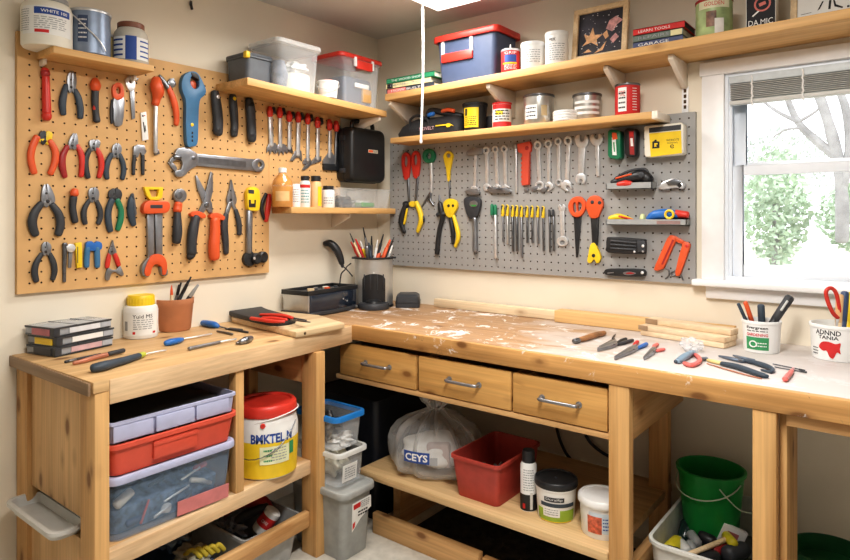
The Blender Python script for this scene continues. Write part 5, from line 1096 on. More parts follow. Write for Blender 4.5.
# ================================================================== lower back shelf
z = SL
yf = -.165; xa, xb = xY(396, yf), xY(458, yf)
t = thing('tool_bag', 'black soft tool bag with yellow print on the lower shelf', 'bag', ((xa+xb)/2, yf+.06, z))
BAGM = plain('bag_black', (.020, .020, .022), .75, bump=.4)
cy = yf+.065; Lb = xb-xa; hb = .085
bm = loft(bmesh.new(), [rrect((xa+xb)/2, cy, Lb, .125, .03, z+.001), rrect((xa+xb)/2, cy, Lb+.006, .13, .035, z+.02), rrect((xa+xb)/2+.01, cy, Lb-.02, .12, .04, z+hb*.65), rrect((xa+xb)/2+.025, cy, Lb*.8, .085, .04, z+hb*.95), rrect((xa+xb)/2+.03, cy, Lb*.7, .04, .02, z+hb*1.08)])
obj('body', bm, BAGM, t)
obj('handle', tube(bezier([(xa+Lb*.22, yf+.01, z+hb*.55), (xa+Lb*.24, yf+.004, z+hb*1.0), (xa+Lb*.34, yf+.004, z+hb*1.22), (xa+Lb*.5, yf+.006, z+hb*.95), (xa+Lb*.54, yf+.01, z+hb*.6)], 5), .007, n=8), BLACK, t)
letters('TOUGH', t, CHAR, (xa+Lb*.33, yf-.0045, z+.031), XP, ZP, Lb*.2, .018); letters('NOVELT', t, plain('pink_ink', (.75, .45, .50), .6), (xa+Lb*.52, yf-.0045, z+.031), XP, ZP, Lb*.24, .016)
obj('print', add_prism(bmesh.new(), [[V((xa+Lb*a, yf-.0035, z+b)) for a, b in ((.66, .036), (.82, .036), (.84, .026), (.88, .026), (.90, .034), (.95, .028), (.90, .040), (.86, .046), (.82, .042), (.66, .042))]], V((0, -.001, 0))), YEL, t)
q = thing('hose', 'blue and black coil lying on top of the black tool bag', 'hose', (xa+Lb*.6, cy, z+hb))
sw3(q, 'coil', BLACK, [(xa+Lb*.45, cy-.03, z+hb*1.05), (xa+Lb*.5, cy-.03, z+hb*1.45), (xa+Lb*.62, cy-.025, z+hb*1.40), (xa+Lb*.8, cy-.01, z+hb*1.15), (xa+Lb*.95, cy, z+hb*1.0)], [.012, .016, .016, .018, .014]); sw3(q, 'blue_end', BLUE, [(xa+Lb*.52, cy-.05, z+hb*1.18), (xa+Lb*.60, cy-.055, z+hb*1.22)], .012); sw3(q, 'orange_end', ORANGE, [(xa+Lb*.70, cy-.03, z+hb*1.36), (xa+Lb*.80, cy-.035, z+hb*1.40), (xa+Lb*.88, cy-.03, z+hb*1.3)], .010)
t, p, r, h, a = tubY('grout_bucket', 'black bucket with a yellow label on the lower shelf', 'bucket', 475, 12.0, 103.5, -.11, z, BLACK, BLACK, .014, 1.06, .9)
wrap_patch(t, YEL, p, r*.945, a-.42, r*1.35, p.z+h*.10, p.z+h*.80, r1=r*.99); scribble(t, INK, p, r*.97, a-.42, p.z+h*.16, p.z+h*.5, r*1.0, 5, RN); wrap_patch(t, INK, p, r+.001, a-.8, r*.22, p.z+h*.52, p.z+h*.76, 'emblem')
p = onY(490, 100, -.06); p.z = z+.001; t = cylthing('dark_box', 'small black box tucked behind the black bucket', 'box', p); obj('body', box(p.x-.03, p.x+.03, -.08, -.02, z+.001, z+.075), BLACK, t, bev=.004)
t, p, r, h, a = tubY('varnish_tin', 'red and white tin with a red lid right of the black bucket', 'tin', 502, 9.6, 103, -.12, z, PAPER, INKR, .010, 1.02)
wrap_patch(t, INKR, p, r, a, r*2.4, p.z+h*.03, p.z+h*.22); wrap_patch(t, INKR, p, r, a, r*2.4, p.z+h*.72, p.z+h*.90, 'label_band'); wrap_patch(t, YEL, p, r, a-.3, r*.8, p.z+h*.48, p.z+h*.66, 'label_band'); scribble(t, INK, p, r+.001, a, p.z+h*.26, p.z+h*.7, r*1.6, 4, RN)
TIN = plain('tinplate', (.62, .61, .58), .3, .85, .15, 14)
t, p, r, h, a = tubY('metal_tin', 'wide silver tin with a dark lid on the lower shelf', 'tin', 538.8, 15.2, 95.5, -.10, z, TIN, STEELD, .012, 1.04)
wrap_patch(t, PAPER, p, r, a-.55, r*.9, p.z+h*.16, p.z+h*.62); c_ = [(math.cos(k*PI/10), math.sin(k*PI/10)) for k in range(20)]
scribble(t, INK, p, r+.0008, a-.55, p.z+h*.2, p.z+h*.58, r*.7, 3, RN); wrap_patch(t, plain('tin_tan', (.50, .38, .22), .5), p, r, a+.35, r*.4, p.z+h*.25, p.z+h*.6)
rr = random.Random(8)
for k in range(4):
    p = onY(566, 100, -.125); p.z = z+.001+k*.0115; t = cylthing('round_plastic_ware', 'white round container lid, %s of four on the lower shelf' % ('lowest', 'second from the bottom', 'third from the bottom', 'topmost')[k], 'dish', p, 'stack of white lids')  # stacked container lids, though filed under dish
    r = hw(13, p); can(t, 'disc', WHITE, p, [(0, 0), (r*.96, 0), (r, .003), (r, .008), (r*.96, .0105), (r*.8, .009), (0, .009)])
t, p, r, h, a = tubY('metal_tin', 'silver tin with a dark lid behind the stack of white lids', 'tin', 587, 13.8, 94.5, -.08, z, TIN, STEELD, .012, 1.05)
for k in range(3): wrap_patch(t, PAPER, p, r, a, r*2, p.z+h*(.2+k*.2), p.z+h*(.3+k*.2))
t, p, r, h, a = tubY('paint_tin', 'red tin with a dark lid at the right end of the lower shelf', 'tin', 627.5, 12., 84.5, -.115, z, INKR, STEELD, .010, 1.03)
wrap_patch(t, PAPER, p, r, a-.45, r*.75, p.z+h*.10, p.z+h*.85); scribble(t, INK, p, r+.0008, a-.45, p.z+h*.15, p.z+h*.75, r*.6, 4, RN); wrap_letters('FIRE', t, INKR, p, r+.0016, a-.45, p.z+h*.66, r*.55, h*.16); scribble(t, PAPER, p, r, a+.6, p.z+h*.1, p.z+h*.85, r*.4, 9, RN)

# ================================================================== window blind
yb = .012; xa, xb = WXL+.016, WX1-.016
t = thing('window_blind', 'raised grey slatted blind at the top of the window', 'blind', ((xa+xb)/2, yb, 1.80))
obj('headrail', box(xa, xb, -.012, .026, 1.893, 1.922), plain('rail_blue_white', (.62, .68, .72), .4), t, bev=.002)
BLN = plain('blind_slat', (.56, .55, .53), .5)
for k in range(9): obj('slat', box(xa+.004, xb-.004, -.014, .026, 1.832+k*.0068, 1.8342+k*.0068), BLN, t)
obj('bottom_rail', box(xa+.002, xb-.002, -.014, .027, 1.812, 1.826), LGREY, t, bev=.002)
for u in (752, 803): 
    x = onY(u, 80, -.016).x; obj('ladder_cord', tube([(x+.0015*math.sin(k*1.9), -.017, 1.80+k*.0095) for k in range(13)], .0028, n=6), WHITE, t)
    obj('ladder_tape', tube([(x+.008*math.sin(k*2.1+1), -.0165, 1.80+k*.006) for k in range(17)], .0014, n=6), WHITE, t)
# ================================================================== things lying and standing on the left bench
ZB = .9012
BENCH = Board(lambda u, v, o: onZ(u, v, ZB+o), (0, 0, 1))
# three stacked parts organizers
A_, B_, D_ = V((.168, -1.784, 0)), V((.012, -1.814, 0)), V((.118, -1.571, 0))
ex = (D_-A_); L1 = ex.length; ex.normalize(); ey = ZP.cross(ex).normalized(); ey = ey if ey.dot(B_-A_) > 0 else -ey; L2 = .15
ORGC = clear('organizer_clear', (.55, .58, .62), .45, .12); SMOKE = plain('organizer_dark', (.05, .055, .065), .35)
labs3 = [('bottom parts organizer of the stack of three, grey with pink contents', plain('org_pink', (.62, .42, .45), .5), SMOKE), ('middle parts organizer of the stack of three, with a yellow block', WHITE, YEL), ('top parts organizer of the stack of three, with dark frame and pink block', plain('org_white', (.70, .72, .76), .4), plain('org_rose', (.45, .16, .18), .5))]
for k, (lab, lm, em) in enumerate(labs3):
    z0 = ZB+k*.0335; sh = (0, .004, -.006)[k]
    o = A_+ex*sh; c = o+ex*L1/2+ey*L2/2+ZP*(z0+.016)
    t = thing('parts_organizer', lab, 'organizer', (c.x, c.y, z0), 'stack of parts organizers')
    obj('tray', obox(c-ZP*.012, ex, ey, ZP, L1/2, L2/2, .004), SMOKE, t, bev=.002)
    fr = bmesh.new()
    for s in (-1, 1): obox(c+ex*s*(L1/2-.004), ex, ey, ZP, .004, L2/2, .015, fr)
    for s in (-1, 1): obox(c+ey*s*(L2/2-.001), ex, ey, ZP, L1/2-.008, .001, .012, fr)
    obj('wall', fr, ORGC, t)
    obj('lid', obox(c+ZP*.0145, ex, ey, ZP, L1/2, L2/2, .0015), ORGC, t, bev=.001)
    obj('edge_frame', obox(c-ey*(L2/2+.0005)+ZP*.013, ex, ey, ZP, L1/2+.001, .0025, .003), SMOKE, t); obj('edge_frame', obox(c-ex*(L1/2)+ZP*.013, ex, ey, ZP, .0025, L2/2, .003), SMOKE, t)
    obj('corner', obox(c-ex*(L1/2-.010)-ey*(L2/2-.010), ex, ey, ZP, .0115, .0115, .0158), SMOKE, t, bev=.002)
    obj('label', obox(c-ey*(L2/2+.0008)+ex*.006, ex, ey, ZP, L1*.27, .0012, .009), lm, t); obj('label', obox(c-ey*(L2/2+.0008)+ex*L1*.40, ex, ey, ZP, L1*.09, .0012, .009), plain('org_grey', (.42, .45, .50), .5), t)
    obj('contents', obox(c-ex*L1*.5+ey*-.01-ZP*.001, ex, ey, ZP, .004, L2*.30, .011), em, t); obj('contents', obox(c+ex*L1*.04-ZP*.004, ex, ey, ZP, L1*.38, L2*.42, .008), lm, t)
    obj('divider', obox(c+ex*L1*.22+ZP*.0165, ex, ey, ZP, .0015, L2/2, .0006), SMOKE, t); obj('divider', obox(c-ex*L1*.12+ZP*.0165, ex, ey, ZP, .0012, L2/2, .0006), SMOKE, t)
# white jar with yellow lid
p = V((.075, -1.42, ZB)); p = onZ(141, 336.5, ZB); r = hw(16, p); h = (340-300.5)*depth(p)/FOC+.006; a = facing(p)
t = cylthing('glue_jar', 'white jar with a bright yellow lid beside the terracotta pot', 'jar', p)
can(t, 'body', WHITE, p, [(0, 0), (r*.95, 0), (r, .005), (r, h*.66), (r*.94, h*.75), (r*.72, h*.80), (0, h*.80)]); can(t, 'lid', YEL, p+ZP*h*.78, [(0, 0), (r*.80, 0), (r*.80, h*.20), (r*.74, h*.24), (0, h*.24)])
for k in range(30):
    if k % 2 == 0: q = a+(k-15)*.12; c = p+V((r*.80*math.cos(q), r*.80*math.sin(q), h*.88)); obj('lid_rib', obox(c, V((-math.sin(q), math.cos(q), 0)), V((math.cos(q), math.sin(q), 0)), ZP, .0015, .001, h*.08), YEL, t) if k < 24 else None
wrap_patch(t, PAPER, p, r, a, r*2.3, p.z+h*.08, p.z+h*.64); wrap_letters('Yuid MS', t, INK, p, r+.0014, a+.1, p.z+h*.54, r*1.2, h*.09); scribble(t, INKGR, p, r+.0008, a+.15, p.z+h*.22, p.z+h*.48, r*1.2, 5, RN); wrap_patch(t, INKR, p, r+.0008, a-.4, r*.16, p.z+h*.12, p.z+h*.18, 'dot'); wrap_patch(t, INKR, p, r+.0008, a+.8, r*.2, p.z+h*.12, p.z+h*.17, 'dot'); wrap_patch(t, INKGR, p, r+.0008, a-.95, r*.25, p.z+h*.2, p.z+h*.42, 'dot')
# terracotta pot with pens
p = onZ(174, 329.5, ZB); r = hw(18.6, p); h = (333-302.5)*depth(p)/FOC+.004
TERRA = plain('terracotta', (.56, .25, .13), .75, var=.10, scale=14)
t = cylthing('terracotta_pot', 'terracotta pot full of pens and brushes on the left bench', 'pot', p); can(t, 'body', TERRA, p, [(0, .0), (r*.80, 0), (r*.86, .006), (r*.98, h*.8), (r*1.01, h*.82), (r*1.01, h), (r*.92, h), (r*.88, h*.75), (r*.78, .012), (0, .012)])
crop(BENCH, 10, 270, .2706)
def stick(name, lab, base, top, segs, group, cat='pen'):
    """slim tool standing in a pot: list of (fraction, radius, material) sections from base to tip"""
    t = thing(name, lab, cat, base, group); base = V(base); top = V(top)
    f0 = 0
    for f1, r0, r1, m, nm in segs:
        obj(nm, tube([base.lerp(top, f0), base.lerp(top, f1)], [r0, r1], n=8), m, t); f0 = f1
    return t
def top_at(u, v, near): 
    d = sight(u, v); k = (near-CAM).dot(FW)
    return CAM+d*k
pens = [((151, 288), 'black pen leaning farthest left in the terracotta pot', BLACK, CHAR), ((157, 284), 'slate pen second from left in the terracotta pot', SLATE, CHAR), ((160, 279), 'grey pencil near the left of the terracotta pot', GREYP, BLACK), ((166, 281), 'orange-handled brush in the terracotta pot', ORANGE, ORANGE), ((176, 269), 'tallest thin dark rod standing in the terracotta pot', BLACK, CHAR),
        ((179, 285), 'yellow and black pencil in the terracotta pot', YEL, BLACK), ((181, 283), 'steel scriber right of centre in the terracotta pot', STEELM, BLACK), ((188, 281), 'black pen with hooked clip in the terracotta pot', BLACK, BLACK), ((191, 277), 'slim dark pen leaning right in the terracotta pot', CHAR, BLACK), ((198, 285), 'grey-tipped black marker leaning farthest right in the terracotta pot', BLACK, GREYP), ((171, 283), 'cream wooden stick in the terracotta pot', BEECH, ORANGE)]
for i, ((u, v), lab, m1, m2) in enumerate(pens):
    q = 2*PI*i/len(pens); tp = top_at(u, v, p+V((0, .01*math.sin(q*3), 0))); base = p+V((r*.40*math.cos(q), r*.40*math.sin(q), .02)); th = .0026 if v < 272 else (.0085 if i in (3, 9) else .006)
    stick('pen', lab, base, tp, [(.72, th, th, m1, 'barrel'), (1., th*1.05, th*.6, m2, 'tip')], 'pens in the terracotta pot')
# tools lying on the left bench
LB_ = 'tools lying on the left bench'
crop(BENCH, 20, 300, .2118)
t = driver('large slate screwdriver with lime accents lying at the left bench corner', [(345, 322, 25), (390, 312, 28), (450, 296, 24), (510, 280, 21), (560, 264, 18)], SLATE, [(585, 256), (690, 236)], 5, group=LB_)
sweep(t, 'collar', plain('lime_accent', (.50, .55, .08), .4), [(566, 262, 17), (584, 256, 15)], .9); sweep(t, 'end_dot', plain('lime_accent', (0, 0, 0)), [(350, 316, 9), (366, 312, 9)], .5, lift=.016)
t = driver('dark slim chisel lying behind the silver and red chisel', [(215, 292, 8), (260, 280, 7), (330, 266, 7), (380, 256, 7)], CHAR, None, 4, name='chisel', cat='chisel', group=LB_); sweep(t, 'ferrule', STEELM, [(232, 288, 8), (262, 280, 8)], .8)
t = driver('silver and copper bodied chisel with a black grip on the left bench', [(255, 298, 11), (300, 287, 13), (360, 270, 14), (410, 258, 14)], plain('copper_body', (.48, .20, .13), .35, .3), [(420, 254), (488, 238)], 13, name='chisel', cat='chisel', group=LB_, sm=CHAR); sweep(t, 'nose', STEEL, [(268, 294, 9), (300, 286, 10)], .9, lift=.002)
crop(BENCH, 150, 300, .2353)
t = driver('blue-handled screwdriver nearest the terracotta pot', [(66, 184, 14), (90, 178, 17), (120, 172, 15), (136, 168, 11)], BLUE, [(138, 166), (262, 144)], 4.5, group=LB_)
t = driver('long grey steel punch lying beside the blue screwdriver', [(168, 206, 10), (200, 199, 9), (300, 178, 8)], STEELM, [(300, 178), (366, 166)], 5, name='punch', cat='punch', group=LB_, sm=STEEL); sweep(t, 'butt', BLACK, [(166, 206, 9), (174, 204, 9)], .9)
t = driver('shorter blue-handled screwdriver behind the long punch', [(226, 98, 15), (250, 101, 17), (275, 106, 16), (290, 112, 10)], BLUE, [(292, 112), (330, 122)], 4, group=LB_, sm=STEELD)
t = driver('short dark bit lying left of the black tool tray', [(286, 132, 5), (320, 138, 6), (350, 145, 6)], STEELD, None, 4, name='drill_bit', cat='drill bit', group='dark bits on the left bench'); t = driver('longer dark bit lying beside the wooden board', [(322, 122, 5), (370, 128, 6), (416, 137, 5)], CHAR, [(340, 120), (392, 126)], 5, name='drill_bit', cat='drill bit', group='dark bits on the left bench', sm=STEELD)
t = tool('drill_chuck', 'small grey metal chuck lying in front of the wooden board', 'chuck', (405, 175), LB_); sweep(t, 'body', STEELM, [(385, 178, 14), (410, 170, 17), (428, 162, 14)], .9); sweep(t, 'jaws', STEELD, [(368, 184, 7), (384, 178, 11)], .9); sweep(t, 'collar', STEELD, [(404, 171, 18), (410, 169, 18)], .92)
# wooden board, black tray and red pliers on it
bd = thing('cutting_board', 'thick wooden board lying across the bench corner under the black tray', 'board', (.3, -.9, ZB))
bpts = [(.03, -1.00), (.545, -1.065), (.545, -.80), (.30, -.72), (.05, -.76)]
obj('board', slab(bpts, ZB, ZB+.024), BEECHY, bd, bev=.004); obj('nail_hole', lathe([(.006, 0), (.006, .001)], (.5455, -1.02, ZB+.012), 12, XP), HOLE, bd)
zt = ZB+.0245; crop(Board(lambda u, v, o: onZ(u, v, zt+o), (0, 0, 1)), 150, 300, .2353)
t = tool('tool_tray', 'black rectangular tool pouch with a red-handled snips on it', 'pouch', (470, 85))
obj('pouch', add_prism(bmesh.new(), [[pt(x, y, 0) for x, y in smooth2([(334, 66), (350, 50), (460, 44), (500, 58), (612, 92), (606, 102), (540, 112), (470, 104), (420, 92)], 3)]], ZP*.022), BLKR, t, bev=.005)
zt2 = zt+.0225; crop(Board(lambda u, v, o: onZ(u, v, zt2+o), (0, 0, 1)), 150, 300, .2353)
t = tool('hand_snips', 'red-handled snips lying on the black pouch', 'snips', (540, 70))
sweep(t, 'handle', RED, [(432, 78, 12), (470, 84, 13), (520, 90, 12), (570, 92, 9)], .7); sweep(t, 'handle', RED, [(470, 62, 9), (520, 64, 12), (570, 68, 14), (604, 76, 9)], .7); sweep(t, 'handle', RED, [(480, 76, 10), (530, 78, 12), (580, 84, 9)], .7, lift=.004); sweep(t, 'blade', STEELD, [(600, 84, 7), (650, 90, 8), (680, 94, 5)], .5); sweep(t, 'blade', CHAR, [(604, 76, 6), (640, 82, 7), (664, 86, 5)], .5)

# ================================================================== bench corner: oven-like caddy, canister, box
n_ = V((.200, -.70, ZB)); rgt = V((.165, -.335, ZB)); ex = (rgt-n_); Lx = ex.length; ex.normalize(); ey = V((-ex.y, ex.x, 0)); Ly = .17; H = .12
c = n_+ex*Lx/2+ey*Ly/2
OV = thing('tool_caddy', 'steel and black oven-shaped caddy with an open tray top in the bench corner', 'caddy', (c.x, c.y, ZB))
def pr(a, b, z): return n_+ex*a+ey*b+ZP*z
obj('base', obox(c+ZP*.010, ex, ey, ZP, Lx/2+.006, Ly/2+.004, .010), BLACK, OV, bev=.004)
obj('body', obox(c+ZP*.061, ex, ey, ZP, Lx/2-.004, Ly/2-.002, .043), BRUSH, OV, bev=.004)
gl = plain('dark_glass', (.02, .03, .05), .08, spec=.8); P = bezier([pr(.012, -.002, 0), pr(Lx*.3, -.020, 0), pr(Lx*.7, -.022, 0), pr(Lx-.012, -.004, 0)], 6)
bm = bmesh.new(); lp = [q+ZP*.020 for q in P]+[pr(Lx-.012, .01, .020), pr(.012, .01, .020)]; add_prism(bm, [lp], ZP*.080); obj('front_window', bm, gl, OV, bev=.003)
bm = bmesh.new(); lp = [q+ZP*.002 for q in [V(x) for x in P]]; lp = [q-ey*.006 for q in lp]+[pr(Lx, .02, .002), pr(0, .02, .002)]; add_prism(bm, [lp], ZP*.018); obj('front_sill', bm, CHAR, OV, bev=.003)
for q, m in ((Lx*.62, STEEL), (Lx*.70, GREYP), (Lx*.66, STEELD)): obj('dial', lathe([(.004, 0), (.004, .004), (.002, .005)], pr(q, -.0215, .06+.012*math.sin(q*40)), 12, -ey), m, OV)
obj('knob', lathe([(.007, 0), (.006, .008)], pr(Lx*.93, -.012, .012), 14, -ey), BRUSH, OV)
bm = bmesh.new()
for s in (-1, 1): obox(c+ey*s*(Ly/2-.002)+ZP*.110, ex, ey, ZP, Lx/2+.002, .005, .011, bm)
for s in (-1, 1): obox(c+ex*s*(Lx/2-.004)+ZP*.110, ex, ey, ZP, .006, Ly/2, .011, bm)
obj('tray_rim', bm, BLACK, OV, bev=.002); obj('tray_floor', obox(c+ZP*.1045, ex, ey, ZP, Lx/2-.01, Ly/2-.006, .001), CHAR, OV)
for q, (a, b, m) in enumerate(((.3, .5, BEECH), (.62, .55, CREAM), (.55, .35, ORANGE), (.45, .6, STEELM), (.75, .4, CHAR))):
    k = thing('scrap_piece', ['small wooden offcut in the tray of the corner caddy', 'cream scrap in the tray of the corner caddy', 'orange scrap in the tray of the corner caddy', 'grey metal scrap in the tray of the corner caddy', 'black scrap at the right of the corner caddy tray'][q], 'scrap', pr(Lx*a, Ly*b, .106), 'scraps in the caddy tray')
    obj('piece', obox(pr(Lx*a, Ly*b, .106+.007), (ex+ey*.4*(q-2)).normalized(), (ey-ex*.4*(q-2)).normalized(), ZP, .016-.002*q, .010, .007), m, k, bev=.002)
# curved brush handle standing in the caddy
q0 = pr(Lx*.92, Ly*.55, .106); dq = depth(q0)
def atd(u, v, d): return CAM+sight(u, v)*d
t = thing('heat_gun', 'black curved handle tool with a red button standing behind the caddy', 'hand tool', q0)
crop(BENCH, 270, 225, .18824); cq = lambda x, y: atd(270+x*.18824, 225+y*.18824, dq)
P = bezier([cq(290, 100), cq(320, 98), cq(350, 125), (cq(370, 165)), cq(382, 205)], 6); obj('grip', tube(P, [.014+.007*math.sin(PI*i/(len(P)-1)) for i in range(len(P))], n=14), BLACK, t); obj('button', tube([cq(334, 100), cq(356, 124)], .007, n=10), RED, t)
obj('neck', tube([cq(380, 200), cq(386, 222)], [.010, .008], n=10), CHAR, t); obj('stem', tube(bezier([cq(388, 220), cq(400, 235), cq(378, 262), q0], 5), .0035, n=8), BLACK, t); obj('cord', tube(bezier([cq(430, 204), cq(404, 228), cq(420, 250), cq(438, 272)], 5), .003, n=8), BLACK, t)
# steel canister
pc = V((.180, -.225, ZB)); r = hw(19.0, pc); h = (304-256)*depth(pc)/FOC; a = facing(pc)
t = cylthing('steel_canister', 'brushed steel canister with a dark opening, packed with brushes and screwdrivers', 'canister', pc)
can(t, 'body', BRUSH, pc, [(0, .0), (r, .0), (r, h), (r*.9, h), (r*.88, .02), (0, .02)], 40); can(t, 'rim', BLACK, pc+ZP*(h-.004), [(r*.9, 0), (r*1.05, .0), (r*1.07, .006), (r*1.03, .010), (r*.88, .010), (r*.88, .002)], 40, )
for q in (a-1.25, a+1.3): obj('rim_tab', obox(pc+V((r*1.1*math.cos(q), r*1.1*math.sin(q), h+.002)), V((math.cos(q), math.sin(q), 0)), V((-math.sin(q), math.cos(q), 0)), ZP, .010, .007, .005), BLACK, t, bev=.002)
can(t, 'foot', BLACK, pc, [(r*1.02, 0), (r*1.05, .004), (r*1.02, .012), (r*.98, .012)], 40)
# arched dark recess
n = 16; bm = bmesh.new(); w_ = r*1.25
def arch(rr_, grow): 
    o = []
    for s, z in [(-1, .014), (1, .014), (1, h*.60)]+[(math.cos(k*PI/8), h*.60+.030*math.sin(k*PI/8)) for k in range(1, 8)]+[(-1, h*.60)]: 
        q = a+s*(w_/2+grow)/r; o.append(V((pc.x+rr_*math.cos(q), pc.y+rr_*math.sin(q), pc.z+z+(grow if z > .05 else -grow))))
    return o
for k in range(16):
    x0_, x1_ = -1+k/8, -1+(k+1)/8; zt_ = lambda x: h*.58+.030*math.sqrt(max(0, 1-x*x)); pp = lambda x, zz: V((pc.x+r*1.006*math.cos(a+x*w_/2/r), pc.y+r*1.006*math.sin(a+x*w_/2/r), pc.z+zz))
    quad(bm, [pp(x0_, .014), pp(x1_, .014), pp(x1_, zt_(x1_)), pp(x0_, zt_(x0_))])
obj('opening', bm, BLACK, t, smooth=0)
for s in (-.5, -.17, .17, .5): q = a+s*w_/r*.8; obj('grille_bar', tube([V((pc.x+r*1.015*math.cos(q), pc.y+r*1.015*math.sin(q), pc.z+h*.38)), V((pc.x+r*1.015*math.cos(q), pc.y+r*1.015*math.sin(q), pc.z+h*.68))], .003, n=8), CHAR, t)
bc = pc+V((math.cos(a), math.sin(a), 0))*r*.98; br = hw(15.2, bc); 
can(t, 'drip_base', CHAR, bc, [(0, 0), (br, 0), (br*1.02, .006), (br*1.0, .024), (br*.94, .030), (br*.6, .031), (br*.55, .028), (0, .028)], 36)
obj('drip_dish', lathe([(br*.55, 0), (br*.5, .012), (br*.3, .018), (0, .020)], bc+ZP*.028, 28), BLACK, t); obj('mark', lathe([(.004, 0), (.004, .002)], pc+V((r*1.0*math.cos(a), r*1.0*math.sin(a), h*.72)), 10, V((math.cos(a), math.sin(a), 0))), WHITE, t)
cq = lambda x, y, d=0: atd(270+x*.18824, 225+y*.18824, depth(pc)+d)
sticks = [((425, 45), BEECH, 'thin wooden brush at the far left of the steel canister', .0035), ((430, 90), RED, 'red-handled screwdriver second from left in the steel canister', .006), ((455, 75), INKR, 'red brush with a pale tip in the steel canister', .0055), ((480, 85), YEL, 'yellow-tipped brush in the steel canister', .005), ((495, 14), BLACK, 'tallest brush with a black tip in the steel canister', .004), ((508, 70), STEELM, 'broad silver tool in the middle of the steel canister', .008),
          ((540, 60), CHAR, 'dark grey brush right of the silver tool in the canister', .005), ((572, 80), WHITE, 'white-handled brush in the steel canister', .005), ((602, 50), BLACK, 'black-tipped tool right of centre in the canister', .005), ((590, 110), ORANGE, 'orange-red screwdriver in the steel canister', .008), ((638, 80), ORANGE, 'orange-red handle leaning right in the steel canister', .008), ((658, 65), BLACK, 'black-tipped brush farthest right in the steel canister', .004), ((650, 110), GREYP, 'grey pen at the right rim of the steel canister', .005), ((525, 95), SLATE, 'slate pen in the middle of the steel canister', .005)]
for i, ((x, y), m, lab, th) in enumerate(sticks):
    q = 2*PI*i/len(sticks); base = pc+V((r*.45*math.cos(q), r*.45*math.sin(q), .024)); tp = cq(x, y, .03*math.sin(q*2))
    th *= 1.35; stick('brush', lab, base, tp, [(.55, th, th, STEELM if m in (RED, ORANGE) else m, 'shaft'), (.86, th*1.1, th*1.15, m, 'handle'), (1., th*.9, th*.5, BLACK if m in (BEECH, BLACK, CHAR) else (WHITE if i % 3 == 0 else m), 'tip')], 'brushes and drivers in the steel canister', 'brush')
p = V((.325, -.115, ZB)); 
t = thing('black_block', 'small black block-shaped box right of the steel canister', 'box', p)
obj('body', loft(bmesh.new(), [rrect(p.x, p.y, .125, .15, .012, ZB, .65), rrect(p.x, p.y, .128, .153, .014, ZB+.02, .65), rrect(p.x, p.y, .118, .145, .014, ZB+.056, .65), rrect(p.x, p.y, .09, .12, .014, ZB+.066, .65)]), CHAR, t); 
obj('seam', loft(bmesh.new(), [rrect(p.x, p.y, .1288, .1538, .014, ZB+.022, .65), rrect(p.x, p.y, .1288, .1538, .014, ZB+.026, .65)]), BLACK, t)

# ================================================================== timber and tools on the back bench
def timber(name, label, p0, p1, wd, ht, z0, m, cat='plank', group=None, bev=.003):
    p0 = V((*p0, 0)); p1 = V((*p1, 0)); e = (p1-p0).normalized(); f = V((-e.y, e.x, 0)); c = (p0+p1)/2+f*wd/2
    t = thing(name, label, cat, (c.x, c.y, z0), group); obj('plank', obox(c+ZP*(z0+ht/2), e, f, ZP, (p1-p0).length/2, wd/2, ht/2), m, t, bev=bev); return t, c, e, f
BPALE = wood('pale_batten', (.88, .72, .50), (.74, .55, .34), 0, knots=.1)
timber('timber_batten', 'thin pale batten lying against the back wall left of the beam', (.45, -.055), (1.15, -.055), .035, .042, ZB, BPALE, 'batten')
timber('timber_beam', 'thick orange-brown beam against the back wall behind the plank stack', (1.165, -.10), (1.90, -.10), .075, .052, ZB, wood('beam_wood', (.80, .52, .24), (.62, .36, .14), 0, knots=.1), 'beam')
ST = wood('stack_wood', (.86, .68, .47), (.66, .46, .28), 0, knots=.15)
def fromto(a, b): A = onZ(*a, ZB); B_ = onZ(*b, ZB); return (A.x, A.y), (B_.x, B_.y)
timber('timber_plank', 'bottom plank of the short stack on the back bench', (1.578, -.172), (1.905, -.252), .095, .020, ZB, ST, group='stack of short planks')
t, c, e, f = timber('timber_plank', 'middle plank of the short stack on the back bench', (1.572, -.170), (1.908, -.250), .09, .020, ZB+.0205, ST, group='stack of short planks'); obj('end_face', obox(V((1.572, -.170, 0))+e*.018+ZP*(ZB+.0205+.010)-f*.001, e, f, ZP, .02, .001, .009), ENDG, t)
t, c, e, f = timber('timber_plank', 'top plank of the short stack with a dark end', (1.585, -.128), (1.918, -.205), .06, .022, ZB+.041, ST, group='stack of short planks'); obj('end_face', obox(V((1.585, -.128, 0))+e*.025+ZP*(ZB+.041+.011)-f*.001, e, f, ZP, .026, .001, .010), ENDG, t)
crop(BENCH, 560, 320, .1647); BT = 'tools lying on the back bench'
t = driver('brown wooden-handled knife lying left of the small pliers', [(110, 122, 18), (150, 112, 20), (210, 92, 21), (268, 78, 17)], plain('brown_handle', (.36, .17, .07), .5, var=.35, scale=20), None, 3, name='chisel', cat='knife', group=BT)
sweep(t, 'ferrule', STEELD, [(88, 128, 19), (112, 122, 19)], .9); sweep(t, 'stripe', ORANGE, [(180, 96, 9), (232, 82, 9)], .5, lift=.010)
def lying(label, tip, piv, hs, m, nm='pliers'):
    t = tool(nm, label, 'pliers', piv, BT); w = 17
    a_ = V((tip[0]-piv[0], tip[1]-piv[1])); b_ = V((-a_.y, a_.x)).normalized()
    for s, lf in ((1, 0), (-1, .001)): plate(t, 'jaw', STEELM, [(piv[0]+a_.x*q+b_.x*w*z*s, piv[1]+a_.y*q+b_.y*w*z*s) for q, z in ((-.15, .05), (-.15, .8), (.2, .9), (1, .25), (1, .02))], .010, lf, .001)
    for pa, mm_ in zip(hs, m): sweep(t, 'handle', mm_, pa, .8)
    bolt(t, piv[0], piv[1], 7, .003, .011); return t
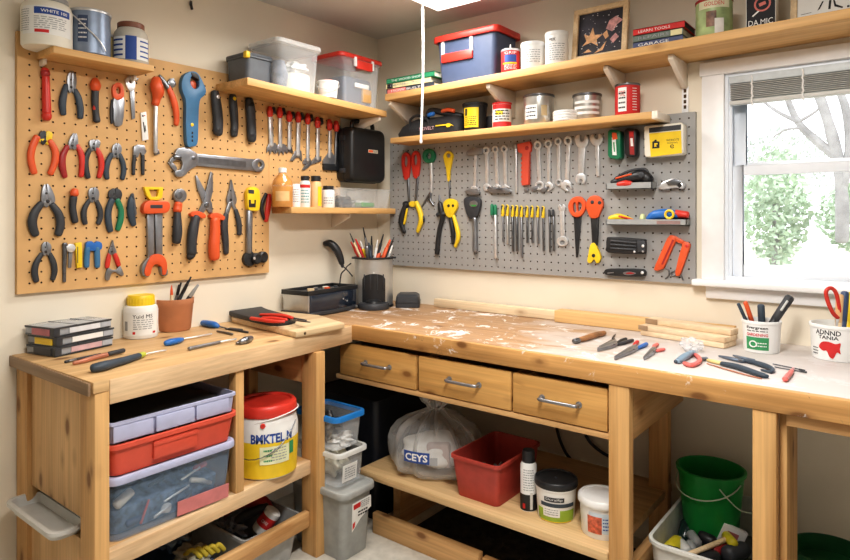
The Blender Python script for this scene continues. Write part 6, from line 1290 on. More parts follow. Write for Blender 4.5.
lying('small pliers with black handles pointing left, nearest the brown knife', (226, 188), (330, 150), [[(340, 152, 9), (380, 140, 14), (420, 128, 14), (440, 122, 12)], [(340, 142, 8), (370, 124, 11), (400, 114, 12)]], (CHAR, BLACK))
lying('small pliers with blue and red handles, tips toward the viewer', (330, 240), (450, 180), [[(455, 178, 9), (490, 162, 15), (524, 146, 15)], [(440, 172, 8), (455, 148, 13), (470, 132, 13)]], (BLUE, INKR))
lying('small pliers with red handles, right of the blue-handled pair', (508, 242), (570, 190), [[(576, 190, 9), (606, 182, 14), (630, 178, 13)], [(566, 182, 8), (572, 160, 14), (590, 148, 14)]], (plain('coral', (.75, .16, .14), .4), plain('coral', (0, 0, 0))))
t = tool('scriber', 'small dark scrap of wire on the bench beside the brown knife', 'wire', (328, 105), BT); sweep(t, 'wire', BLACK, [(318, 112, 5), (326, 98, 6), (336, 88, 4)], .8); sweep(t, 'wire_end', STEELD, [(240, 160, 4), (300, 130, 6), (330, 112, 5)], .8)
crop(BENCH, 660, 330, .18824)
CORAL = plain('coral', (0, 0, 0))
t = tool('tape_gun', 'small blue-grey tool with a red looped handle on the back bench', 'hand tool', (150, 165), BT)
sweep(t, 'body', plain('blue_grey_tool', (.22, .32, .42), .4), [(95, 165, 18), (125, 145, 22), (160, 125, 20), (178, 118, 14)], .8); sweep(t, 'nose', SLATE, [(82, 168, 12), (98, 162, 17)], .9); sweep(t, 'loop', CORAL, [(130, 176, 12), (160, 186, 15), (195, 178, 14), (212, 158, 13), (195, 136, 12), (180, 130, 10)], .9)
sweep(t, 'tail', STEELD, [(214, 156, 13), (246, 152, 14)], .8)
t = tool('plastic_bag', 'small crumpled clear plastic bag behind the blue-grey tool', 'bag', (165, 100)); c = pt(165, 112); bm = bmesh.new(); bmesh.ops.create_icosphere(bm, subdivisions=3, radius=1)
for v in bm.verts: f = 1+.16*math.sin(v.co.x*8+v.co.y*6)+.12*math.sin(v.co.z*11+v.co.y*7); v.co = c+V((v.co.x*.038*f, v.co.y*.030*f, .024+v.co.z*.023*f))
obj('bag', bm, clear('bag_clear', (.85, .88, .92), .3, .2), t)
t = tool('pliers', 'large long-nosed pliers with dark slate handles and a yellow joint on the bench', 'pliers', (440, 195), BT)
sweep(t, 'joint', plain('joint_yellow', (.70, .55, .25), .4), [(256, 160, 12), (290, 168, 14), (322, 176, 14)], .8); sweep(t, 'handle', SLATE, [(330, 178, 16), (400, 192, 20), (480, 218, 20), (545, 240, 18), (570, 246, 14)], .8); sweep(t, 'handle', SLATE, [(440, 160, 14), (500, 172, 17), (560, 190, 18), (596, 208, 15), (588, 222, 11), (540, 212, 8)], .8)
sweep(t, 'jaw', plain('slate_jaw', (.16, .20, .26), .35, .5), [(316, 138, 8), (370, 150, 14), (440, 166, 15)], .7); sweep(t, 'jaw', plain('slate_jaw', (0, 0, 0)), [(390, 134, 6), (440, 148, 11), (500, 160, 10)], .7); bolt(t, 428, 165, 11, .004, .016)
sweep(t, 'lower_edge', plain('copper_body', (0, 0, 0)), [(250, 178, 4), (350, 208, 5), (450, 236, 5), (540, 258, 4)], .8)
for lab, pa in (('thin dark rod lying behind the large long-nosed pliers', [(600, 180, 4), (680, 196, 4), (770, 214, 4)]), ('second thin dark rod ending in a blunt tip beside the tub', [(610, 196, 4), (700, 212, 4), (778, 224, 6)])):
    t = tool('steel_rod', lab, 'rod', pa[1][:2], 'thin rods on the back bench'); sweep(t, 'rod', STEELD, pa, .9); sweep(t, 'tip', CHAR, [(pa[2][0]-30, pa[2][1]-5, 6), pa[2]], .9)
t = tool('chalk_stick', 'short pink-red crayon with a pale tip at the bench front', 'crayon', (680, 245)); sweep(t, 'stick', CORAL, [(664, 262, 16), (684, 238, 15), (700, 218, 12)], .9); sweep(t, 'tip', PINK, [(702, 214, 10), (708, 204, 8)], .9)
# white tubs holding tools
def white_tub(name, label, u, px, vb, vt, group):
    p = onZ(u, vb, ZB); r0 = hw(px, p); c = p+(V((p.x-CAM.x, p.y-CAM.y, 0)).normalized())*r0*.9; c.z = ZB; r = hw(px, c); h = (vb-vt)*depth(p)/FOC-.008
    t = thing(name, label, 'tub', c, group); can(t, 'body', WHITE, c, [(0, 0), (r*.90, 0), (r*.92, .006), (r*.985, h*.9), (r*1.02, h*.91), (r*1.02, h*.99), (r, h), (r*.95, h), (r*.93, h*.9), (r*.86, .01), (0, .01)], 40); return t, c, r, h, facing(c)
t, c, r, h, a = white_tub('tool_tub', 'white tub with a green label holding four tool handles', 761.5, 17.6, 353.5, 319.5, 'white tubs of tools on the back bench')
rl = lambda f: r*(.92+.065*f)
wrap_patch(t, INKG, c, rl(.1), a-.25, r*1.18, ZB+h*.10, ZB+h*.50, r1=rl(.5)+.0006); wrap_letters('Evergreen', t, INK, c, rl(.8)+.001, a-.25, ZB+h*.79, r*1.15, h*.11, bold=.02); wrap_letters('GARDENING', t, INKR, c, rl(.65)+.001, a-.25, ZB+h*.58, r*1.15, h*.09, bold=.02); scribble(t, INK, c, rl(.75), a-.25, ZB+h*.66, ZB+h*.73, r*1.1, 1, RN)
q = a-.45; obj('emblem', tube([V((c.x+(rl(.3)+.002)*math.cos(q+.012/r*math.cos(k*PI/8)), c.y+(rl(.3)+.002)*math.sin(q+.012/r*math.cos(k*PI/8)), ZB+h*.28+.010*math.sin(k*PI/8))) for k in range(16)], .0022, n=6, closed=True), INKW, t); scribble(t, INKW, c, rl(.35), a+.0, ZB+h*.18, ZB+h*.46, r*.5, 3, RN)
def inpot(name, lab, c, dx, u, v, r0, r1, m, m2, cat, group, tipf=.75, h0=.03):
    base = c+V((dx, 0, h0)); tp = atd(u, v, depth(c)); return stick(name, lab, base, tp, [(.5, r0*.7, r0, m, 'shaft'), (1., r0, r1, m2, 'handle')], group, cat)
inpot('chisel', 'slim slate handle leaning left in the green-labelled tub', c, -.02, 738.5, 304, .006, .006, CHAR, SLATE, 'chisel', 'chisels in the green-labelled tub'); inpot('chisel', 'orange and black handle in the green-labelled tub', c, -.008, 745.5, 302.5, .008, .008, BLACK, ORANGE, 'chisel', 'chisels in the green-labelled tub')
inpot('chisel', 'upright dark navy handle in the green-labelled tub', c, .004, 761, 306, .012, .012, SLATE, SLATE, 'chisel', 'chisels in the green-labelled tub'); t2 = inpot('chisel', 'large black handle leaning right in the green-labelled tub', c, -.005, 789.5, 298, .014, .016, BLACK, CHAR, 'chisel', 'chisels in the green-labelled tub')
tp = atd(789.5, 298, depth(c)); bs = c+V((-.005, 0, .03)); obj('inlay', tube([bs.lerp(tp, .72)+(CAM-tp).normalized()*.0145, bs.lerp(tp, .93)+(CAM-tp).normalized()*.0145], .004, n=8), LGREY, t2)
t, c, r, h, a = white_tub('tool_tub', 'white tub with a red picture print at the right edge of the bench', 838, 24.5, 362, 324, 'white tubs of tools on the back bench')
rl = lambda f: r*(.92+.065*f)
wrap_letters('ADNND', t, INK, c, rl(.75)+.001, a-.38, ZB+h*.80, r*.95, h*.14, bold=.02); wrap_letters('TANIA', t, INK, c, rl(.6)+.001, a-.36, ZB+h*.66, r*.75, h*.10, bold=.02)
bm = bmesh.new(); shp = smooth2([(-.55, .05), (-.35, .32), (0, .38), (.35, .30), (.6, .36), (.56, .05), (.6, -.2), (.42, -.12), (.25, -.45), (.05, -.40), (-.1, -.1), (-.3, -.12)], 3); vs = []
for x, y in shp: vs.append(bm.verts.new((x, y, 0)))
bm.faces.new(vs); bmesh.ops.triangulate(bm, faces=bm.faces); bmesh.ops.subdivide_edges(bm, edges=bm.edges, cuts=3, use_grid_fill=True)
for v in bm.verts: q = a-.34+v.co.x*.72; fz = .34+v.co.y*.55; v.co = V((c.x+(rl(fz)+.0015)*math.cos(q), c.y+(rl(fz)+.0015)*math.sin(q), ZB+h*fz))
bmesh.ops.triangulate(bm, faces=bm.faces); obj('red_print', bm, INKR, t, smooth=0); scribble(t, INK, c, rl(.2), a-.95, ZB+h*.12, ZB+h*.36, r*.3, 3, RN)
P = [atd(x_, y_, depth(c)-.005) for x_, y_ in ((838, 318), (833, 313), (828, 302), (826, 292), (830, 288), (835, 291), (838, 300), (840, 312))]
G2 = 'tools in the red-printed tub'
q = thing('scissors', 'red looped scissors handle standing in the red-printed tub', 'scissors', c+ZP*.02, G2); obj('loop', tube(bezier(P, 4), .0065, n=10), RED, q); obj('blade', tube([P[0], c+V((-.01, 0, .02))], [.006, .003], n=8), STEEL, q)
inpot('paddle', 'peach wooden paddle in the red-printed tub', c, 0, 840, 296, .012, .012, BEECH, plain('peach', (0, 0, 0)), 'paddle', G2); inpot('chisel', 'tall navy handle in the red-printed tub', c, .01, 845, 293, .012, .012, NAVY, NAVY, 'chisel', G2); inpot('chisel', 'yellow handle at the right edge in the red-printed tub', c, .02, 851, 294, .010, .012, YEL, YEL, 'chisel', G2); inpot('marker', 'lime green stick leaning in the red-printed tub', c, .0, 853, 310, .006, .006, LIME, plain('lime_accent', (0, 0, 0)), 'stick', G2)
# ================================================================== bins under the left bench
LIL = plain('lilac_plastic', (.46, .48, .66), .4, var=.05)
y0, y1 = -1.796, -1.348; cy = (y0+y1)/2; Ly = y1-y0
zc = .3885; xf = .572
t = thing('storage_bin', 'large clear bin with a lilac lid full of parts under the left bench', 'bin', (.33, cy, zc)); hb = .185
obj('body', bin_bm(.33, cy, zc, .455, Ly-.016, hb, .93, r=.03, rim=.004), CLEARB, t); obj('lid', lid_bm(.335, cy, zc+hb-.004, .475, Ly, .024, r=.035), LIL, t, bev=.002); obj('label', obox((.553, cy+.10, zc+.032), V((.02, 1, 0)).normalized(), V((1, -.02, 0)).normalized(), V((.06, 0, 1)).normalized(), .095, .0015, .024), plain('pink_plate', (.62, .22, .22), .5), t)
rr = random.Random(21)
mats = [(STEEL, 'steel'), (WHITE, 'white'), (CORAL, 'red'), (NAVY, 'navy'), (CREAM, 'cream'), (STEELD, 'dark steel'), (YEL, 'yellow')]
bx = thing('parts_pile', 'dark blue layer of jumbled parts filling the clear bin', 'parts', (.33, cy, zc+.004)); bx['kind'] = 'stuff'
bm = loft(bmesh.new(), [rrect(.32, cy, .37, Ly-.08, .03, zc+.005), rrect(.32, cy, .38, Ly-.07, .03, zc+.08), rrect(.30, cy-.02, .28, Ly-.18, .03, zc+.12)]); obj('pile', bm, plain('parts_pile', (.15, .22, .33), .5, var=.7, scale=40), bx)
items = [((.522, -1.72, .11), (0, .6, .35), .05, .016, CREAM, 'cream roll'), ((.524, -1.66, .05), (.02, .35, .9), .07, .004, CORAL, 'thin red rod'), ((.524, -1.60, .03), (0, 1, .35), .06, .005, STEEL, 'slim steel rod'), ((.524, -1.55, .07), (0, 1, .25), .09, .004, STEEL, 'long steel rod'), ((.524, -1.50, .12), (0, 1, .3), .07, .004, WHITE, 'white rod'), ((.522, -1.58, .03), (0, .3, 1), .012, .020, WHITE, 'white round knob'),
         ((.522, -1.46, .13), (0, 1, .15), .04, .010, CORAL, 'short red handle'), ((.522, -1.47, .085), (0, .8, -.3), .05, .009, CREAM, 'cream tube'), ((.522, -1.44, .07), (0, .7, -.35), .04, .008, STEEL, 'steel tube'), ((.522, -1.69, .03), (0, 1, .1), .04, .012, NAVY, 'navy tube'), ((.522, -1.62, .13), (0, 1, .2), .05, .006, SLATE, 'slate bar'), ((.523, -1.52, .035), (0, .9, .4), .05, .006, STEELM, 'grey bar')]
for (x, y, z), d, L, r, m, nm in items:
    d = V(d).normalized(); c = V((x-r, y, zc+z)); q = thing('loose_part', '%s lying behind the front wall of the large clear bin' % nm, 'part', c, 'parts in the large clear bin'); obj('part', tube([c-d*L*.5, c+d*L*.5], [r, r*.9], n=10), m, q)
zr = zc+hb+.021
t = thing('storage_tray', 'red-orange open tray with dark parts, on the lid of the clear bin', 'tray', (.34, cy, zr)); hr = .098
obj('body', bin_bm(.335, cy, zr, .47, Ly-.008, hr, .94, r=.03, rim=.008, rimh=.014), RBIN, t)
obj('handle_ledge', obox((.566, cy-.01, zr+.05), YP, XP, ZP, .075, .006, .030), RBIN, t, bev=.003); obj('handle_lip', obox((.571, cy-.01, zr+.068), YP, XP, ZP, .078, .005, .006), RBIN, t, bev=.002)
q = thing('parts_pile', 'dark jumbled metal parts heaped in the red-orange tray', 'parts', (.34, cy, zr+.004)); q['kind'] = 'stuff'; bm = bmesh.new()
for _ in range(70):
    c = V((rr.uniform(.2, .53), rr.uniform(y0+.04, y1-.04), zr+rr.uniform(.05, .085))); d = V((rr.gauss(0, 1), rr.gauss(0, 1), rr.gauss(0, .3))).normalized(); add_tube(bm, [c-d*.02, c+d*.02], rr.uniform(.003, .008), n=6)
obj('pile', bm, plain('dark_parts', (.06, .065, .08), .35, .5, .5, 30), q)
zl = zr+hr+.001; hl = .066
t = thing('drawer_tray', 'pale lilac tray with three front panels, top of the bin stack', 'tray', (.34, cy, zl)); obj('body', bin_bm(.33, cy, zl, .47, Ly-.014, hl, .97, r=.012, rim=.005, rimh=.010), LIL, t)
for k in range(3): yy = y0+.07+k*.137; obj('front_panel', obox((.5665, yy+.005, zl+.030), YP, XP, ZP, .062 if k != 1 else .066, .004+.003*(k == 1), .024), LIL, t, bev=.003)
q = thing('dark_interior', 'black fill standing in for the dark interior of the pale lilac tray', 'cloth', (.3, cy, zl+.004)); obj('cloth', loft(bmesh.new(), [rrect(.31, cy, .40, Ly-.05, .03, zl+.006), rrect(.31, cy, .41, Ly-.05, .03, zl+.045), rrect(.30, cy+.01, .34, Ly-.12, .05, zl+.056)]), BLKR, q)  # black fill added to darken the inside of the tray
# grey tray poking out of the side panel
t = thing('storage_tray', 'light grey tray poking out through the side of the left bench', 'tray', (.27, -1.86, .4055))
obj('body', bin_bm(.265, -1.852, .4055, .36, .094, .034, .9, r=.03, rim=.010, rimh=.012), LGREY, t)
# yellow bucket with red lid
p = V((.445, -1.130, .3885)); r = .122; a = facing(p); h = .236; z = p.z
t = cylthing('plaster_bucket', 'yellow and white bucket with a red lid on the left bench shelf', 'bucket', p)
can(t, 'body', WHITE, p, [(0, 0), (r*.90, 0), (r*.95, .008), (r*1.0, h*.55), (r*1.0, h*.78), (r*.93, h*.93), (r*.88, h), (0, h)], 44)
bm = lathe([(r*.955+.0005, .006), (r*1.0+.001, h*.55), (r*1.0+.001, h*.60)], p, 44, close=False); obj('yellow_band', bm, YEL, t)
can(t, 'lid', RED, p+ZP*(h-.006), [(0, 0), (r*.95, 0), (r*.97, .006), (r*.95, .036), (r*.90, .042), (r*.80, .042), (r*.78, .036), (0, .036)], 44)
wrap_letters('BMKTEL N', t, INKB, p, r+.0016, a+.20, z+h*.665, r*1.35, h*.15, bold=.035); wrap_patch(t, plain('pale_label', (.80, .82, .55), .6), p, r+.001, a+.28, r*.95, z+h*.26, z+h*.54); scribble(t, INKG, p, r+.0018, a+.05, z+h*.28, z+h*.52, r*.25, 3, RN); scribble(t, INKGR, p, r+.0018, a+.40, z+h*.30, z+h*.52, r*.5, 5, RN); wrap_patch(t, INKG, p, r+.002, a+.85, r*.18, z+h*.36, z+h*.56, 'mark'); 
wire_handle(t, p, r, z+h*.86, h*.50, a-.5, STEELD, .002)
wire_handle(t, p, r*.9, z+h*.9, -.03, a+1.2, WHITE, .0025, 'rear_handle')
obj('handle_boss', lathe([(.010, 0), (.008, .006)], p+V((r*.98*math.cos(a-.1), r*.98*math.sin(a-.1), h*.87)), 14, V((math.cos(a-.1), math.sin(a-.1), 0))), RED, t)
q = thing('round_plastic_ware', 'pale plastic dish tucked behind the yellow bucket', 'dish', (.22, -1.03, .3885)); can(q, 'dish', CREAM, V((.26, -1.03, .3885)), [(0, 0), (.06, 0), (.07, .03), (.072, .034), (.066, .034), (.058, .006), (0, .006)])
# lower bins on the floor under the shelf
gb = thing('storage_bin', 'grey bin on the floor behind the low rail, holding a red-labelled can', 'bin', (.29, -1.13, 0)); obj('body', bin_bm(.30, -1.135, .001, .40, .27, .178, .85, r=.02, rim=.006), plain('bin_grey', (.40, .41, .41), .45), gb)
q = thing('spray_can', 'white can with a red label tilted inside the grey floor bin', 'can', (.40, -1.06, .10)); c = V((.36, -1.10, .105)); ax = V((.35, .45, .75)).normalized()
obj('body', lathe([(0, 0), (.032, 0), (.034, .004), (.034, .095), (.028, .10), (0, .10)], c, 24, ax), WHITE, q); obj('label', lathe([(.0345, .03), (.0345, .075)], c, 24, ax, close=False), INKR, q); 
u_ = V((.55, -.75, .2)); u_ = (u_-ax*u_.dot(ax)).normalized(); w_ = ax.cross(u_); 
letters('CARE', q, INKW, c+ax*.052+u_*.0348, w_, ax, .030, .012)
q = thing('hand_drill', 'dark red and black tool lying in the grey floor bin', 'hand tool', (.30, -1.05, .12)); sw3(q, 'body', REDD, [(.14, -1.12, .13), (.20, -1.09, .18), (.30, -1.05, .19), (.36, -1.04, .15)], [.03, .035, .032, .02]); sw3(q, 'grip', BLACK, [(.36, -1.06, .19), (.30, -1.13, .16), (.30, -1.20, .13)], [.016, .02, .02])
q = thing('cloth', 'crumpled grey-blue plastic cloth in the grey floor bin', 'cloth', (.28, -1.21, .1)); bm = bmesh.new(); bmesh.ops.create_icosphere(bm, subdivisions=3, radius=1)
def crumple(c, sx, sy, sz, f=7., amp=.18):
    bm = bmesh.new(); bmesh.ops.create_icosphere(bm, subdivisions=4, radius=1)
    for v in bm.verts: k = 1+amp*math.sin(v.co.x*f+v.co.y*(f-2))+amp*.8*math.sin(v.co.z*(f+3)+v.co.y*f)+amp*.5*math.sin(v.co.x*f*2.3-v.co.z*f*1.7); v.co = V(c)+V((v.co.x*sx*k, v.co.y*sy*k, v.co.z*sz*k))
    return bm
obj('cloth', crumple((.30, -1.20, .13), .07, .045, .045), plain('cloth_grey', (.16, .18, .23), .4, var=.3), q)
gb = thing('storage_bin', 'dark navy bin on the floor at the left under the shelf', 'bin', (.29, -1.55, 0)); obj('body', bin_bm(.30, -1.56, .001, .42, .36, .15, .85, r=.06, rim=.006), NAVY, gb)
q = thing('work_gloves', 'yellow and grey work glove bundle on top of the dark navy bin', 'gloves', (.40, -1.40, .15)); obj('bundle', crumple((.40, -1.42, .15), .07, .055, .035, 6, .22), plain('glove_grey', (.42, .42, .36), .8, var=.35), q)
for k in range(5): sw3(q, 'yellow_finger', plain('dull_glove_yellow', (.62, .50, .06), .7), [(.40+.015*k, -1.45+.02*k, .17), (.43+.01*k, -1.44+.02*k, .195), (.455+.005*k, -1.42+.02*k, .17)], .008)
q = thing('blue_cloth', 'crumpled pale blue cloth behind the work glove bundle', 'cloth', (.25, -1.40, .17)); obj('cloth', crumple((.28, -1.43, .20), .06, .05, .05, 6, .2), plain('cloth_blue', (.18, .25, .34), .7, var=.25), q)

def ring_bm(cx, cy, z0, lx, ly, h, w_, r):
    o = lambda d, z: rrect(cx, cy, lx-2*d, ly-2*d, max(.003, r-d), z)
    L = [o(0, z0), o(0, z0+h*.8), o(.002, z0+h), o(w_, z0+h), o(w_, z0)]; bm = bmesh.new(); loft(bm, L+[L[0]], False, False); return bm
# ================================================================== bins in the bench corner
t = thing('storage_bin', 'tall grey bin with grey lid and paper label on the floor by the corner', 'bin', (.49, -.83, 0)); GB2 = plain('bin_mid_grey', (.33, .34, .33), .45)
obj('body', bin_bm(.505, -.842, .001, .325, .17, .255, .9, r=.03, rim=.004), GB2, t); obj('lid', lid_bm(.505, -.842, .252, .355, .20, .026, r=.04, inset=.016), plain('bin_lid_grey', (.38, .39, .38), .4), t, bev=.002)
z0 = .165; nrm = V((1, 0, -.06)).normalized(); lab_c = V((.6625, -.825, z0)); upv = V((.06, 0, 1)).normalized()
obj('label', add_prism(bmesh.new(), [[lab_c+YP*a_+upv*b_ for a_, b_ in ((-.052, .055), (.055, .058), (.060, .008), (.0, -.020), (-.048, -.062))]], XP*.0012), PAPER, t); obj('label_band', add_prism(bmesh.new(), [[lab_c+XP*.0014+YP*a_+upv*b_ for a_, b_ in ((-.046, .048), (-.005, .050), (-.005, .030), (-.044, .028))]], XP*.0005), INKR, t)
obj('label_mark', add_prism(bmesh.new(), [[lab_c+XP*.0014+YP*a_+upv*b_ for a_, b_ in ((-.046, -.028), (-.032, -.022), (-.034, -.044), (-.046, -.052))]], XP*.0005), INKR, t); flat_print(t, INKGR, lab_c+XP*.0013+YP*.022+upv*.038, YP, upv, .05, .03, 4, RN); flat_print(t, INK, lab_c+XP*.0013+YP*.012+upv*.004, YP, upv, .06, .026, 2, RN)
z1 = .279; t = thing('storage_bin', 'clear bin with a pale grey rim standing on the grey lid', 'bin', (.49, -.83, z1)); obj('body', bin_bm(.50, -.835, z1, .25, .16, .136, .92, r=.03, rim=.001, rimh=.004), CLEAR, t); obj('rim', ring_bm(.50, -.835, z1+.123, .275, .185, .016, .016, .035), LGREY, t)
obj('label', obox((.619, -.845, z1+.05), YP, XP, V((.08, 0, 1)).normalized(), .04, .0012, .035), PAPER, t); flat_print(t, INKGR, V((.6205, -.845, z1+.05)), YP, V((.08, 0, 1)), .06, .05, 5, RN)
q = thing('paper_scraps', 'crumpled white paper and rags heaped in the pale-rimmed clear bin', 'rags', (.49, -.83, z1+.005)); q['kind'] = 'stuff'; obj('rags', crumple((.49, -.83, z1+.075), .09, .05, .068, 6, .13), plain('rag_mix', (.50, .48, .40), .8, var=.6, scale=18), q)
q = thing('plastic_sheet', 'crumpled white plastic sheet spilling over the pale-rimmed clear bin', 'sheet', (.54, -.80, z1+.13)); obj('sheet', crumple((.535, -.80, z1+.152), .045, .045, .028, 5, .25), WHITE, q)
z2 = z1+.142; t = thing('storage_bin', 'clear bin with a bright blue rim on top of the bin stack', 'bin', (.47, -.83, z2)); obj('body', bin_bm(.49, -.83, z2, .235, .16, .135, .9, r=.03, rim=.001, rimh=.004), CLEAR, t); obj('rim', ring_bm(.49, -.83, z2+.120, .26, .185, .02, .015, .035), plain('rim_blue', (.02, .20, .55), .4), t)
q = thing('black_bag', 'black plastic bag inside the blue-rimmed clear bin', 'bag', (.46, -.83, z2+.1)); obj('bag', crumple((.46, -.83, z2+.068), .075, .048, .055, 6, .15), BLACK, q)
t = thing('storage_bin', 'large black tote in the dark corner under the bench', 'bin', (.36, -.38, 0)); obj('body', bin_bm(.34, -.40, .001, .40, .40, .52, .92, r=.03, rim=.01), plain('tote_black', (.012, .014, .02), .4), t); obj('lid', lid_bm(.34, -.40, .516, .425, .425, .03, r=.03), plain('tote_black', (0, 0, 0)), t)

# ================================================================== on the shelf under the back bench
z = .2925
BAGC = clear('bag_film', (.82, .82, .82), .22, .22)
c = V((.800, -.500, z)); t = thing('trash_bag', 'knotted translucent white bag with blue print on the low back shelf', 'bag', c)
rings = []; bm = bmesh.new(); n = 56
prof = [(0, .0), (.165, .002), (.188, .014), (.196, .04), (.192, .075), (.184, .11), (.170, .145), (.146, .180), (.108, .208), (.070, .228), (.042, .242), (.030, .252), (.034, .264), (.050, .280), (.058, .298), (.054, .310)]
vsr = []
for r_, h_ in prof:
    if r_ == 0: vsr.append([bm.verts.new(c+ZP*h_)]); continue
    pl = .05+.16*max(0, min(1, (h_-.04)/.2))
    vsr.append([bm.verts.new(c+V((r_*1.05*math.cos(2*PI*k/n), r_*.92*math.sin(2*PI*k/n), h_))*1+V((math.cos(2*PI*k/n), math.sin(2*PI*k/n), 0))*r_*pl*(math.sin(k*PI*2*9/n+h_*8)+.6*math.sin(k*PI*2*14/n+2))+ZP*(.004*math.sin(k*3.7) if h_ > .3 else 0)) for k in range(n)])
for A1, B1 in zip(vsr, vsr[1:]):
    for k in range(n): bm.faces.new((A1[0], B1[(k+1) % n], B1[k])) if len(A1) == 1 else bm.faces.new((A1[k], A1[(k+1) % n], B1[(k+1) % n], B1[k]))
obj('film', bm, BAGC, t, smooth=80)
obj('tie', tube([c+V((.033*math.cos(k*PI/8), .030*math.sin(k*PI/8), .252)) for k in range(16)], .006, n=8, closed=True), BAGC, t)
a = facing(c)-.40; rp = .206; wrap_patch(t, INKB, (c.x, c.y), rp, a, .115, z+.082, z+.128, 'blue_print'); wrap_letters('CEYS', t, INKW, (c.x, c.y), rp+.002, a, z+.105, .10, .03, bold=.03); wrap_patch(t, INKGR, (c.x, c.y), rp, a+.36, .03, z+.078, z+.11, 'print')
q = thing('paper_sack', 'white paper sack and packets inside the knotted bag', 'sack', c+ZP*.004); obj('sack', crumple((c.x, c.y-.01, z+.074), .140, .12, .068, 4, .06), PAPER, q)
q = thing('packet', 'pink-grey packet inside the knotted bag at the right', 'packet', (c.x+.08, c.y-.05, z+.06)); obj('packet', obox((c.x+.075, c.y-.075, z+.085), V((.9, .3, .1)).normalized(), V((-.3, .9, 0)).normalized(), V((-.1, 0, 1)).normalized(), .05, .02, .05), plain('packet_pink', (.55, .45, .43), .6), q, bev=.01)
# red bin
t = thing('storage_bin', 'dark red open bin on the low shelf between bag and spray can', 'bin', (1.13, -.53, z)); obj('body', bin_bm(1.13, -.535, z, .215, .33, .162, .86, r=.02, rim=.006), plain('bin_brick', (.42, .06, .045), .45), t)
q = thing('metal_scraps', 'grey metal scraps lying in the dark red bin', 'scrap', (1.13, -.52, z+.01)); q['kind'] = 'stuff'; bm = bmesh.new()
for _ in range(40):
    cc = V((rr.uniform(1.06, 1.2), rr.uniform(-.64, -.42), z+rr.uniform(.02, .09))); d = V((rr.gauss(0, 1), rr.gauss(0, 1), rr.gauss(0, .5))).normalized(); add_tube(bm, [cc-d*.015, cc+d*.015], rr.uniform(.004, .010), n=6)
obj('scraps', bm, plain('scrap_mix', (.20, .20, .21), .4, .5, .6, 30), q)
def upright(name, label, cat, u, v, px, prof_fn, group=None, back=.9):
    p = onZ(u, v, z); r = hw(px, p); d = V((p.x-CAM.x, p.y-CAM.y, 0)).normalized(); c = p+d*r*back; c.z = z; return thing(name, label, cat, c, group), c, r, facing(c)
t, c, r, a = upright('spray_can', 'black and white spray can standing right of the dark red bin', 'spray can', 528.5, 511.5, 8.2, None); h = .205
can(t, 'body', WHITE, c, [(0, 0), (r, 0), (r, h*.80), (r*.8, h*.85), (0, h*.85)]); obj('base_band', lathe([(r+.0006, .002), (r+.0006, h*.30)], c, 32, close=False), BLACK, t); can(t, 'cap', BLACK, c+ZP*h*.82, [(0, 0), (r*.80, 0), (r*.78, h*.20), (r*.7, h*.24), (0, h*.24)])
wrap_patch(t, INKR, c, r+.001, a-.55, r*.35, z+h*.05, z+h*.14, 'mark'); wrap_patch(t, LGREY, c, r+.001, a+.35, r*.35, z+h*.04, z+h*.34, 'mark'); scribble(t, INKGR, c, r+.0005, a, z+h*.36, z+h*.76, r*1.3, 9, RN)
t, c, r, a = upright('filler_tub', 'white tub with black lid and green label on the low shelf', 'tub', 556, 524, 21.5, None); h = .135
can(t, 'body', WHITE, c, [(0, 0), (r*.84, 0), (r*.86, .004), (r*.95, h*.8), (r*.99, h*.82), (r*.99, h*.9), (0, h*.9)], 44); can(t, 'lid', BLACK, c+ZP*h*.86, [(0, 0), (r*1.0, 0), (r*1.03, .005), (r*1.02, .020), (r*.97, .024), (r*.90, .024), (r*.88, .020), (0, .020)], 44); obj('lid_pip', lathe([(.005, 0), (.004, .003)], c+ZP*(h*.86+.020), 10), CHAR, t)
ra = lambda f: r*(.86+.11*f)
wrap_patch(t, plain('filler_green', (.33, .48, .06), .5), c, ra(.05), a, r*1.9, z+h*.04, z+h*.34, r1=ra(.36)); wrap_patch(t, PAPER, c, ra(.2)+.001, a-.25, r*.8, z+h*.16, z+h*.42, r1=ra(.45)+.001); wrap_patch(t, SLATE, c, ra(.5), a+.1, r*1.7, z+h*.42, z+h*.52, r1=ra(.58)); wrap_patch(t, CHAR, c, ra(.62), a-.1, r*.95, z+h*.56, z+h*.68, r1=ra(.75)); wrap_letters('Duralfip', t, INKW, c, ra(.72)+.0012, a-.1, z+h*.62, r*.8, h*.08); scribble(t, INKGR, c, ra(.36)+.001, a-.25, z+h*.2, z+h*.38, r*.65, 3, RN); wrap_patch(t, YEL, c, ra(.03), a, r*1.6, z+h*.015, z+h*.04, r1=ra(.05))
t, c, r, a = upright('paint_tub', 'white tub with a white lid and a small red picture, by the bench post', 'tub', 602, 541, 23.5, None); h = .125; c_ = c
can(t, 'body', WHITE, c, [(0, 0), (r*.86, 0), (r*.88, .004), (r*.95, h*.85), (0, h*.85)], 44); can(t, 'lid', WHITE, c+ZP*h*.82, [(0, 0), (r*1.0, 0), (r*1.04, .004), (r*1.03, .020), (r*.96, .026), (r*.86, .026), (r*.84, .022), (r*.5, .023), (0, .022)], 44)
wrap_patch(t, plain('pale_blue_label', (.62, .72, .80), .5), c, r*.90, a+.05, r*1.2, z+h*.18, z+h*.72, r1=r*.945); wrap_patch(t, plain('fruit_red', (.55, .13, .07), .5, var=.5, scale=70), c, r*.905, a-.35, r*.62, z+h*.16, z+h*.62, 'print', r1=r*.942); scribble(t, INKB, c, r*.935, a+.25, z+h*.26, z+h*.62, r*.4, 4, RN)
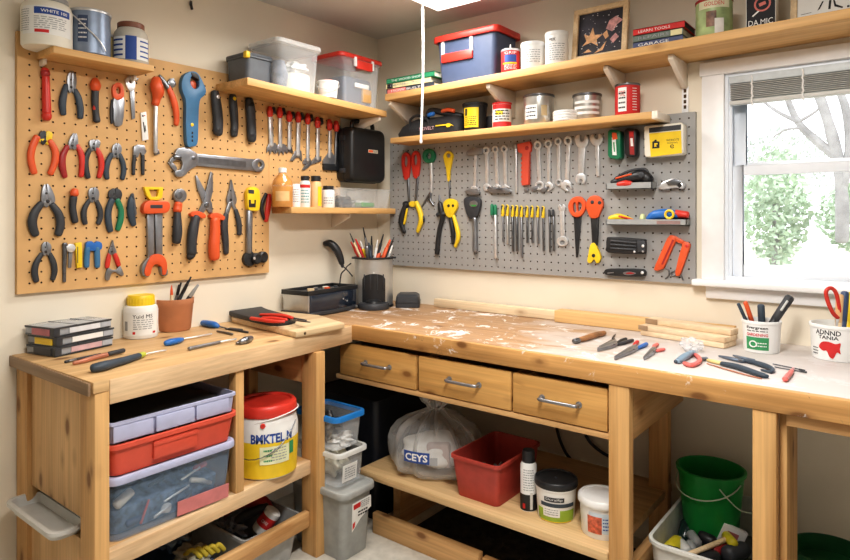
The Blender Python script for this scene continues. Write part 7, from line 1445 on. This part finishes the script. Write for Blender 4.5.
# cables hanging below the drawers
for lab, P in (('black cable hanging left under the third drawer', [(556, 424), (560, 440), (568, 456), (580, 468), (592, 478), (602, 488)]), ('black cable hanging right beside the bench post', [(584, 432), (590, 442), (600, 451), (612, 458)])):
    pts = bezier([onY(u, v, -.03-.0*u) for u, v in P], 5); t = thing('power_cable', lab, 'cable', pts[-1], 'cables under the back bench'); obj('cable', tube(pts, .007, n=8), BLACK, t)
# debris on the floor
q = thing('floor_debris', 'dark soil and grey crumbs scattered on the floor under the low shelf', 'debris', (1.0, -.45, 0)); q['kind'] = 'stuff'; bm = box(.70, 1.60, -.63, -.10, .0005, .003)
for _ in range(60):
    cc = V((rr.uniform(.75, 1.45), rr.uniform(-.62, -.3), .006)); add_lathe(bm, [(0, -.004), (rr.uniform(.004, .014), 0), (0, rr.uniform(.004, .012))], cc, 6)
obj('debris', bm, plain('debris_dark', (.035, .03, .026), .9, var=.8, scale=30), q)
# ================================================================== right side: white tote with green bucket
t = thing('storage_tray', 'white open tote under the window bench holding a green bucket', 'tray', (1.91, -.30, 0)); X0, X1, Y0, Y1, ZT = 1.738, 2.078, -.60, -.03, .305
cx, cy = (X0+X1)/2, (Y0+Y1)/2; obj('body', bin_bm(cx, cy, .002, X1-X0-.016, Y1-Y0-.016, ZT, .88, .004, r=.05, rim=.008), plain('tote_white', (.66, .66, .63), .45), t); obj('false_floor', obox((cx, cy, .165), XP, YP, ZP, (X1-X0)*.45, (Y1-Y0)*.45, .004), plain('tote_floor', (.12, .12, .11), .7), t)
zf = .1695; g0 = V((1.852, -.215, zf)); r = .115; h = .285
t = thing('bucket', 'bright green bucket with a white wire handle standing in the white tote', 'bucket', g0); GBK = plain('bucket_green', (.015, .30, .06), .35, var=.06)
can(t, 'body', GBK, g0, [(0, 0), (r*.74, 0), (r*.76, .006), (r*.97, h-.014), (r*1.03, h-.013), (r*1.04, h-.002), (r*1.0, h), (r*.96, h), (r*.93, h-.02), (r*.73, .012), (0, .012)], 48)
a = facing(g0); wire_handle(t, g0, r*.95, g0.z+h*.90, .055, a-.55, plain('wire_pale', (.55, .62, .50), .4), .0024)
P = [V((g0.x+rr_*math.cos(a+q_), g0.y+rr_*math.sin(a+q_), g0.z+h*zz)) for q_, rr_, zz in ((.25, r*1.0, .88), (.5, r*1.05, .76), (.8, r*1.12, .64), (1.15, r*1.3, .58))]; obj('handle', tube(bezier(P, 5), .0024, n=8), plain('wire_pale', (0, 0, 0)), t)
TG = 'things in the white tote'
def laid(name, lab, cat, pts, r_, m, parts=(), flat=1.):
    q = thing(name, lab, cat, V(pts[0]), TG); sw3(q, 'body', m, pts, r_, flat)
    for nm, ps, rr_, mm_ in parts: sw3(q, nm, mm_, ps, rr_)
    return q
def onT(u, v, zz): p_ = onZ(u, v, zz); return V((min(max(p_.x, X0+.045), X1-.035), min(max(p_.y, Y0+.045), Y1-.06), zz))
crq = lambda x, y, zz: onT(630+x*.15294, 490+y*.15294, zz)
P = [crq(190, 365, .235), crq(310, 340, .235)]; q = laid('tape_roll', 'yellow cylinder lying at the left in the white tote', 'cylinder', P, .024, plain('tape_yellow', (.62, .52, .03), .45), [('end', [P[1], P[1].lerp(P[0], -.25)], .016, LGREY)])
P = [crq(330, 445, .26), crq(660, 310, .26)]; q = laid('hammer', 'hammer with wooden handle and yellow head in the white tote', 'hammer', P, .009, BEECH, [('head', [crq(630, 300, .262), crq(675, 350, .262)], .017, plain('tape_yellow', (0, 0, 0)))])
P = [crq(540, 400, .235), crq(625, 350, .235)]; laid('bottle', 'dark red bottle lying beside the hammer in the white tote', 'bottle', P, .022, REDD)
P = [crq(235, 290, .20), crq(260, 190, .24)]; laid('bottle', 'dark green bottle standing at the back left of the white tote', 'bottle', P, .026, plain('dark_green_glass', (.015, .04, .035), .2))
for lab, aa, ab, rr_, m in (('grey pipe end pointing up in the middle of the white tote', (400, 290), (440, 350), .014, GREYP), ('short grey pipe left of the hammer in the white tote', (390, 350), (410, 390), .012, GREYP), ('pale crumpled tube beside the yellow cylinder', (330, 350), (370, 400), .016, LGREY), ('black bar across the front of the white tote', (420, 440), (560, 440), .018, BLACK), ('grey tube at the front of the white tote', (505, 400), (550, 450), .012, LGREY), ('black block behind the hammer in the white tote', (470, 300), (540, 340), .018, BLACK), ('dark handle at the right in the white tote', (640, 420), (740, 390), .022, CHAR), ('small dark lump at the front left in the white tote', (250, 405), (310, 420), .018, BLACK)):
    laid('loose_part', lab, 'part', [crq(*aa, .235), crq(*ab, .228)], rr_*1.25, m)
c = onT(735, 540, .255); q = thing('card_box', 'white card box with a red print at the right in the white tote', 'box', c, TG); ux = V((.75, .45, -.35)).normalized(); uy = ux.orthogonal(); dz = (CAM-c).normalized(); up = (ZP-ux*ZP.dot(ux)).normalized(); nn = ux.cross(up)
c = onT(738, 538, .25)-V((.02, .0, 0)); obj('box', obox(c, ux, nn, up, .042, .010, .034), PAPER, q, bev=.002); sg = 1 if (CAM-c).dot(nn) > 0 else -1; obj('print', obox(c+nn*sg*.0107-ux*.004, ux, nn, up, .020, .0005, .016), plain('print_rose', (.52, .18, .18), .6), q)
g1 = V((2.235, -.315, .001)); r = .112; h = .315
t = thing('bucket', 'dark green bucket partly visible at the bottom right under the bench', 'bucket', g1); can(t, 'body', plain('bucket_dark_green', (.01, .10, .03), .4), g1, [(0, 0), (r*.74, 0), (r*.76, .006), (r*.97, h-.014), (r*1.03, h-.013), (r*1.04, h-.002), (r*1.0, h), (r*.96, h), (r*.93, h-.02), (r*.90, h-.05), (0, h-.055)], 48)
obj('low_side_rail', box(1.68, 1.712, -.684, -.141, .15, .22), PINEY, bb, bev=.002)
